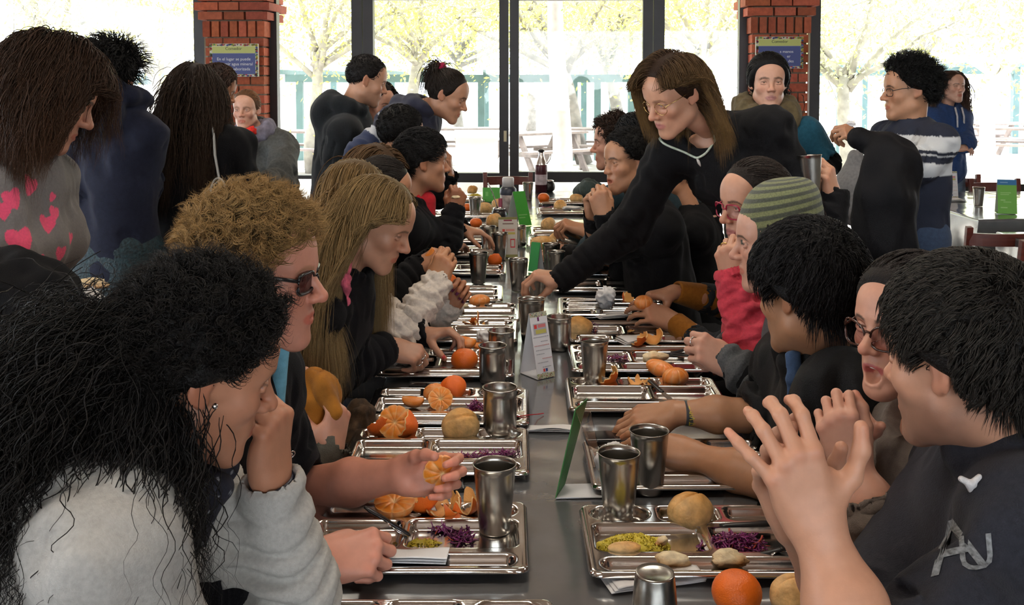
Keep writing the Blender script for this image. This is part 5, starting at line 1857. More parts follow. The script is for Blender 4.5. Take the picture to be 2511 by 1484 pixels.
def menu_items(seed=0):
    rg = np.random.default_rng(seed)
    it = []
    pal = [(.3, .34, .05), (.08, .2, .05), (.4, .05, .04), (.05, .06, .2), (.5, .45, .3)]
    for y0, y1 in ((.93, 1.0), (0, .075)):
        it.append((0, 1, y0, y1, (.5, .5, .36)))
        for i in range(70):
            x, y = rg.random(), y0 + (y1 - y0) * rg.random()
            it.append((max(x - .02, 0), min(x + .02, 1), max(y - .004, 0), min(y + .006, 1), pal[rg.integers(5)]))
    it.append((.42, .52, .865, .925, (.13, .01, .09)))
    it += [(.12, .88, .66, .83, (.42, .42, .44)), (.18, .34, .755, .815, (.62, .05, .05)), (.40, .84, .765, .815, (.62, .2, .2)), (.24, .84, .675, .735, (.52, .47, .12))]
    y = .63
    for ln, (a, b, c) in enumerate(((.05, .95, 0), (.45, .85, 0), (.05, .9, 1), (.1, .92, 0), (.1, .55, 0), (.4, .95, 1), (.1, .7, 0), (.35, .85, 0))):
        x = a
        while x < b:
            l = .03 + .05 * rg.random()
            it.append((x, min(x + l, b), y - .012, y, ((.30, .30, .33), (.5, .22, .22))[c]))
            x += l + .016
        y -= .058 if ln % 2 else .07
    it += [(.36, .47, .10, .145, (.6, .06, .06)), (.50, .61, .10, .145, (.03, .06, .25))]
    return it

def tent(label, foot, w, h, spread, rz, front, back, base=True, items=None, name='tent_card', m_base=None, lean=0.0):
    """folded table card: front panel turned to -y before rotation"""
    e = empty(name, foot, rz); tag(e, label, 'sign')
    f0, f1 = A(-w / 2, -spread / 2, .002), A(w / 2, -spread / 2, .002)
    t0, t1 = A(-w / 2, lean, h), A(w / 2, lean, h)
    b0, b1 = A(-w / 2, spread / 2, .002), A(w / 2, spread / 2, .002)
    panel('front_panel', f0, f1, t1, t0, front, e)
    panel('back_panel', b1, b0, t0, t1, back, e)
    if base: panel('base_panel', f0 + A(0, 0, 0), b0, b1, f1, m_base or front, e)
    if items:
        uy = unit(t0 - f0)
        print_on(e, f0, A(1, 0, 0), uy, unit(np.cross(A(1, 0, 0), uy)), w, np.linalg.norm(t0 - f0), items)
    return e
# the white card between the cups: its printed face is turned towards the right of the hall
tent('white menu tent card standing among the cups mid-table', T(1308, 925, ZT) + A(.012, .02, 0), .062, .185, .085, .62, M_CARD, M_CARD, True, menu_items(1))
# the lime card seen edge-on beside the two near cups
e = empty('tent_card', T(1410, 1222, ZT)); tag(e, 'tall dark green tent card seen edge-on beside the near cups', 'sign')
ln, wd = .125, .07
a0 = A(-.040, -.005, .002)
panel('front_panel', a0, a0 + A(.022, wd, 0), A(.030, wd, .185), A(.000, 0, .185), mat('dark_green_card', (.03, .17, .035), .5), e, .002)
panel('back_panel', A(.068, 0, .002), A(.072, wd, .002), A(.030, wd, .185), A(.000, 0, .185), GLASS('clear_sleeve'), e, .001)
panel('base_panel', a0, A(.068, 0, .002), A(.072, wd, .002), a0 + A(.022, wd, 0), M_CARD, e, .002)
tent('bright green tent card leaning next to the thermos flask', T(1272, 552, ZT) + A(0, .03, 0), .085, .2, .16, .55, M_GRASS, M_CARD, False, [(.1, .8, .3, .33, (.2, .5, .15)), (.1, .6, .22, .25, (.2, .5, .15))])
tent('lime green card behind the gourd straw', T(1206, 494, ZT), .13, .10, .08, .05, M_GRASS, M_GRASS, True, [(.15, .3, .4, .7, (.15, .5, .12)), (.5, .6, .4, .7, (.15, .5, .12))])
tent('small green tent card leaning by the wide cup', T(1315, 668, ZT) + A(0, .04, 0), .045, .13, .07, -.5, mat('mint_card', (.06, .4, .12), .5), M_CARD, False)
# the printed menu box behind the far cups
tent('printed cream menu card standing behind the two far cups', T(1245, 632, ZT) + A(0, .03, 0), .092, .195, .07, .08, mat('cream_card', (.6, .55, .48), .6), mat('cream_card', (.6, .55, .48), .6), True,
     [(0, 1, .94, 1, (.22, .2, .06)), (.28, .72, .9, .935, (.25, .02, .05)), (.22, .8, .82, .85, (.2, .12, .1)), (.12, .9, .56, .73, (.6, .5, .42)), (.2, .34, .64, .70, (.6, .07, .05)), (.38, .85, .65, .70, (.6, .25, .2)), (.2, .88, .57, .62, (.5, .42, .08)), (.62, .66, .25, .45, (.62, .04, .05)), (.83, .87, .25, .45, (.62, .04, .05)), (.62, .87, .24, .27, (.62, .04, .05)), (.62, .87, .43, .46, (.62, .04, .05)), (.92, .94, .2, .45, (.1, .1, .1)), (0, 1, 0, .07, (.3, .28, .1))])
tent('white-fronted menu card on the table by the bright window', T(2328, 486, ZT), .1, .2, .08, -.05, M_CARD, M_CARD, True, menu_items(3))
tent('blue and green tent card on the window-side table', T(2472, 524, ZT) + A(0, .03, 0), .115, .22, .1, -.25, mat('leaf_green_card', (.13, .40, .03), .5), M_CARD, True,
     [(0, 1, .84, 1, (.02, .16, .38)), (.15, .55, .9, .93, (.2, .4, .6)), (.15, .7, .6, .62, (.35, .6, .2)), (.15, .6, .55, .57, (.35, .6, .2)), (.15, .4, .38, .41, (.35, .6, .2)), (.3, .7, .33, .35, (.35, .6, .2)), (.15, .5, .16, .19, (.35, .6, .2))])
napkin_flat('white napkins and cutlery on the window-side table', T(2315, 492, ZT), .25, .16, .1, 5)

M_GOURD = mat('black_gourd', (.015, .013, .014), .3)
def gourd(label, loc, r, straw):
    e = empty('mate_gourd', loc); tag(e, label, 'drinking gourd')
    MB().lathe([(0, 0), (r * .6, 0), (r * .93, r * .35), (r, r * .8), (r * .9, r * 1.3), (r * .68, r * 1.62), (r * .6, r * 1.62), (r * .58, r * 1.5), (0, r * 1.45)], 28).build('gourd', M_GOURD, e, smooth=True)
    MB().lathe([(r * .58, r * 1.6), (r * .74, r * 1.6), (r * .78, r * 1.72), (r * .7, r * 1.8), (r * .58, r * 1.75), (r * .56, r * 1.6)], 28).build('rim', mat('silver', (.75, .75, .76), .2, 1.0), e, smooth=True)
    if straw is not None:
        MB().tube([A(0, 0, r * 1.2), A(*straw) * .6 + A(0, 0, r * .7), A(*straw), A(*straw) * 1.06 + A(-.004, 0, .003)], [.0035, .0032, .0032, .004], 8).build('straw', mat('silver', (.75, .75, .76), .2, 1.0), e, smooth=True)
    return e
gourd('black mate gourd with a slanting metal straw by the tent cards', T(1224, 545, ZT), .05, (-.06, 0, .225))
gourd('far black mate gourd beside the dispenser flask', T(1346, 470, ZT), .05, None)
e = empty('thermos_flask', T(1246, 540, ZT)); tag(e, 'thermos flask with white cap and printed body by the gourd', 'thermos')
s_ = 1.0
MB().lathe([(0, 0), (.05, 0), (.05, .15), (.05, .17)], 28).build('body', mat('thermos_print', (.42, .36, .33), .4, noise=.6, nscale=22), e, smooth=True)
MB().lathe([(.0505, .012), (.0505, .05)], 28).build('green_band', mat('flask_green', (.06, .3, .05), .4), e, smooth=True)
MB().lathe([(.0505, .16), (.053, .172), (.051, .195), (.038, .21), (.03, .212)], 28).build('shoulder', mat('flask_dark', (.03, .035, .05), .35), e, smooth=True)
MB().lathe([(.03, .208), (.037, .21), (.036, .262), (.032, .268), (0, .268)], 28).build('cap', mat('flask_cap', (.55, .53, .52), .4), e, smooth=True)
MB().box((-.04, -.0525, .085), (-.016, -.046, .14), R=rotz(-.5)).build('red_label', mat('flask_red', (.25, .01, .04), .4), e)
e = empty('dispenser_flask', T(1327, 471, ZT)); tag(e, 'tall dark flask with a pointed chrome pump top at the far table end', 'thermos')
MB().lathe([(0, 0), (.048, 0), (.048, .2), (.045, .215), (0, .216)], 28).build('body', mat('maroon_flask', (.09, .02, .03), .3, noise=.5, nscale=16), e, smooth=True)
MB().lathe([(.0485, .06), (.0485, .14)], 28).build('label_band', mat('flask_label', (.5, .42, .45), .5, noise=.3, nscale=30), e, smooth=True)
MB().lathe([(.045, .214), (.04, .235), (.028, .262), (.02, .30), (.018, .318), (0, .32)], 28).build('neck', mat('silver', (.75, .75, .76), .2, 1.0), e, smooth=True)
MB().lathe([(.0, .317), (.026, .318), (.028, .326), (.014, .336), (0, .337)], 28).build('stopper', M_GOURD, e, smooth=True)
MB().tube([(.045, 0, .22), (.07, -.01, .26), (.075, -.01, .30)], .004, 8).build('spout', mat('silver', (.75, .75, .76), .2, 1.0), e, smooth=True)

def phone(label, loc, w, l, rz, screen=(.006, .006, .008), name='mobile_phone'):
    e = empty(name, loc, rz); tag(e, label, 'phone')
    bevel(MB().box((-l / 2, -w / 2, 0), (l / 2, w / 2, .009)).build('body', mat('phone_black', (.012, .012, .014), .25), e), .003)
    MB().box((-l / 2 + .008, -w / 2 + .004, .009), (l / 2 - .008, w / 2 - .004, .0095)).build('screen', mat('phone_screen', screen, .06), e)
    return e
phone('black phone lying between the trays below the ringed woman\'s elbow', T(1060, 944, ZT), .065, .13, .05)
phone('phone under the hand that holds the orange half', T(1062, 1194, ZT), .065, .13, .08)
phone('dark phone on the table by the wristband wearer\'s fingertips', T(1490, 1076, ZT + .022), .06, .11, .05)
napkin_flat('long white paper napkin lying mid-table by the green card', T(1345, 1056, ZT), .115, .035, -.05, 12, .004)
s_ = T(1268, 1022, ZT + .024)
tag(MB().tube([s_, T(1295, 1018, ZT + .026), T(1318, 1016, ZT + .006), T(1333, 1014, ZT + .002)], .0013, 6).build('red_string', mat('red_cord', (.5, .02, .03), .6)), 'red string trailing off the tray with wedges', 'string')
# ---------------------------------------------------------------- the people of the photograph
def cloth_mat(name, col, rough=.85, noise=.14, nscale=70, bump=.25, bscale=500, sheen=.07, **k):
    return mat(name, col, rough, noise=noise, nscale=nscale, bump=bump, bscale=bscale, sheen=sheen, spec=.2, **k)
BLACK = cloth_mat('black_knit', (.004, .004, .005), sheen=.02)
DENIM = cloth_mat('dark_denim', (.025, .035, .06))
GREYTR = cloth_mat('charcoal_trousers', (.02, .02, .022))

def hood_post(size=1.0, up=0.0):
    def f(b, s):
        U, Rt, Ft = s.Ut, s.Rt, s.Ft
        c = s.nb + U * (.035 + up) + Ft * .005
        pts = []
        for a in np.linspace(-2.2, 2.2, 9):
            pts.append(c + Rt * math.sin(a) * .098 * size - Ft * math.cos(a) * .085 * size - U * (.055 * (1 - math.cos(a)) * .55))
        for i in range(8):
            r = (.024 + .018 * math.sin(PI * (i + .5) / 8)) * size
            b.cap(pts[i], pts[i + 1], r, r, .02)
        b.ell(s.nb - Ft * .10 * size - U * .03, A(.1, .055, .08) * size, .03, np.stack([Rt, Ft, U], 1))
    return f

def collar_post(r=.075, h=.06, t=.012, tilt=.0):
    def f(b, s):
        U, Rt, Ft = s.Ut, s.Rt, s.Ft
        for a in np.linspace(-2.6, 2.6, 17):
            p = s.nb + Rt * math.sin(a) * r - Ft * math.cos(a) * r * .95 + U * (.0 - .04 * (a / 2.6) ** 2)
            b.cap(p - U * .02, p + U * h * (1 - .3 * abs(a) / 2.6) + (p - s.nb - U * (U @ (p - s.nb))) * .12, t, t * .8, .012)
    return f

def turtle_post(h=.05, r=.06):
    def f(b, s):
        nd = unit(s.H - s.nb)
        b.cap(s.nb - s.Ut * .02, s.nb + nd * h, r + .014, r + .004, .03)
    return f

def both(*fs):
    def f(b, s):
        for q in fs: q(b, s)
    return f

def short_hair(s, col, n=2600, L=.035, r=.0012, comb=(0, .45, .15), lift=.22, cap=.012, jit=.25, clump=.5, steps=5, fall=.06, seed=1, hl=0.0, curl=0, cf=1.3, refine=1, var=.35, rough=.002, region=None, colt=None, name='hair', long=False, hug=.6):
    c = A(*col)
    return s.hair([hair_cap(cap, long, hl, c * .8, rough, seed),
                   hair_locks(n, L, steps, r, long, s.g, base=cap + .0015, hug=hug if not curl else 0, ear=not long, lift=lift, comb=comb, clump=clump, jit=jit, fall=fall, seed=seed, hl=hl, colr=c, colt=colt if colt is not None else c * 1.25, curl=curl, cf=cf, refine=refine, var=var, region=region)], name)

def long_hair(s, col, colt=None, n=3200, L=.42, r=.0014, part=.012, comb=(0, -.35, 0), lift=.05, cap=.011, fall=.3, steps=16, jit=.1, clump=.3, seed=1, curl=0, cf=3, refine=1, side=1.0, hl=0.0, extra=(), var=.35, cols=None, tuck=None):
    c = A(*col)
    return s.hair([hair_cap(cap, True, hl, c * .9, .0008, seed),
                   hair_locks(n, L, steps, r, True, s.g, base=cap + .001, tuck=tuck, lift=lift, comb=comb, part=part, side=side, fall=fall, jit=jit, clump=clump, seed=seed, hl=hl, colr=c, colt=colt if colt is not None else c, cols=s.hcol() if cols is None else cols, curl=curl, cf=cf, refine=refine, var=var)] + list(extra))

def tied_hair(s, col, target, n=1800, r=.0013, cap=.010, tail=.25, seed=1, tn=300, fall=.35, tr=.02, cf=2, curl=0.0, hl=0.0):
    c = A(*col)
    parts = [hair_cap(cap, True, hl, c * .9, .0006, seed), hair_locks(n, .3, 10, r, True, s.g, base=cap + .001, lift=.12, target=target, jit=.06, seed=seed, colr=c, colt=c, hl=hl, var=.3)]
    parts.append(tail_locks(s, target, tn, tail, r * 1.2, tr, fall, curl, cf, c, seed=seed + 3))
    return s.hair(parts)

def tail_locks(s, tie, n, L, r, spread, fall, curl, cf, c, aim=None, jit=.25, seed=1, steps=12, refine=1, ct=None, lvar=.3, clump=.3):
    rg = np.random.default_rng(seed)
    p = np.asarray(tie, float) + rg.normal(size=(n, 3)) * spread * .5
    d = unit_rows(p - SKC)
    return hair_locks(n, L, steps, r, True, s.g, roots=(p, d), aim=unit(np.asarray(tie) - SKC) * .8 if aim is None else aim, jit=jit, fall=fall, curl=curl, cf=cf, colr=c, colt=c * 1.3 if ct is None else ct, cols=s.hcol(), seed=seed, refine=refine, clump=clump, lvar=lvar, var=.45)

def drape(name, label, cat, pts, m, res=.008, fold=.006, ff=30, fuzz=None, seed=1, group=None, cols=None, k=.03, parent=None, sm=1):
    """cloth bunched along chains of (point, radius) pairs; one thing"""
    b = Blob()
    for ch in pts:
        for (a, ra), (c, rc) in zip(ch[:-1], ch[1:]):
            b.cap(a, c, ra, rc, k)
    v, q = b.build(res)
    n = normals_fast(v, q)
    f = wob(v * A(1, 1, .35), ff * 1.6, seed); f2 = wob(v * A(1, 1, .6), ff * 3.4, seed + 1)
    v = v + n * (fold * (1 - np.abs(f) * 1.4 + .4 * f2))[:, None]
    if fuzz: v = v + n * (fuzz[0] * wob(v, fuzz[1], seed + 2, 10))[:, None]
    c = cols(v) if cols else None
    if parent is not None:
        return parent.put(name, v, [q], m, c)
    o0 = A(v[:, 0].mean(), v[:, 1].mean(), v[:, 2].min())
    o = link(name, mesh_from(name, v - o0, [q], c), m, None, o0)
    return tag(o, label, cat, group)

def scarf_loop(s, m, r=.085, res=None, t=.03, drop=.3, cols=None, seed=2, name='scarf', tails=1, up=.02, fold=.006, fwd=.0, shift=0.0, ff=34):
    U, Rt, Ft = s.Ut, s.Rt, s.Ft
    ch = []
    an = np.linspace(0, 2 * PI, 15)
    for o_, tt in ((up, t), (up - .035, t * 1.1)):
        ch.append([(s.nb + Rt * math.sin(a) * r + Ft * (math.cos(a) * r * .9 + .01 + fwd) + U * (o_ - .05 * max(math.cos(a), -.2)), tt) for a in an])
    f = s.nb + Ft * (r + .03 + fwd) - U * .07
    for k in range(tails):
        x = Rt * ((k - .5 * (tails - 1)) * .07 + shift)
        ch.append([(f + x, t * 1.0), (f + x * 1.2 - U * drop * .5 + Ft * .03, t * 1.15), (f + x * 1.3 - U * drop + Ft * .02, t * 1.05)])
    return drape(name, None, None, ch, m, res=res or max(.005, s.res * 1.4), fold=fold, ff=ff, seed=seed, cols=cols, parent=s)

PINKN = (.50, .26, .22)
OLIVE_SKIN, PINK_SKIN, FAIR, TAN, BROWN = (.44, .24, .165), (.62, .335, .275), (.60, .375, .295), (.46, .265, .175), (.34, .18, .115)

# ======== near left: woman in pale grey, chin on hand
s = Fig('person with long curly black hair, pale grey sweater, chin resting on a hand', (492, 905, 1.28), 118, -20, 4, hs=.96, fem=True, tyaw=102, lean=.54, skin=OLIVE_SKIN, shw=.17, nb=P(415, 1088, 1.30), drop=.07,
        arms=dict(L=dict(w=P(665, 1175, 1.40), e=P(715, 1455, 1.42), d=A(.10, -.05, 1), n=A(.95, -.35, 0), pose='curl', s=.98),
                  R=dict(e=P(400, 1640, 1.17), w=P(600, 1760, 1.33), d=A(1, .4, -.1), pose='relax')), eye=(.05, .03, .02))
s.eyes((.05, .03, .02), (10, -12))
HB = (.010, .0085, .008)
TIE = A(-.01, -.128, .005)
s.hair([hair_cap(.019, False, .006, A(*HB) * .7, .004, 3),
        hair_locks(5200, .042, 6, .0010, False, s.g, ear=True, hl=.004, base=.019, lift=.3, comb=(0, -.5, .1), jit=.3, curl=.0075, cf=1.5, refine=3, clump=.6, fall=.1, colr=HB, colt=A(*HB) * 1.4, seed=4, var=.5),
        tail_locks(s, TIE, 1500, .16, .0009, .05, .25, .009, 3, A(*HB), refine=3, steps=8, seed=8, jit=.5),
        tail_locks(s, TIE + A(0, -.02, -.03), 4600, .35, .0009, .07, .40, .010, 6, A(*HB), refine=4, steps=14, seed=5, jit=.28, ct=A(.016, .013, .011), lvar=.4, aim=A(0, -.62, -.3)),
        tail_locks(s, A(.058, -.055, -.055), 1500, .24, .0009, .05, .4, .009, 4, A(*HB), refine=3, steps=9, seed=18, jit=.35, aim=A(.3, .1, -.8)),
        hair_locks(900, .24, 10, .0009, True, s.g, base=.03, lift=.2, comb=(0, -.4, -.4), jit=.2, curl=.009, cf=4, refine=3, clump=.4, fall=.3, colr=HB, seed=6, cols=s.hcol(), region=lambda p: (p[:, 2] < .0) & (p[:, 1] < -.05))])
GREYSW = cloth_mat('pale_grey_jersey', (.40, .385, .355), noise=.10, nscale=150, bump=.18)
s.top('sweater', GREYSW, t=.016, fold=.0055, ff=17, res=.005, neck=.078, bust=.9, seed=4, sleeve=(1, .925))
s.pants(DENIM)
def navy_dots(v):
    c = np.tile(A(.008, .009, .02), (len(v), 1))
    u = v[:, 2] * 52; w = (v[:, 0] + v[:, 1] * .6) * 46
    k = np.floor(u)
    w = w + (k % 2) * .5 + .3 * np.sin(k * 5.1)
    d = np.abs(u - k - .5) + np.abs(w - np.floor(w) - .5) * 1.3
    c[(d < .17)] = (.26, .27, .30)
    return c
scarf_loop(s, mat('navy_print_scarf', attr=True, rough=.85, bump=.15, bscale=300), r=.075, t=.026, drop=.46, cols=navy_dots, res=.0032, tails=2, fwd=.0, fold=.008, up=-.02)
s.band('L', 'watch_strap', mat('navy_strap', (.008, .012, .035), .4), .004, .024, .0285, .005)
mb = MB().ball(P(527, 996, 1.205), .004, 8)
s.put('earring', np.concatenate(mb.v), mb.f, mat('silver', (.75, .75, .76), .2, 1.0))

# ======== curly blond man with glasses
s = Fig('person with curly ginger-blond hair and black glasses holding an orange half', (635, 672, 1.66), 86, -5, 0, hs=1.0, tyaw=78, lean=.16, skin=PINK_SKIN, brow=(.28, .16, .07), browk=.55, blush=1.1, stubble=.12, jaw=1.02, eye=(.1, .13, .15),
        arms=dict(L=dict(e=P(715, 1205, 1.98), w=P(978, 1165, 1.86), d=A(1, -.12, .12), n=A(.1, 1, -.15), pose=dict(index=(38, 58, 34, 5), middle=(44, 60, 34, 0), ring=(50, 62, 34, -4), pinky=(54, 62, 34, -9), thumb=(42, 50, 22)), tint=(.95, .88, .85)),
                  R=dict(e=P(560, 1390, 1.45), w=P(782, 1375, 1.60), d=A(1, .18, .12), n=A(-.05, -.75, .66), pose='curl', s=1.0)))
Q = s
s.eyes((.1, .13, .15), (0, -4))
GB = A(.25, .150, .058)
s.hair([hair_cap(.016, False, .004, GB * .55, .004, 3),
        hair_locks(8000, .042, 7, .0008, False, s.g, ear=True, base=.016, lift=.34, comb=(.0, .35, .35), jit=.26, curl=.0085, cf=1.25, refine=3, clump=.72, fall=.04, colr=GB * .7, colt=GB * 1.55, seed=7, hl=.006, var=.4)])
glasses(s, mat('black_frames', (.01, .01, .012), .25), 'rect', w=.027, h=.0165, r=.0032, z0=.0, lens=GLASS('grey_lens', (.36, .35, .38)))
SHIRT = cloth_mat('black_shirt', (.0045, .0045, .006), sheen=.02)
sh_ = s.top('shirt', SHIRT, t=.016, sleeve=(.5, .5), slv=1.12, neck=.07, fold=.005, vneck=.02)
bpy.context.view_layer.update()
ok, hit, n_, i_ = sh_.ray_cast(Vector(A(0, 0, EYE) - s.base), Vector(unit(P(712, 1113, 1) - A(0, 0, EYE))))
if ok:
    hit, n_ = A(*hit) + s.base, A(*n_)
    u2 = unit(np.cross(n_, A(0, 0, 1))); w2 = np.cross(n_, u2); an = np.linspace(0, 2 * PI, 25)[:-1]
    mb = MB().tube(hit + n_ * .003 + .0075 * (np.cos(an)[:, None] * u2 + np.sin(an)[:, None] * w2), .0017, 6, closed=True).ball(hit + n_ * .002, .0042, 8)
    s.put('snap_button', np.concatenate(mb.v), mb.f, mat('silver', (.75, .75, .76), .2, 1.0))
def blue_collar(b, s_): pass
ck = Blob()
for a in np.linspace(-2.3, 2.3, 15):
    p = s.nb + s.Rt * math.sin(a) * .075 - s.Ft * math.cos(a) * .07 + s.Ut * .0
    ck.cap(p - s.Ut * .03 , p + s.Ut * (.05 - .03 * abs(a) / 2.3), .008, .007, .01)
for q in (1, -1):
    ck.cap(s.nb + s.Ft * .085 + s.Rt * q * .045 + s.Ut * .02, s.nb + s.Ft * .118 + s.Rt * q * .045 - s.Ut * .13, .016, .008, .012)
v, q_ = ck.build(.005)
s.put('collar', v, [q_], cloth_mat('sky_blue_cotton', (.17, .42, .55)))
s.pants(GREYTR)
half('orange half held up to the viewer by the curly blond man', Q.arm['L']['w'] + A(.085, -.030, -.022), .036, rotx(PI / 2 + .12) @ rotz(.3), 41)

# ======== hidden neighbour with the mustard cloth
s = Fig('person hidden behind the curly blond man, their bare hand gripping a mustard cloth', (600, 650, 2.22), 90, -10, 0, fem=True, hs=.9, lean=.1, skin=FAIR,
        arms=dict(R=dict(e=P(715, 1215, 2.05), w=P(812, 1105, 2.08), d=A(.16, .1, 1), n=A(.85, -.5, .1), pose='pinch', tint=(.95, .9, .9)),
                  L=dict(w=P(745, 1000, 2.35), d=A(.3, -.3, 1), n=A(.3, .9, 0), pose='grip')))
short_hair(s, (.03, .02, .015), 500, r=.003)
s.top('sweater', cloth_mat('grey_olive_knit', (.09, .085, .07)), res=.009)
s.band('R', 'bracelet', mat('gold', (.7, .5, .18), .25, 1.0), .012, .006, .026, .003)
s.pants(GREYTR)
MUST = cloth_mat('mustard_cloth', (.33, .125, .012), rough=.7, noise=.3, nscale=25)
drape('mustard_cloth', 'mustard brown cloth bunched up in a hand behind the blond man', 'cloth', [[(P(768, 925, 2.14), .018), (P(790, 960, 2.13), .030), (P(792, 1010, 2.15), .034), (P(770, 1080, 2.18), .04), (P(740, 1180, 2.2), .05)], [(P(765, 918, 2.13), .014), (P(795, 950, 2.10), .02), (P(825, 1005, 2.08), .016)], [(P(765, 918, 2.13), .012), (P(760, 985, 2.10), .018), (P(775, 1050, 2.1), .014)]], MUST, .0045, .009, 46, k=.012)
drape('fur_collar', 'brown furry garment on the lap behind the mustard cloth', 'clothing', [[(P(882, 1020, 2.4), .035), (P(870, 1100, 2.38), .05), (P(835, 1180, 2.35), .055), (P(780, 1290, 2.3), .07)]], cloth_mat('brown_fur', (.05, .028, .014), noise=.5, nscale=60), .007, .006, 60, (.007, 150))

# ======== blonde woman looking down
s = Fig('person with long straight blond hair looking down, in a black jacket', (922, 546, 2.6), 80, -27, 2, hs=.96, fem=True, tyaw=84, lean=.24, skin=(.55, .34, .25), brow=(.09, .055, .03), browk=1.0, lids=.6,
        arms=dict(R=dict(e=P(775, 935, 2.55), w=P(955, 850, 2.78), d=A(1, .12, -.30), n=A(.15, -.55, .82), pose='pinch', nails=(.35, .03, .03)),
                  L=dict(e=P(905, 850, 3.0), w=P(1035, 818, 2.98), d=A(1, -.1, .12), n=A(0, .25, 1), pose='grip', nails=(.45, .02, .02))))
s.eyes((.12, .12, .1), (0, -25))
BL, BT = A(.215, .135, .055), A(.33, .225, .105)
long_hair(s, BL, BT, n=9000, L=.47, r=.0009, part=-.012, comb=(0, -.35, 0), seed=11, fall=.36, jit=.07, clump=.3, cap=.012, var=.3, tuck=(.035, .022))
JK = cloth_mat('black_jacket_cloth', (.004, .004, .0055), sheen=.02)
s.top('jacket', JK, t=.02, fold=.005, post=collar_post(.078, .05), sleeve=(.92, .96))
s.ring('R', 'ring'); s.ring('R', 'middle', t=.35)
s.band('R', 'bracelet', mat('dark_beads', (.02, .02, .02), .2), .02, .006, .026, .004)
s.pants(DENIM)
drape('scarf', None, None, [[(P(812, 612, 2.52), .016), (P(806, 636, 2.48), .022), (P(822, 655, 2.47), .016)], [(P(820, 610, 2.5), .014), (P(838, 640, 2.48), .020), (P(845, 690, 2.45), .010), (P(852, 750, 2.44), .007)]], cloth_mat('pink_scarf', (.62, .12, .18), noise=.5, nscale=40), parent=s, res=.004, fold=.008, ff=95, k=.008)
wedge('orange wedge pinched between red-nailed fingers', P(1142, 848, 2.98) - A(0, 0, .012), .062, roty(.15) @ rotz(-.15), 51, .034, .040)

# ======== second blonde in cream sherpa
s = Fig('person with blond hair mostly hidden behind the first blond head, in a fluffy cream sweater', (868, 492, 3.05), 98, -18, 0, hs=.96, fem=True, lean=.2, skin=(.5, .3, .2),
        arms=dict(R=dict(e=P(968, 838, 2.95), w=P(1068, 700, 3.1), d=A(.32, .05, 1), n=A(-.1, -.95, .25), pose='pinch', tint=(.95, .9, .8)),
                  L=dict(e=P(1015, 830, 3.25), w=P(1098, 752, 3.22), d=A(.55, -.1, .8), n=A(.2, .85, .3), pose='curl', nails=(.09, .008, .05), tint=(.85, .75, .7))))
long_hair(s, A(.19, .115, .045), A(.30, .2, .1), n=2600, L=.42, r=.0018, part=.01, seed=13, fall=.4, jit=.08, tuck=(.02, .02))
s.top('sweater', cloth_mat('cream_sherpa', (.62, .55, .48), noise=.12, nscale=120), t=.022, fold=.004, fuzz=(.0045, 240), res=.0055, cuff=.003)
s.pants(DENIM)

# ======== dark-haired diners further down the left side
s = Fig('person with dark hair bent low between the blond heads, peeling an orange', (938, 470, 3.5), 100, -20, 0, fem=True, hs=.96, lean=.2, skin=TAN,
        arms=dict(R=dict(e=P(960, 720, 3.4), w=P(1018, 655, 3.5), d=A(.8, 0, .5), n=A(-.2, -.5, .8), pose='pinch'), L=dict(w=P(1050, 640, 3.7), d=A(.8, -.3, .35), n=A(0, .5, .8), pose='pinch')))
tied_hair(s, (.02, .015, .012), A(0, -.12, .03), 1100, .002, tn=120)
s.top('sweater', BLACK, res=.008)
s.pants(GREYTR)
wedge('small orange piece between fingers above the slim cup tray', P(1056, 634, 3.5), .045, roty(-.9), 53)
s = Fig('person with light brown hair and lowered face before the hooded standing girl', (915, 432, 3.95), 58, -30, 0, fem=True, hs=.98, lean=.15, skin=FAIR)
long_hair(s, (.11, .06, .028), A(.14, .08, .04), n=1500, L=.35, r=.0024, part=0, seed=15, tuck=(.02, .02))
s.top('sweater', BLACK, res=.009)
s.pants(GREYTR)
s = Fig('person with thick black hair in profile, black jacket over a red collar', (1037, 398, 4.2), 105, -3, 0, hs=1.02, tyaw=95, lean=.12, skin=TAN, brow=(.02, .015, .012), stubble=.15,
        arms=dict(R=dict(e=P(1092, 585, 4.2), w=P(1112, 522, 4.25), d=A(.25, 0, 1), n=A(.35, -.9, 0), pose='fist', tint=(.8, .7, .65)), L=dict(w=P(1130, 560, 4.5), d=A(1, 0, -.2), pose='relax')))
short_hair(s, (.012, .011, .011), 2600, .06, .0016, comb=(.0, .6, .0), lift=.12, cap=.022, jit=.2, seed=21, steps=6, rough=.004)
s.top('jacket', JK, t=.022, post=collar_post(.078, .045), neck=.068)
b_ = Blob()
for a in np.linspace(-2.4, 2.4, 11):
    p = s.nb + s.Rt * math.sin(a) * .066 - s.Ft * math.cos(a) * .062
    b_.cap(p - s.Ut * .03, p + s.Ut * .02 - s.Ft * 0, .012, .011, .01)
b_.cap(s.nb + s.Ft * .085, s.nb + s.Ft * .115 - s.Ut * .12, .04, .03, .02)
v, q_ = b_.build(.007); s.put('collar', v, [q_], cloth_mat('red_cotton', (.5, .02, .03)))
s.pants(DENIM)
crust('white morsel held in the raised fist of the red-collared person', P(1118, 488, 4.18), .035, 55)
s = Fig('person with cropped black hair seen from behind, next to the hooded standing girl', (984, 332, 4.75), 125, -12, 0, hs=1.05, lean=.1, skin=TAN,
        arms=dict(L=dict(e=P(1075, 480, 4.9), w=P(1102, 432, 4.85), d=A(0, -.1, 1), n=A(1, 0, .1), pose='grip')))
short_hair(s, (.009, .008, .008), 1500, .02, .002, cap=.018, seed=23, lift=.06)
s.top('jacket', JK, res=.009)
s.pants(GREYTR)
cup('small bright cup raised to the lips beyond the red-collared person', 'S', P(1098, 425, 4.82), (0, -.5, 0), .62)

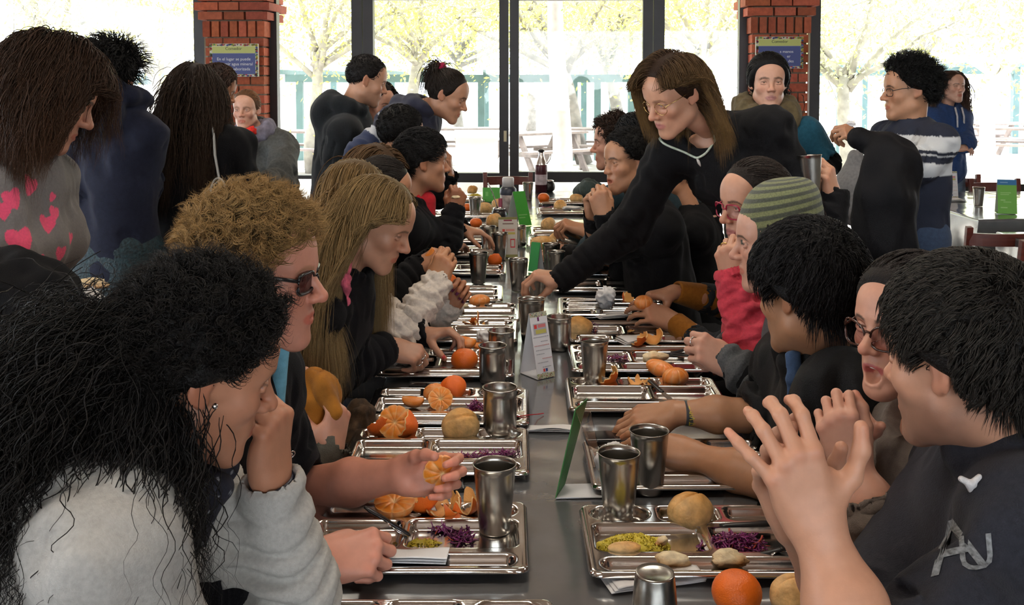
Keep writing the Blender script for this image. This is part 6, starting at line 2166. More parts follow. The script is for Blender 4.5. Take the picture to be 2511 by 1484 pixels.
# ======== standing girl in the navy hoodie leaning over the table
NAVY = cloth_mat('navy_fleece', (.012, .014, .034))
s = Fig('person with a pink scrunchie and ponytail leaning over the table in a navy hoodie', (1097, 234, 4.9), 82, -24, 0, fem=True, hs=1.0, seated=False, tyaw=80, skin=(.50, .31, .22), brow=(.03, .02, .015),
        nb=P(1040, 265, 4.98), pelvis=A(-.74, 5.05, .94), shr=P(965, 300, 4.82),
        arms=dict(R=dict(e=P(885, 375, 4.72), w=P(842, 445, 4.72), d=A(-.2, -.2, -1), n=A(-.8, -.5, 0)), L=dict(w=P(1080, 400, 5.1), d=A(.6, 0, -.6), pose='relax')))
tied_hair(s, (.022, .015, .011), A(0, -.085, .1), 1700, .0018, tail=.2, tn=160, seed=25, fall=.5)
mb = MB().ball(s.H + s.R @ A(0, -.085, .112), .026, 12, fn=lambda v, d: v * (1 + .18 * wob(d, 9, 1))[:, None])
s.put('scrunchie', np.concatenate(mb.v), mb.f, cloth_mat('raspberry_velvet', (.34, .012, .06)))
def hoodie_marks(v, n, s_):
    a = s_.arm['R']; ax = unit(a['e'] - a['sh']); t = (v - a['sh']) @ ax
    dist = np.linalg.norm(v - a['sh'] - t[:, None] * ax, axis=1)
    c = np.tile(A(.012, .014, .034), (len(v), 1))
    near = (dist < .085)
    c[near & (t > .10) & (t < .14)] = (.5, .52, .55)
    c[near & (t > -.03) & (t < .035) & (np.sin(t * 260) > -.1)] = (.4, .42, .45)
    c[near & (t >= .14)] = (.022, .034, .085)
    return c
s.top('hoodie', mat('navy_fleece_marked', attr=True, rough=.9, bump=.2, bscale=400, sheen=.1), t=.02, post=hood_post(1.0, .0), pattern=hoodie_marks, res=.008, neck=.06)
s.pants(DENIM)
# ======== man in black hooded coat, face behind him
COAT = cloth_mat('black_wool_coat', (.007, .0085, .010), noise=.3, nscale=160, bump=.3)
s = Fig('person with cropped dark hair looking down in a long black hooded coat', (899, 198, 5.2), 104, -18, 0, hs=1.02, seated=False, tyaw=95, lean=.06, drop=.12, skin=(.53, .33, .235), brow=(.03, .02, .015), stubble=.25,
        arms=dict(R=dict(e=P(838, 385, 5.0), w=P(905, 400, 5.1), d=A(1, .2, .1), n=A(0, -.3, 1))))
short_hair(s, (.014, .011, .010), 1800, .022, .0014, comb=(0, .6, -.1), cap=.010, lift=.05, seed=27)
s.top('coat', COAT, t=.032, hem=.36, coat=.02, post=hood_post(1.25, .01), res=.008, shoulder=.05, neck=.062, fold=.005, ff=16)
s.pants(GREYTR)
s = Fig('person with shoulder-length dark hair looking down beside the man in the black coat', (926, 252, 5.9), 55, -18, 0, fem=True, seated=False, skin=FAIR, lean=.02)
long_hair(s, (.02, .014, .012), None, n=900, L=.3, r=.003, part=0, seed=29, tuck=(.03, .03))
s.top('coat', GREYTR, res=.011, t=.02)
s.pants(GREYTR)

# ======== standing group on the left
s = Fig('person in a grey shawl and lilac scarf facing the hall beside the brick pillar', (604, 270, 6.3), -4, -2, 0, fem=True, hs=1.0, seated=False, tyaw=-14, height=.93, skin=(.62, .41, .34), brow=(.12, .07, .04), browk=.6, nb=P(628, 318, 6.36), drop=.12,
        arms=dict(L=dict(e=P(690, 450, 6.1), w=P(650, 445, 5.95), d=A(-1, -.2, 0), n=A(0, -.4, 1))))
tied_hair(s, (.20, .095, .045), A(.02, -.11, .0), 1300, .0024, tail=.2, tn=80, seed=31)
s.top('dark_top', GREYTR, res=.011, t=.008)
SHAWL = cloth_mat('grey_shawl', (.085, .09, .088), noise=.2)
s.top('shawl', SHAWL, t=.04, hem=.1, coat=.05, res=.009, fold=.012, ff=14, slv=1.2, neck=.085, shoulder=.05, sleeve=(.9, .9), cuff=0, vneck=.03)
scarf_loop(s, cloth_mat('lilac_scarf', (.20, .19, .25), noise=.3, nscale=30), r=.085, t=.034, drop=.26, tails=1, shift=.04)
mb = MB().ball(s.nb + s.Ft * .13 - s.Rt * .04 - s.Ut * .005, (.03, .02, .03), 10, fn=lambda v, d: v * (1 + .25 * wob(d, 8, 2))[:, None])
s.put('scarf_flower', np.concatenate(mb.v), mb.f, cloth_mat('red_flower', (.65, .03, .02)))
s.pants(GREYTR)
s = Fig('person with short brown hair behind the long-haired woman with the white bag strap', (532, 218, 5.6), 110, -25, 0, fem=True, seated=False, skin=TAN, lean=.03)
short_hair(s, (.04, .022, .016), 900, .08, .003, comb=(0, -.3, 0), cap=.02, long=True, seed=33, steps=7, fall=.3)
s.top('jacket', cloth_mat('plum_cotton', (.10, .06, .07)), res=.011)
s.pants(GREYTR)
s = Fig('person with long dark brown hair in a black cardigan seen from behind', (478, 232, 4.2), 176, -4, 2, fem=True, hs=1.02, seated=False, tyaw=172, lean=.02, height=.97, skin=TAN, nb=P(482, 300, 4.2), shw=.18, drop=.10,
        arms=dict(L=dict(e=P(366, 490, 4.15), w=P(420, 520, 4.4), d=A(.5, .8, .1), n=A(0, 0, 1)), R=dict(e=P(602, 480, 4.15), w=P(560, 520, 4.4), d=A(-.5, .8, .1), n=A(0, 0, 1))))
long_hair(s, (.028, .017, .012), A(.06, .036, .022), n=4200, L=.42, r=.0014, part=.01, comb=(0, -.3, 0), seed=35, fall=.5, jit=.07, clump=.5, curl=.006, cf=3, refine=2, cap=.012, side=.2)
s.top('cardigan', BLACK, t=.022, hem=.30, coat=.025, res=.0085, fold=.006, ff=15, seed=9)
s.pants(DENIM)
BAG = mat('pale_grey_leather', (.40, .41, .40), .45, noise=.08, nscale=30)
e = empty('backpack', P(556, 500, 3.98)); tag(e, 'pale grey backpack with a loop handle hanging on the black cardigan', 'bag')
o0 = A(*e.location)
b_ = Blob(); b_.ell(A(0, 0, -.1), (.13, .065, .16), .04).ell(A(0, -.03, -.15), (.1, .05, .09), .03)
v, q_ = b_.build(.008); v = v + normals_fast(v, q_) * (.002 * wob(v, 40, 3))[:, None]
link('pouch', mesh_from('pouch', v, [q_]), BAG, e)
an = np.linspace(.2, PI - .2, 13)
hp = np.stack([.035 * np.cos(an) - .03, 0 * an - .01, .02 + .085 * np.sin(an)], 1)
MB().tube(hp, .008, 8, flat=.5).build('handle', BAG, e, smooth=True)
st = [P(518, 297, 4.12), P(524, 330, 4.04), P(527, 380, 4.03), P(535, 425, 4.03), P(540, 455, 4.0)]
MB().tube(np.array(st) - o0, .014, 8, flat=.3).build('shoulder_strap', BAG, e, smooth=True)
st = [P(540, 440, 4.0), P(505, 470, 4.0), P(488, 530, 4.0), P(470, 600, 4.02)]
MB().tube(np.array(st) - o0, .010, 8, flat=.3).build('strap', BAG, e, smooth=True)

s = Fig('person with tousled black hair in a navy hooded jacket seen from behind', (272, 196, 3.85), 172, -14, 0, fem=True, hs=1.02, seated=False, tyaw=165, lean=.0, skin=TAN, nb=P(284, 254, 3.85), shw=.15, height=1.0, drop=.10, body=.9,
        arms=dict(L=dict(e=P(208, 450, 3.85), w=P(232, 530, 4.05), d=A(.2, .5, -.5)), R=dict(e=P(352, 440, 3.9), w=P(335, 520, 4.1), d=A(-.2, .5, -.3))))
short_hair(s, (.012, .011, .011), 1800, .11, .0018, comb=(0, -.5, .2), lift=.3, cap=.02, jit=.3, long=True, seed=37, steps=8, fall=.22, curl=.006, cf=1.5, refine=2)
s.top('jacket', cloth_mat('navy_jacket', (.010, .0125, .028), noise=.2), t=.018, hem=.14, coat=.03, post=hood_post(1.15, .02), res=.008, fold=.008, ff=15, shoulder=.05)
b_ = Blob().ecap(s.pel + s.Ut * .02, s.pel - A(0, 0, .20), s.Rt, (.185, .135), (.215, .165), .02)
v, q_ = b_.build(.009); v = v + normals_fast(v, q_) * (.006 * wob(v * A(1, 1, .3), 45, 4))[:, None]
s.put('skirt', v, [q_], mat('teal_lace', (.005, .022, .030), .7, noise=.7, nscale=90, bump=.5, bscale=120))
s.pants(cloth_mat('blue_denim', (.035, .055, .10)))

# ======== woman in the heart sweater
s = Fig('person with long dark brown hair in a grey sweater with pink hearts', (122, 232, 2.48), 110, -28, 0, fem=True, hs=1.05, seated=False, tyaw=92, skin=(.50, .29, .22), nb=P(62, 375, 2.5), pelvis=P(-60, 980, 2.52), shw=.15,
        arms=dict(R=dict(e=P(45, 800, 2.32), w=P(172, 830, 2.24), d=A(.75, .15, .55), n=A(.25, -.85, .3), pose='curl', tint=(.8, .7, .65)),
                  L=dict(e=P(80, 800, 2.7), w=P(205, 770, 2.5), d=A(.7, -.25, .3), n=A(0, .4, .9), pose='pinch', tint=(.85, .75, .7))))
long_hair(s, (.018, .011, .008), A(.07, .03, .014), n=7000, L=.225, r=.0011, part=.0, comb=(0, -.25, .0), seed=39, fall=.4, jit=.14, clump=.5, curl=.010, cf=1.8, refine=2, cap=.026, var=.4, tuck=(None, .078))
def heart_shape(x, y):
    y = y * 1.05 - np.abs(x) * .75 + .12
    return x * x + y * y < .34
HEARTS = [(73, 456, 44, -.6), (33, 488, 44, .3), (8, 516, 40, .1), (52, 593, 62, .05), (113, 551, 40, -.4), (134, 522, 30, -.4), (149, 624, 34, -.05), (99, 655, 48, .1), (173, 585, 26, -.25), (160, 690, 24, -.2), (-12, 630, 40, 0), (128, 484, 20, -.7), (20, 690, 46, .2), (70, 735, 46, 0), (145, 760, 30, -.2), (30, 790, 50, .3)]
def hearts(v, n, s_):
    c = np.tile(A(.155, .140, .135), (len(v), 1))
    q = v - A(0, 0, EYE)
    dz = q @ _FW
    sx, sy = CX + F * q[:, 0] / dz, CY - F * (q @ _UP) / dz
    facing = (n * q).sum(1) < -.15 * np.linalg.norm(q, axis=1)
    for px, py, w, r in HEARTS:
        e_ = np.hypot(sx - px, sy - py) + np.where(facing, 0, 1e4) + (v[:, 1] - 2.2) * 6
        k = int(np.argmin(e_))
        n0 = unit(n[np.linalg.norm(v - v[k], axis=1) < .03].mean(0))
        up = unit(A(0, 0, 1) - n0 * n0[2]); rt = np.cross(up, n0)
        w = w * .98 * v[k, 1] / F
        dlt = v - v[k]
        x, z = -dlt @ rt, dlt @ up
        x, z = x * math.cos(r) - z * math.sin(r), x * math.sin(r) + z * math.cos(r)
        c[heart_shape(x / w, z / w) & (n @ n0 > .2) & (np.abs(dlt @ n0) < .05)] = (.74, .075, .16)
    return c
s.top('sweater', mat('heart_knit', attr=True, rough=.9, noise=.1, nscale=160, bump=.25, bscale=420, sheen=.1), t=.022, pattern=hearts, res=.003, fold=.003, neck=.062, bust=1.1, sleeve=(.95, .95))
s.ring('R', 'ring', mat('gold', (.7, .5, .18), .25, 1.0))
s.pants(GREYTR)
FUZZ = cloth_mat('black_boucle', (.004, .004, .005), sheen=0.0)
drape('black_coat', 'fuzzy black coat draped over the arm of the woman in the heart sweater', 'coat',
      [[(P(-60, 700, 2.1), .075), (P(40, 715, 2.1), .075), (P(110, 750, 2.1), .06), (P(165, 775, 2.12), .038)], [(P(-50, 760, 2.08), .1), (P(-40, 1000, 2.05), .12), (P(-50, 1300, 2.05), .13)], [(P(60, 770, 2.08), .09), (P(60, 960, 2.05), .11), (P(40, 1300, 2.05), .13)], [(P(130, 800, 2.1), .05), (P(115, 960, 2.06), .065), (P(110, 1250, 2.04), .09)]],
      FUZZ, .009, .008, 22, (.006, 120), k=.05)
napkin_crumple('white napkin wrapped round food in the hand before the dark blue legs', P(221, 745, 2.3) - A(0, 0, .03), .034, 61, 1.1)
crust('piece of bread poking out of the napkin held by the heart-sweater woman', P(218, 718, 2.36), .075, 62, .3)

# ======== near right: man with raised hands
HOOD = cloth_mat('dark_blue_grey_fleece', (.020, .021, .029), noise=.18, nscale=120)
UK = dict(index=(24, 44, 34, 7), middle=(26, 52, 30, 1), ring=(22, 46, 24, -8), pinky=(12, 26, 14, -24), thumb=(60, 2, 20))
s = Fig('person with short dark hair, both bare hands raised while talking, in a dark hoodie', (2362, 884, 1.37), -143, -8, 0, hs=1.04, tyaw=-104, lean=.03, skin=(.54, .335, .25), stubble=.75, nb=P(2470, 1112, 1.43), shl=P(2550, 1300, 1.24), brow=(.03, .02, .015),
        arms=dict(L=dict(e=P(2165, 1760, 1.13), w=P(2008, 1300, 1.19), d=A(-.34, .02, .95), n=A(.02, -1, .10), pose=UK, s=1.03, fat=1.1, tint=(1.02, 1.0, .98)),
                  R=dict(e=P(2130, 1560, 1.42), w=P(1958, 1290, 1.30), d=A(-.36, -.1, .97), n=A(-.35, .9, 0), pose='relax', s=1.02)))
U_ = s
s.eyes((.1, .06, .03))
short_hair(s, (.014, .0115, .010), 9500, .045, .0009, comb=(.25, .55, -.25), lift=.035, cap=.026, jit=.16, seed=43, steps=6, clump=.6, fall=.14, rough=.003, var=.5, colt=(.03, .025, .02))
s.top('hoodie', HOOD, t=.026, sleeve=(.56, .53), slv=1.25, post=hood_post(1.22, .045), res=.005, fold=.0075, ff=14, neck=.07, seed=12)
s.pants(DENIM)
hd_ = [c for c in s.o.children if c.name.startswith('hoodie')][0]
bpy.context.view_layer.update()
for ch, px, py, sz, rt in (('A', 2350, 1352, .115, .22), ('U', 2404, 1372, .075, .1)):
    tm = text_mesh(ch, sz, 'CENTER', .0)
    co = np.empty(len(tm.vertices) * 3, np.float32); tm.vertices.foreach_get('co', co); co = co.reshape(-1, 3)
    bm_ = bmesh.new(); bm_.from_mesh(tm); bmesh.ops.subdivide_edges(bm_, edges=bm_.edges[:], cuts=3, use_grid_fill=True); bm_.to_mesh(tm); bm_.free()
    co = np.empty(len(tm.vertices) * 3, np.float32); tm.vertices.foreach_get('co', co); co = co.reshape(-1, 3)
    out = []
    for x_, y_, z_ in co:
        x2, y2 = x_ * math.cos(rt) - y_ * math.sin(rt), x_ * math.sin(rt) + y_ * math.cos(rt)
        # the print lies on the chest: cast from in front of the wearer's left side
        tgt = P(px, py, 1.3) + A(x2, 0, y2)
        dr_ = unit(tgt - A(0, .1, EYE))
        ok, hit, n_, i_ = hd_.ray_cast(Vector(A(0, .1, EYE) - s.base), Vector(dr_))
        out.append((A(*hit) + A(*n_) * .0016) if ok else tgt - s.base)
    tm.vertices.foreach_set('co', np.array(out, np.float32).ravel()); tm.update()
    link('lettering', tm, mat('cracked_grey_print', (.16, .17, .18), .8, noise=.6, nscale=160), hd_)
mb = Blob()
k0 = s.nb + s.Ft * .115 + s.Rt * -.035 - s.Ut * .03
k0 = P(2378, 1186, 1.245)
mb.cap(k0 + A(-.011, 0, .006), k0 + A(.0, -.004, .001), .0042, .0045, .002).cap(k0 + A(0, -.004, .001), k0 + A(.012, 0, .009), .0045, .0036, .002).cap(k0 + A(-.004, -.002, .002), k0 + A(.004, 0, -.013), .0045, .0036, .002).cap(k0 + A(.003, -.003, .0), k0 + A(.009, 0, -.006), .004, .003, .002)
v, q_ = mb.build(.002); s.put('drawstring_knot', v, [q_], cloth_mat('white_cord', (.6, .58, .58)))

# ======== woman with tortoise glasses
s = Fig('person with tortoiseshell glasses and open mouth, speaking, in a taupe top', (2226, 802, 1.74), -62, 0, 2, hs=.98, fem=True, tyaw=-80, lean=.08, skin=(.60, .37, .30), mouth=1.9, brow=(.035, .022, .018), lip=(.42, .09, .09), blush=1.2,
        arms=dict(L=dict(e=P(2190, 1360, 1.56), w=P(2090, 1140, 1.62), d=A(-.3, -.05, .9), n=A(-.35, -.9, .1), pose='curl'),
                  R=dict(e=P(2060, 1260, 1.95), w=P(2050, 1130, 1.75), d=A(0, -.1, 1), n=A(-.4, .8, 0), pose='curl')))
s.eyes((.06, .05, .04), (-8, 4))
tied_hair(s, (.016, .011, .010), A(-.02, -.12, .02), 4200, .0010, cap=.018, tail=.2, tn=200, seed=45, hl=.012)
glasses(s, mat('tortoise', (.05, .018, .012), .2, noise=.7, nscale=220), 'cat', w=.0265, h=.021, r=.0021, z0=-.004, y0=.102, lens=GLASS('tinted_lens', (.78, .72, .74)))
s.top('top', cloth_mat('taupe_knit', (.155, .125, .105), noise=.15), t=.018, res=.006, bust=1.0, sleeve=(.7, .7), neck=.07, vneck=.03)
s.pants(DENIM)
mb = Blob()
hv = lambda *p: s.H + s.R @ (A(*p) * s.hs)
mb.ell(hv(0, .083, -.0625), (.014, .006, .003), .002, s.R)
v, q_ = mb.build(.0015); s.put('teeth', v, [q_], mat('enamel', (.75, .72, .66), .25))

# ======== man in the black jacket with the yellow-lettered wristband
s = Fig('person with black hair turned away, wearing a black jacket and a lettered wristband', (1978, 718, 2.06), -144, -10, 0, hs=1.04, tyaw=-98, lean=.12, skin=(.42, .25, .155), stubble=.2, nb=P(2025, 905, 2.12), shl=P(2072, 975, 1.93), shr=P(1950, 900, 2.32),
        arms=dict(R=dict(e=P(1895, 1022, 2.30), w=P(1655, 1012, 2.30), d=A(-1, -.05, -.14), n=A(-.05, -.35, .95), pose='relax'),
                  L=dict(e=P(1955, 1205, 1.96), w=P(1705, 1118, 2.10), d=A(-.95, .25, .18), n=A(.1, -.6, .8), pose='relax', tint=(1, .95, .9))))
short_hair(s, (.009, .008, .0085), 6500, .06, .0011, comb=(.1, .35, -.35), lift=.04, cap=.030, jit=.16, seed=47, steps=6, clump=.55, fall=.12, rough=.003, var=.5)
VEST = cloth_mat('black_quilted_jacket', (.006, .0065, .0075), sheen=.02, rough=.65, noise=.2)
s.top('jacket', VEST, t=.026, sleeve=(.56, .56), slv=1.1, post=collar_post(.088, .10, .022), res=.006, fold=.009, ff=17, neck=.07, seed=14)
ln = Blob()
for a, b2 in ((P(1944, 868, 2.03), P(1950, 930, 2.02)), (P(1950, 930, 2.02), P(1946, 1010, 2.03))):
    ln.ecap(a, b2, A(1, 0, 0), (.017, .008), (.016, .008), .01)
v, q_ = ln.build(.005); s.put('lining', v, [q_], cloth_mat('slate_blue_lining', (.055, .10, .20)))
s.pants(DENIM)
wb, (ax_, u_, v_) = s.band('R', 'wristband', mat('navy_rubber', (.018, .022, .028), .4), .022, .030, .0285, .002)
tm = text_mesh('ST VIRG', .0165, 'CENTER', .0004)
nv = len(tm.vertices)
co = np.empty(nv * 3, np.float32); tm.vertices.foreach_get('co', co); co = co.reshape(-1, 3)
rr = .0308
# letters run up round the wrist, their tops towards the hand
uu = A(0, -1, .12)
psi = math.atan2(uu @ v_, uu @ u_) - co[:, 0] / rr
nc = s.arm['R']['w'] + ax_ * .037 - ax_ * co[:, 1:2] * 1.35 + (rr + co[:, 2:3]) * (np.cos(psi)[:, None] * u_ * 1.12 + np.sin(psi)[:, None] * v_ * .86)
tm.vertices.foreach_set('co', (nc - s.base).astype(np.float32).ravel()); tm.update()
link('lettering', tm, mat('yellow_print', (.52, .42, .03), .5), wb)

# ======== beanie wearer
s = Fig('person in a grey and olive striped beanie with clasped hands and a silver ring', (1905, 592, 2.46), -98, -6, 0, hs=1.0, fem=True, tyaw=-95, lean=.12, skin=(.58, .38, .32),
        arms=dict(L=dict(e=P(1905, 970, 2.38), w=P(1795, 895, 2.46), d=A(-.85, .1, .52), n=A(.25, -.9, .35), pose='curl', s=1.0),
                  R=dict(e=P(1880, 890, 2.75), w=P(1800, 858, 2.60), d=A(-.95, -.1, .1), n=A(-.1, .6, .8), pose='curl')))
short_hair(s, (.03, .02, .015), 900, .12, .002, long=True, comb=(0, -.3, -.3), cap=.008, steps=7, fall=.3, seed=49, region=lambda p: p[:, 2] < .04)
s.top('hoodie', cloth_mat('grey_marl', (.085, .09, .095), noise=.25, nscale=220), t=.022, res=.006, post=hood_post(.9, 0), fold=.006)
for key in ('L', 'R'):
    a = s.arm[key]; b_ = Blob(); dd = unit(a['e'] - a['w'])
    b_.cap(a['w'] + dd * .0, a['w'] + dd * .07, .040, .046, .01).cap(a['w'] - dd * .1, a['w'] + dd * .004, .0285, .0285, .004, op='sub').cut(a['w'] + dd * .0, -dd)
    v, q_ = b_.build(.004); s.put('cuff', v, [q_], BLACK)
s.ring('L', 'middle', t=.5)
s.pants(GREYTR)
rows = []; cc = []
nz, na = 70, 97
for i in range(nz):
    t = i / (nz - 1)
    ang = t * PI * .5
    for j in range(na):
        a = j / (na - 1) * 2 * PI
        rib = .0012 * math.sin(a * 60) * (1 if t < .22 else .4)
        rx, ry = (.0815 + rib), (.104 + rib)
        prof = math.cos(max(0, (t - .18) / .82) * PI / 2) ** .62
        z = .030 + .0 * a + (t * .16 if t < .18 else .0288 + (.098) * math.sin((t - .18) / .82 * PI / 2))
        y = -.014 + ry * prof * math.cos(a) - .028 * max(0, t - .3) 
        zz = z - .20 * (y) * (1 - t) - .010 * (1 - t)
        rows.append((rx * prof * math.sin(a), y, zz + (.012 if t < .02 else 0) * 0))
        if t < .2: col = A(.045, .05, .035)
        else: col = A(.185, .195, .085) if math.sin((t - .2) * 52) > -.1 else A(.06, .065, .045)
        cc.append(col)
G = np.array(rows).reshape(nz, na, 3)
mb = MB().sheet(G[:, ::-1], np.array(cc).reshape(nz, na, 3)[:, ::-1].reshape(-1, 3))
o = s.put('beanie', np.concatenate(mb.v) * s.hs @ s.R.T + s.H, mb.f, mat('striped_wool', attr=True, rough=.95, noise=.25, nscale=260, bump=.5, bscale=600, sheen=.2), np.concatenate(mb.c))
thick(o, .006, 1)

# ======== woman in coral with crimson glasses
s = Fig('person with crimson-framed glasses and a hand at their mouth, in a coral cable-knit sweater', (1850, 498, 2.76), -68, -9, 0, hs=.98, fem=True, tyaw=-82, lean=.06, skin=(.56, .355, .275), brow=(.03, .02, .015), lip=(.40, .14, .13),
        arms=dict(L=dict(e=P(1850, 850, 2.56), w=P(1800, 690, 2.60), d=A(-.22, -.02, 1), n=A(-.55, -.8, 0), pose='curl'), R=dict(w=P(1870, 850, 2.9), d=A(-1, -.1, -.1), pose='relax')))
s.eyes((.06, .04, .03), (-6, -10))
tied_hair(s, (.022, .015, .012), A(.0, -.13, .01), 2600, .0013, tail=.22, tn=260, seed=51)
glasses(s, mat('crimson_frames', (.33, .012, .045), .25), 'rect', w=.0255, h=.0205, r=.0021, z0=-.003, y0=.1, lens=GLASS('spectacle_lens', (.93, .93, 1)))
def coral(v, n, s_): return None
CORAL = cloth_mat('coral_knit', (.58, .055, .085), noise=.12, nscale=130)
def cable(o, s_):
    me = o.data
    co = np.empty(len(me.vertices) * 3, np.float32); me.vertices.foreach_get('co', co); co = co.reshape(-1, 3)
    no = np.empty(len(me.vertices) * 3, np.float32); me.vertices.foreach_get('normal', no); no = no.reshape(-1, 3)
    a = s_.arm['L']; ax = unit(a['w'] - a['e']); p = co + s_.base - a['e']
    t = p @ ax; rad = p - t[:, None] * ax
    e1 = unit(np.cross(ax, A(0, 1, 0))); e2 = np.cross(ax, e1)
    ph = np.arctan2(rad @ e2, rad @ e1)
    cab = np.sin(ph * 4 + 1.6 * np.sin(t * 62)) + .7 * np.sin(ph * 4 - 1.6 * np.sin(t * 62) + 1.5) + .35 * np.sin(t * 260 + 2 * np.sin(ph * 4))
    m = (np.linalg.norm(rad, axis=1) < .1) & (t > -.05) & (t < .19)
    co = co + no * (np.where(m, .0042 * cab, 0))[:, None]
    rib = (t >= .19) & (np.linalg.norm(rad, axis=1) < .08)
    co = co + no * np.where(rib, .0015 * np.sin(ph * 26), 0)[:, None]
    me.vertices.foreach_set('co', co.astype(np.float32).ravel()); me.update()
o = s.top('sweater', CORAL, t=.022, res=.0038, fold=.003, bust=.8)
cable(o, s)
s.ring('L', 'ring', mat('gold', (.7, .5, .18), .25, 1.0))
s.pants(DENIM)

# ======== mustard sleeves
s = Fig('person hidden behind the coral sweater, their mustard-cuffed hands peeling a mandarin', (1885, 520, 3.25), -92, -10, 0, hs=.95, lean=.05, skin=(.48, .29, .20),
        arms=dict(L=dict(e=P(1752, 880, 3.15), w=P(1652, 788, 3.28), d=A(-.9, .0, .38), n=A(.2, -.75, .6), pose='cup'), R=dict(e=P(1790, 745, 3.5), w=P(1655, 715, 3.42), d=A(-1, -.12, -.12), n=A(0, .1, 1), pose='pinch')))
short_hair(s, (.03, .02, .015), 500, r=.003)
s.top('jacket', cloth_mat('dark_slate', (.022, .028, .034)), res=.008, sleeve=(.72, .72))
for key in ('L', 'R'):
    a = s.arm[key]; b_ = Blob(); dd = unit(a['e'] - a['w'])
    b_.cap(a['w'] + dd * .002, a['w'] + dd * .2, .038, .058, .01).cap(a['w'] - dd * .1, a['w'] + dd * .008, .0295, .0295, .004, op='sub').cut(a['w'] + dd * .003, -dd)
    v, q_ = b_.build(.005); s.put('cuff', v, [q_], cloth_mat('mustard_wool', (.30, .115, .014)))
s.pants(GREYTR)
peeled('half-peeled mandarin held between mustard-cuffed hands', P(1578, 738, 3.3) - A(0, 0, .03), .030, (1.1, 1, .95), rotz(.5), 63)

# ======== standing woman in black reaching for the cup
s = Fig('person with brown hair, gold glasses and a necklace, leaning over in a black sweater', (1652, 232, 3.25), -60, -27, -4, fem=True, hs=1.02, seated=False, tyaw=-62, skin=(.55, .34, .25), smile=1.0, brow=(.10, .055, .03), browk=.6, lip=(.45, .16, .14), blush=1.2,
        nb=P(1748, 312, 3.36), pelvis=A(1.02, 3.5, .95), shr=P(1640, 372, 3.46), shl=P(1890, 320, 3.28),
        arms=dict(R=dict(e=P(1545, 560, 3.42), w=P(1378, 682, 3.36), d=A(-.9, -.05, .12), n=A(.05, -.15, 1), pose=dict(index=(50, 40, 20, 6), middle=(50, 42, 20, 0), ring=(52, 44, 22, -4), pinky=(54, 46, 22, -9), thumb=(30, 70, 20)), s=1.0),
                  L=dict(e=P(2020, 600, 3.22), w=P(2046, 486, 3.25), d=A(-.25, -.1, .9), n=A(.75, -.65, .1), pose='grip', s=1.0)))
s.eyes((.10, .07, .04), (-4, -18))
BR, BRT = A(.042, .020, .010), A(.19, .11, .038)
long_hair(s, BR, BRT, n=7500, L=.215, r=.0009, part=-.01, comb=(0, -.4, 0), seed=55, fall=.34, jit=.08, clump=.3, cap=.013, var=.3, tuck=(-.03, .07))
glasses(s, mat('gold_wire', (.6, .42, .16), .25, 1.0), 'round', w=.024, h=.020, r=.0009, z0=-.003)
sw_ = s.top('sweater', BLACK, t=.018, res=.0065, fold=.005, neck=.085, nk=A(0, 0, -.005), bust=.9, vneck=.025, seed=17)
bpy.context.view_layer.update()
pts = []
for t_ in np.linspace(-1, 1, 41):
    a = t_ * .95
    dr_ = s.Rt * math.sin(a) + s.Ft * math.cos(a)
    z_ = s.Ut * (-.125 + .14 * abs(t_) ** 1.5)
    ok, hit, n_, i_ = sw_.ray_cast(Vector(s.nb + z_ + dr_ * .35 - s.base), Vector(-dr_))
    pts.append(A(*hit) + s.base + dr_ * .004 if ok and (A(*hit) + s.base - s.nb) @ dr_ > .04 else s.nb + z_ + dr_ * .068)
pts = np.array(pts)
cj = np.array([(A(.42, .5, .38), A(.55, .6, .5))[i % 2] for i in range(41)]).repeat(8, 0)
mb = MB().tube(pts, .0042, 8)
s.put('necklace', np.concatenate(mb.v), mb.f, mat('pale_beads', attr=True, rough=.3, spec=.6), cj)
pp = pts[20]
mb = MB().tube([pp, pp - s.Ut * .02 + s.Ft * .002, pp - s.Ut * .045 + s.Ft * .004], [.003, .0065, .002], 8)
s.put('pendant', np.concatenate(mb.v), mb.f, mat('pearl', (.6, .55, .5), .25))
s.pants(BLACK)
CL = s.arm['L']
cup('steel cup held up beside the olive scarf by the leaning woman', 'T', P(1990, 474, 3.20), (-.05, -.06, 0), .95)

# ======== far right side of the table
s = Fig('person with black hair smiling over clasped hands, in a black turtleneck', (1540, 398, 3.95), -64, -4, 3, hs=1.0, tyaw=-80, lean=.12, skin=(.44, .265, .175), smile=1.0, mouth=.35, brow=(.015, .012, .011), eye=(.03, .02, .015), nose=.93,
        arms=dict(L=dict(e=P(1512, 600, 3.85), w=P(1484, 532, 3.82), d=A(-.3, .0, 1), n=A(-.1, -.95, .15), pose='curl'), R=dict(e=P(1475, 600, 4.15), w=P(1455, 532, 4.0), d=A(-.1, -.12, 1), n=A(-.5, .8, 0), pose='curl')))
short_hair(s, (.010, .009, .009), 3200, .034, .0012, comb=(.2, .3, .2), lift=.10, cap=.018, seed=57, clump=.5)
s.top('sweater', BLACK, res=.0075, post=turtle_post(.06))
s.pants(GREYTR)
s = Fig('person with brown curls mostly hidden behind the smiling black-haired diner', (1508, 352, 4.7), -92, -4, 0, skin=FAIR, lean=.1)
short_hair(s, (.035, .02, .014), 900, .045, .003, curl=.008, refine=2, cap=.018, seed=59)
s.top('jacket', GREYTR, res=.010)
s.pants(GREYTR)
s = Fig('person with sleek black hair seen above the smiling diner, beside the leaning woman\'s hair', (1560, 352, 4.4), -150, -10, 0, skin=TAN, lean=.1, hs=1.02)
short_hair(s, (.008, .008, .009), 900, .12, .0026, long=True, comb=(0, -.4, 0), cap=.016, seed=60, steps=7, fall=.3)
s.top('jacket', cloth_mat('petrol_jacket', (.02, .04, .05)), res=.010)
s.pants(GREYTR)
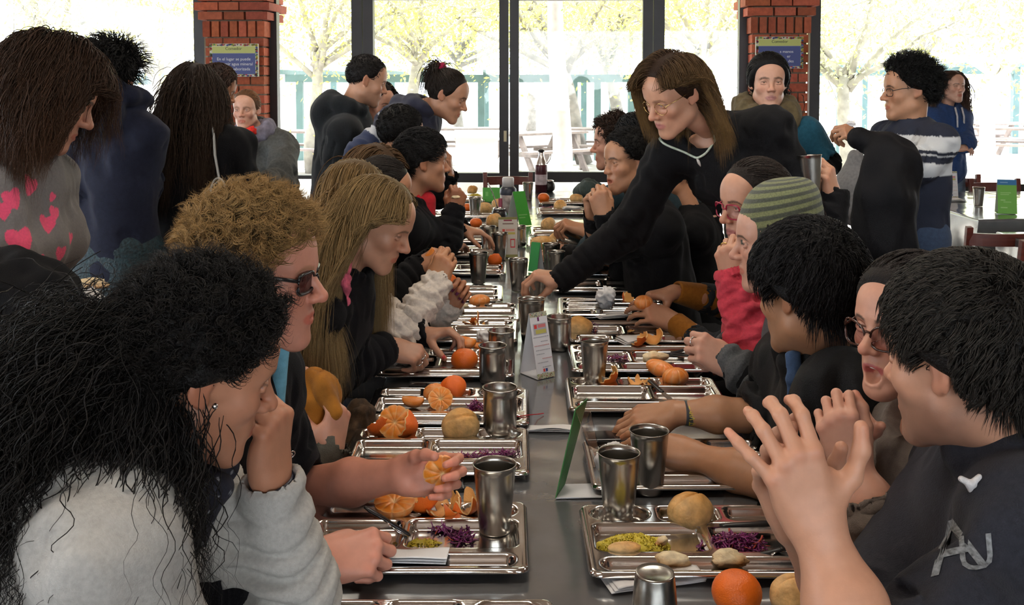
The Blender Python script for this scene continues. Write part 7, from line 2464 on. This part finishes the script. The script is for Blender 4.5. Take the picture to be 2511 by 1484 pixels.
s = Fig('person hidden behind the reaching black sleeve, a bare forearm tilting a steel cup', (1640, 425, 4.3), -92, -10, 0, skin=(.47, .275, .18), lean=.05, hs=.98,
        arms=dict(L=dict(e=P(1530, 660, 4.2), w=P(1432, 562, 4.42), d=A(-.85, .05, .25), n=A(.1, -.3, .95), pose='pinch')))
short_hair(s, (.03, .02, .015), 500, r=.003)
s.top('shirt', BLACK, res=.009, sleeve=(.5, .5))
s.pants(GREYTR)
cup('steel cup tilted by the bare forearm far down the table', 'S', P(1432, 590, 4.5), (0, -1.25, .1))
drape('grey_green_jacket', 'grey green jacket heaped on the table behind the clasped hands', 'jacket', [[(T(1425, 470, ZT + .05), .05), (T(1445, 462, ZT + .09), .06), (T(1470, 468, ZT + .05), .05)]], cloth_mat('grey_green_cloth', (.06, .085, .08)), .009, .012, 30)

# ======== woman in the olive scarf by the pillar
s = Fig('person with dark hair, olive scarf and teal top standing before the brick pillar', (1884, 203, 4.7), -6, -2, 0, fem=True, hs=1.04, seated=False, tyaw=0, lean=0, skin=(.55, .36, .29), brow=(.025, .018, .015), lip=(.36, .15, .14), height=1.0, shw=.19,
        arms=dict(L=dict(e=P(2030, 400, 4.75), w=P(1995, 480, 4.6), d=A(-.4, -.3, -.6), n=A(.4, -.6, .5))))
tied_hair(s, (.010, .009, .009), A(-.03, -.115, -.02), 1700, .0018, tail=.17, tn=420, seed=61, curl=.012, cf=2, tr=.07, fall=.25, cap=.022, hl=.010)
s.top('black_sleeves', BLACK, t=.010, res=.0085)
s.top('top', cloth_mat('teal_cotton', (.018, .095, .15)), t=.022, res=.0085, sleeve=(.36, .36), bust=.9)
scarf_loop(s, cloth_mat('olive_scarf', (.115, .088, .045), noise=.25, nscale=40), r=.10, t=.044, drop=.36, tails=2, fold=.010, up=.05)
s.pants(GREYTR)

# ======== person with a jacket over the arm
s = Fig('person with curly black hair, glasses and navy-white sweatshirt, jacket over the arm', (2226, 222, 4.4), -90, -4, 0, hs=1.04, seated=False, tyaw=-75, lean=.02, skin=(.42, .255, .17), brow=(.02, .015, .012), body=.98, nb=P(2236, 296, 4.4),
        arms=dict(L=dict(e=P(2258, 405, 4.2), w=P(2120, 345, 4.1), d=A(-.85, .1, .45), n=A(-.1, -.6, .8), pose='pinch'), R=dict(e=P(2200, 400, 4.6), w=P(2112, 340, 4.35), d=A(-.85, -.1, .45), n=A(-.1, .5, .8), pose='pinch')))
short_hair(s, (.009, .009, .009), 2600, .055, .0016, comb=(0, -.3, .3), lift=.3, cap=.022, jit=.3, seed=63, steps=6, curl=.008, cf=1.4, refine=2, clump=.6)
glasses(s, mat('black_frames', (.01, .01, .012), .25), 'rect', w=.024, h=.016, r=.0016, z0=-.002)
def sweat(v, n, s_):
    c = np.tile(A(.012, .016, .033), (len(v), 1))
    z = P(2290, 1, 4.2)
    z0 = P(2285, 345, 4.2)[2]; z1 = P(2285, 415, 4.2)[2]
    sl = z0 - v[:, 2] + .12 * np.clip((P(2300, 300, 4.2)[0] - v[:, 0]), 0, .3)
    h = z0 - z1
    on = (v[:, 2] < z0 + .02) & (v[:, 2] > z1 - .03)
    band = on & ((sl < h * .38) | (sl > h * .8))
    c[band] = (.60, .62, .64)
    c[on & (sl > h * .5) & (sl < h * .56)] = (.5, .52, .54)
    return c
s.top('sweatshirt', mat('banded_fleece', attr=True, rough=.9, bump=.2, bscale=400), t=.016, shoulder=.05, res=.007, hem=.05, pattern=sweat, fold=.005)
s.pants(cloth_mat('blue_denim', (.035, .055, .10)))
drape('black_jacket', 'black jacket hanging over the forearm of the navy and white sweatshirt', 'jacket',
      [[(P(2110, 340, 4.08), .042), (P(2165, 362, 4.05), .062), (P(2215, 388, 4.05), .07)], [(P(2158, 380, 4.02), .05), (P(2140, 480, 4.0), .07), (P(2132, 570, 4.0), .055)], [(P(2190, 390, 4.0), .06), (P(2175, 480, 3.98), .085), (P(2168, 605, 3.98), .075)], [(P(2222, 400, 4.0), .05), (P(2220, 500, 3.98), .06), (P(2212, 610, 3.98), .065)]],
      cloth_mat('black_nylon', (.0035, .0035, .005), rough=.7, sheen=.02), .009, .012, 18, seed=6)
drape('grey_coat', 'long grey coat hanging behind the black jacket', 'coat', [[(P(2265, 480, 4.35), .05), (P(2275, 560, 4.35), .075), (P(2285, 660, 4.35), .09)]], cloth_mat('grey_coat_cloth', (.06, .06, .068)), .010, .008, 20)
drape('grey_hooded_jacket', 'pale grey hooded jacket slung on a dark red chair behind the raised cup', 'jacket', [[(P(2098, 390, 5.6), .045), (P(2095, 450, 5.6), .10), (P(2085, 510, 5.6), .09)]], cloth_mat('pale_grey_fleece', (.26, .26, .27)), .012, .008, 18)
napkin_crumple('scrap of white paper between the fingers of the jacket carrier', P(2088, 312, 4.2), .02, 64)

# ======== woman in the blue hoodie by the window
s = Fig('person with long brown hair in a bright blue zipped hoodie by the window', (2336, 213, 8.1), 12, 0, 0, fem=True, hs=1.04, seated=False, tyaw=22, lean=0, skin=(.62, .42, .35),
        arms=dict(R=dict(e=P(2300, 350, 7.95), w=P(2345, 362, 7.85), d=A(1, 0, 0), n=A(0, -.5, .8)), L=dict(e=P(2370, 350, 7.95), w=P(2362, 362, 7.85), d=A(-1, 0, 0), n=A(0, -.5, .8))))
long_hair(s, (.075, .042, .03), A(.12, .07, .05), n=900, L=.40, r=.0035, part=0, seed=65, curl=.01, cf=2, refine=2, fall=.36, tuck=(.03, .03))
s.top('hoodie', cloth_mat('bright_blue_fleece', (.025, .06, .17)), t=.024, res=.0105, post=hood_post(1, 0), hem=.02)
mb = MB()
for q in (1, -1):
    c0 = s.nb + s.Ft * .125 + s.Rt * q * .035
    mb.tube([c0 + s.Ut * .0, c0 - s.Ut * .07 + s.Ft * .025, c0 - s.Ut * .16 + s.Ft * .03], .007, 6)
s.put('drawstring', np.concatenate(mb.v), mb.f, cloth_mat('white_cord', (.6, .58, .58)))
s.pants(cloth_mat('pale_denim', (.12, .17, .24)))
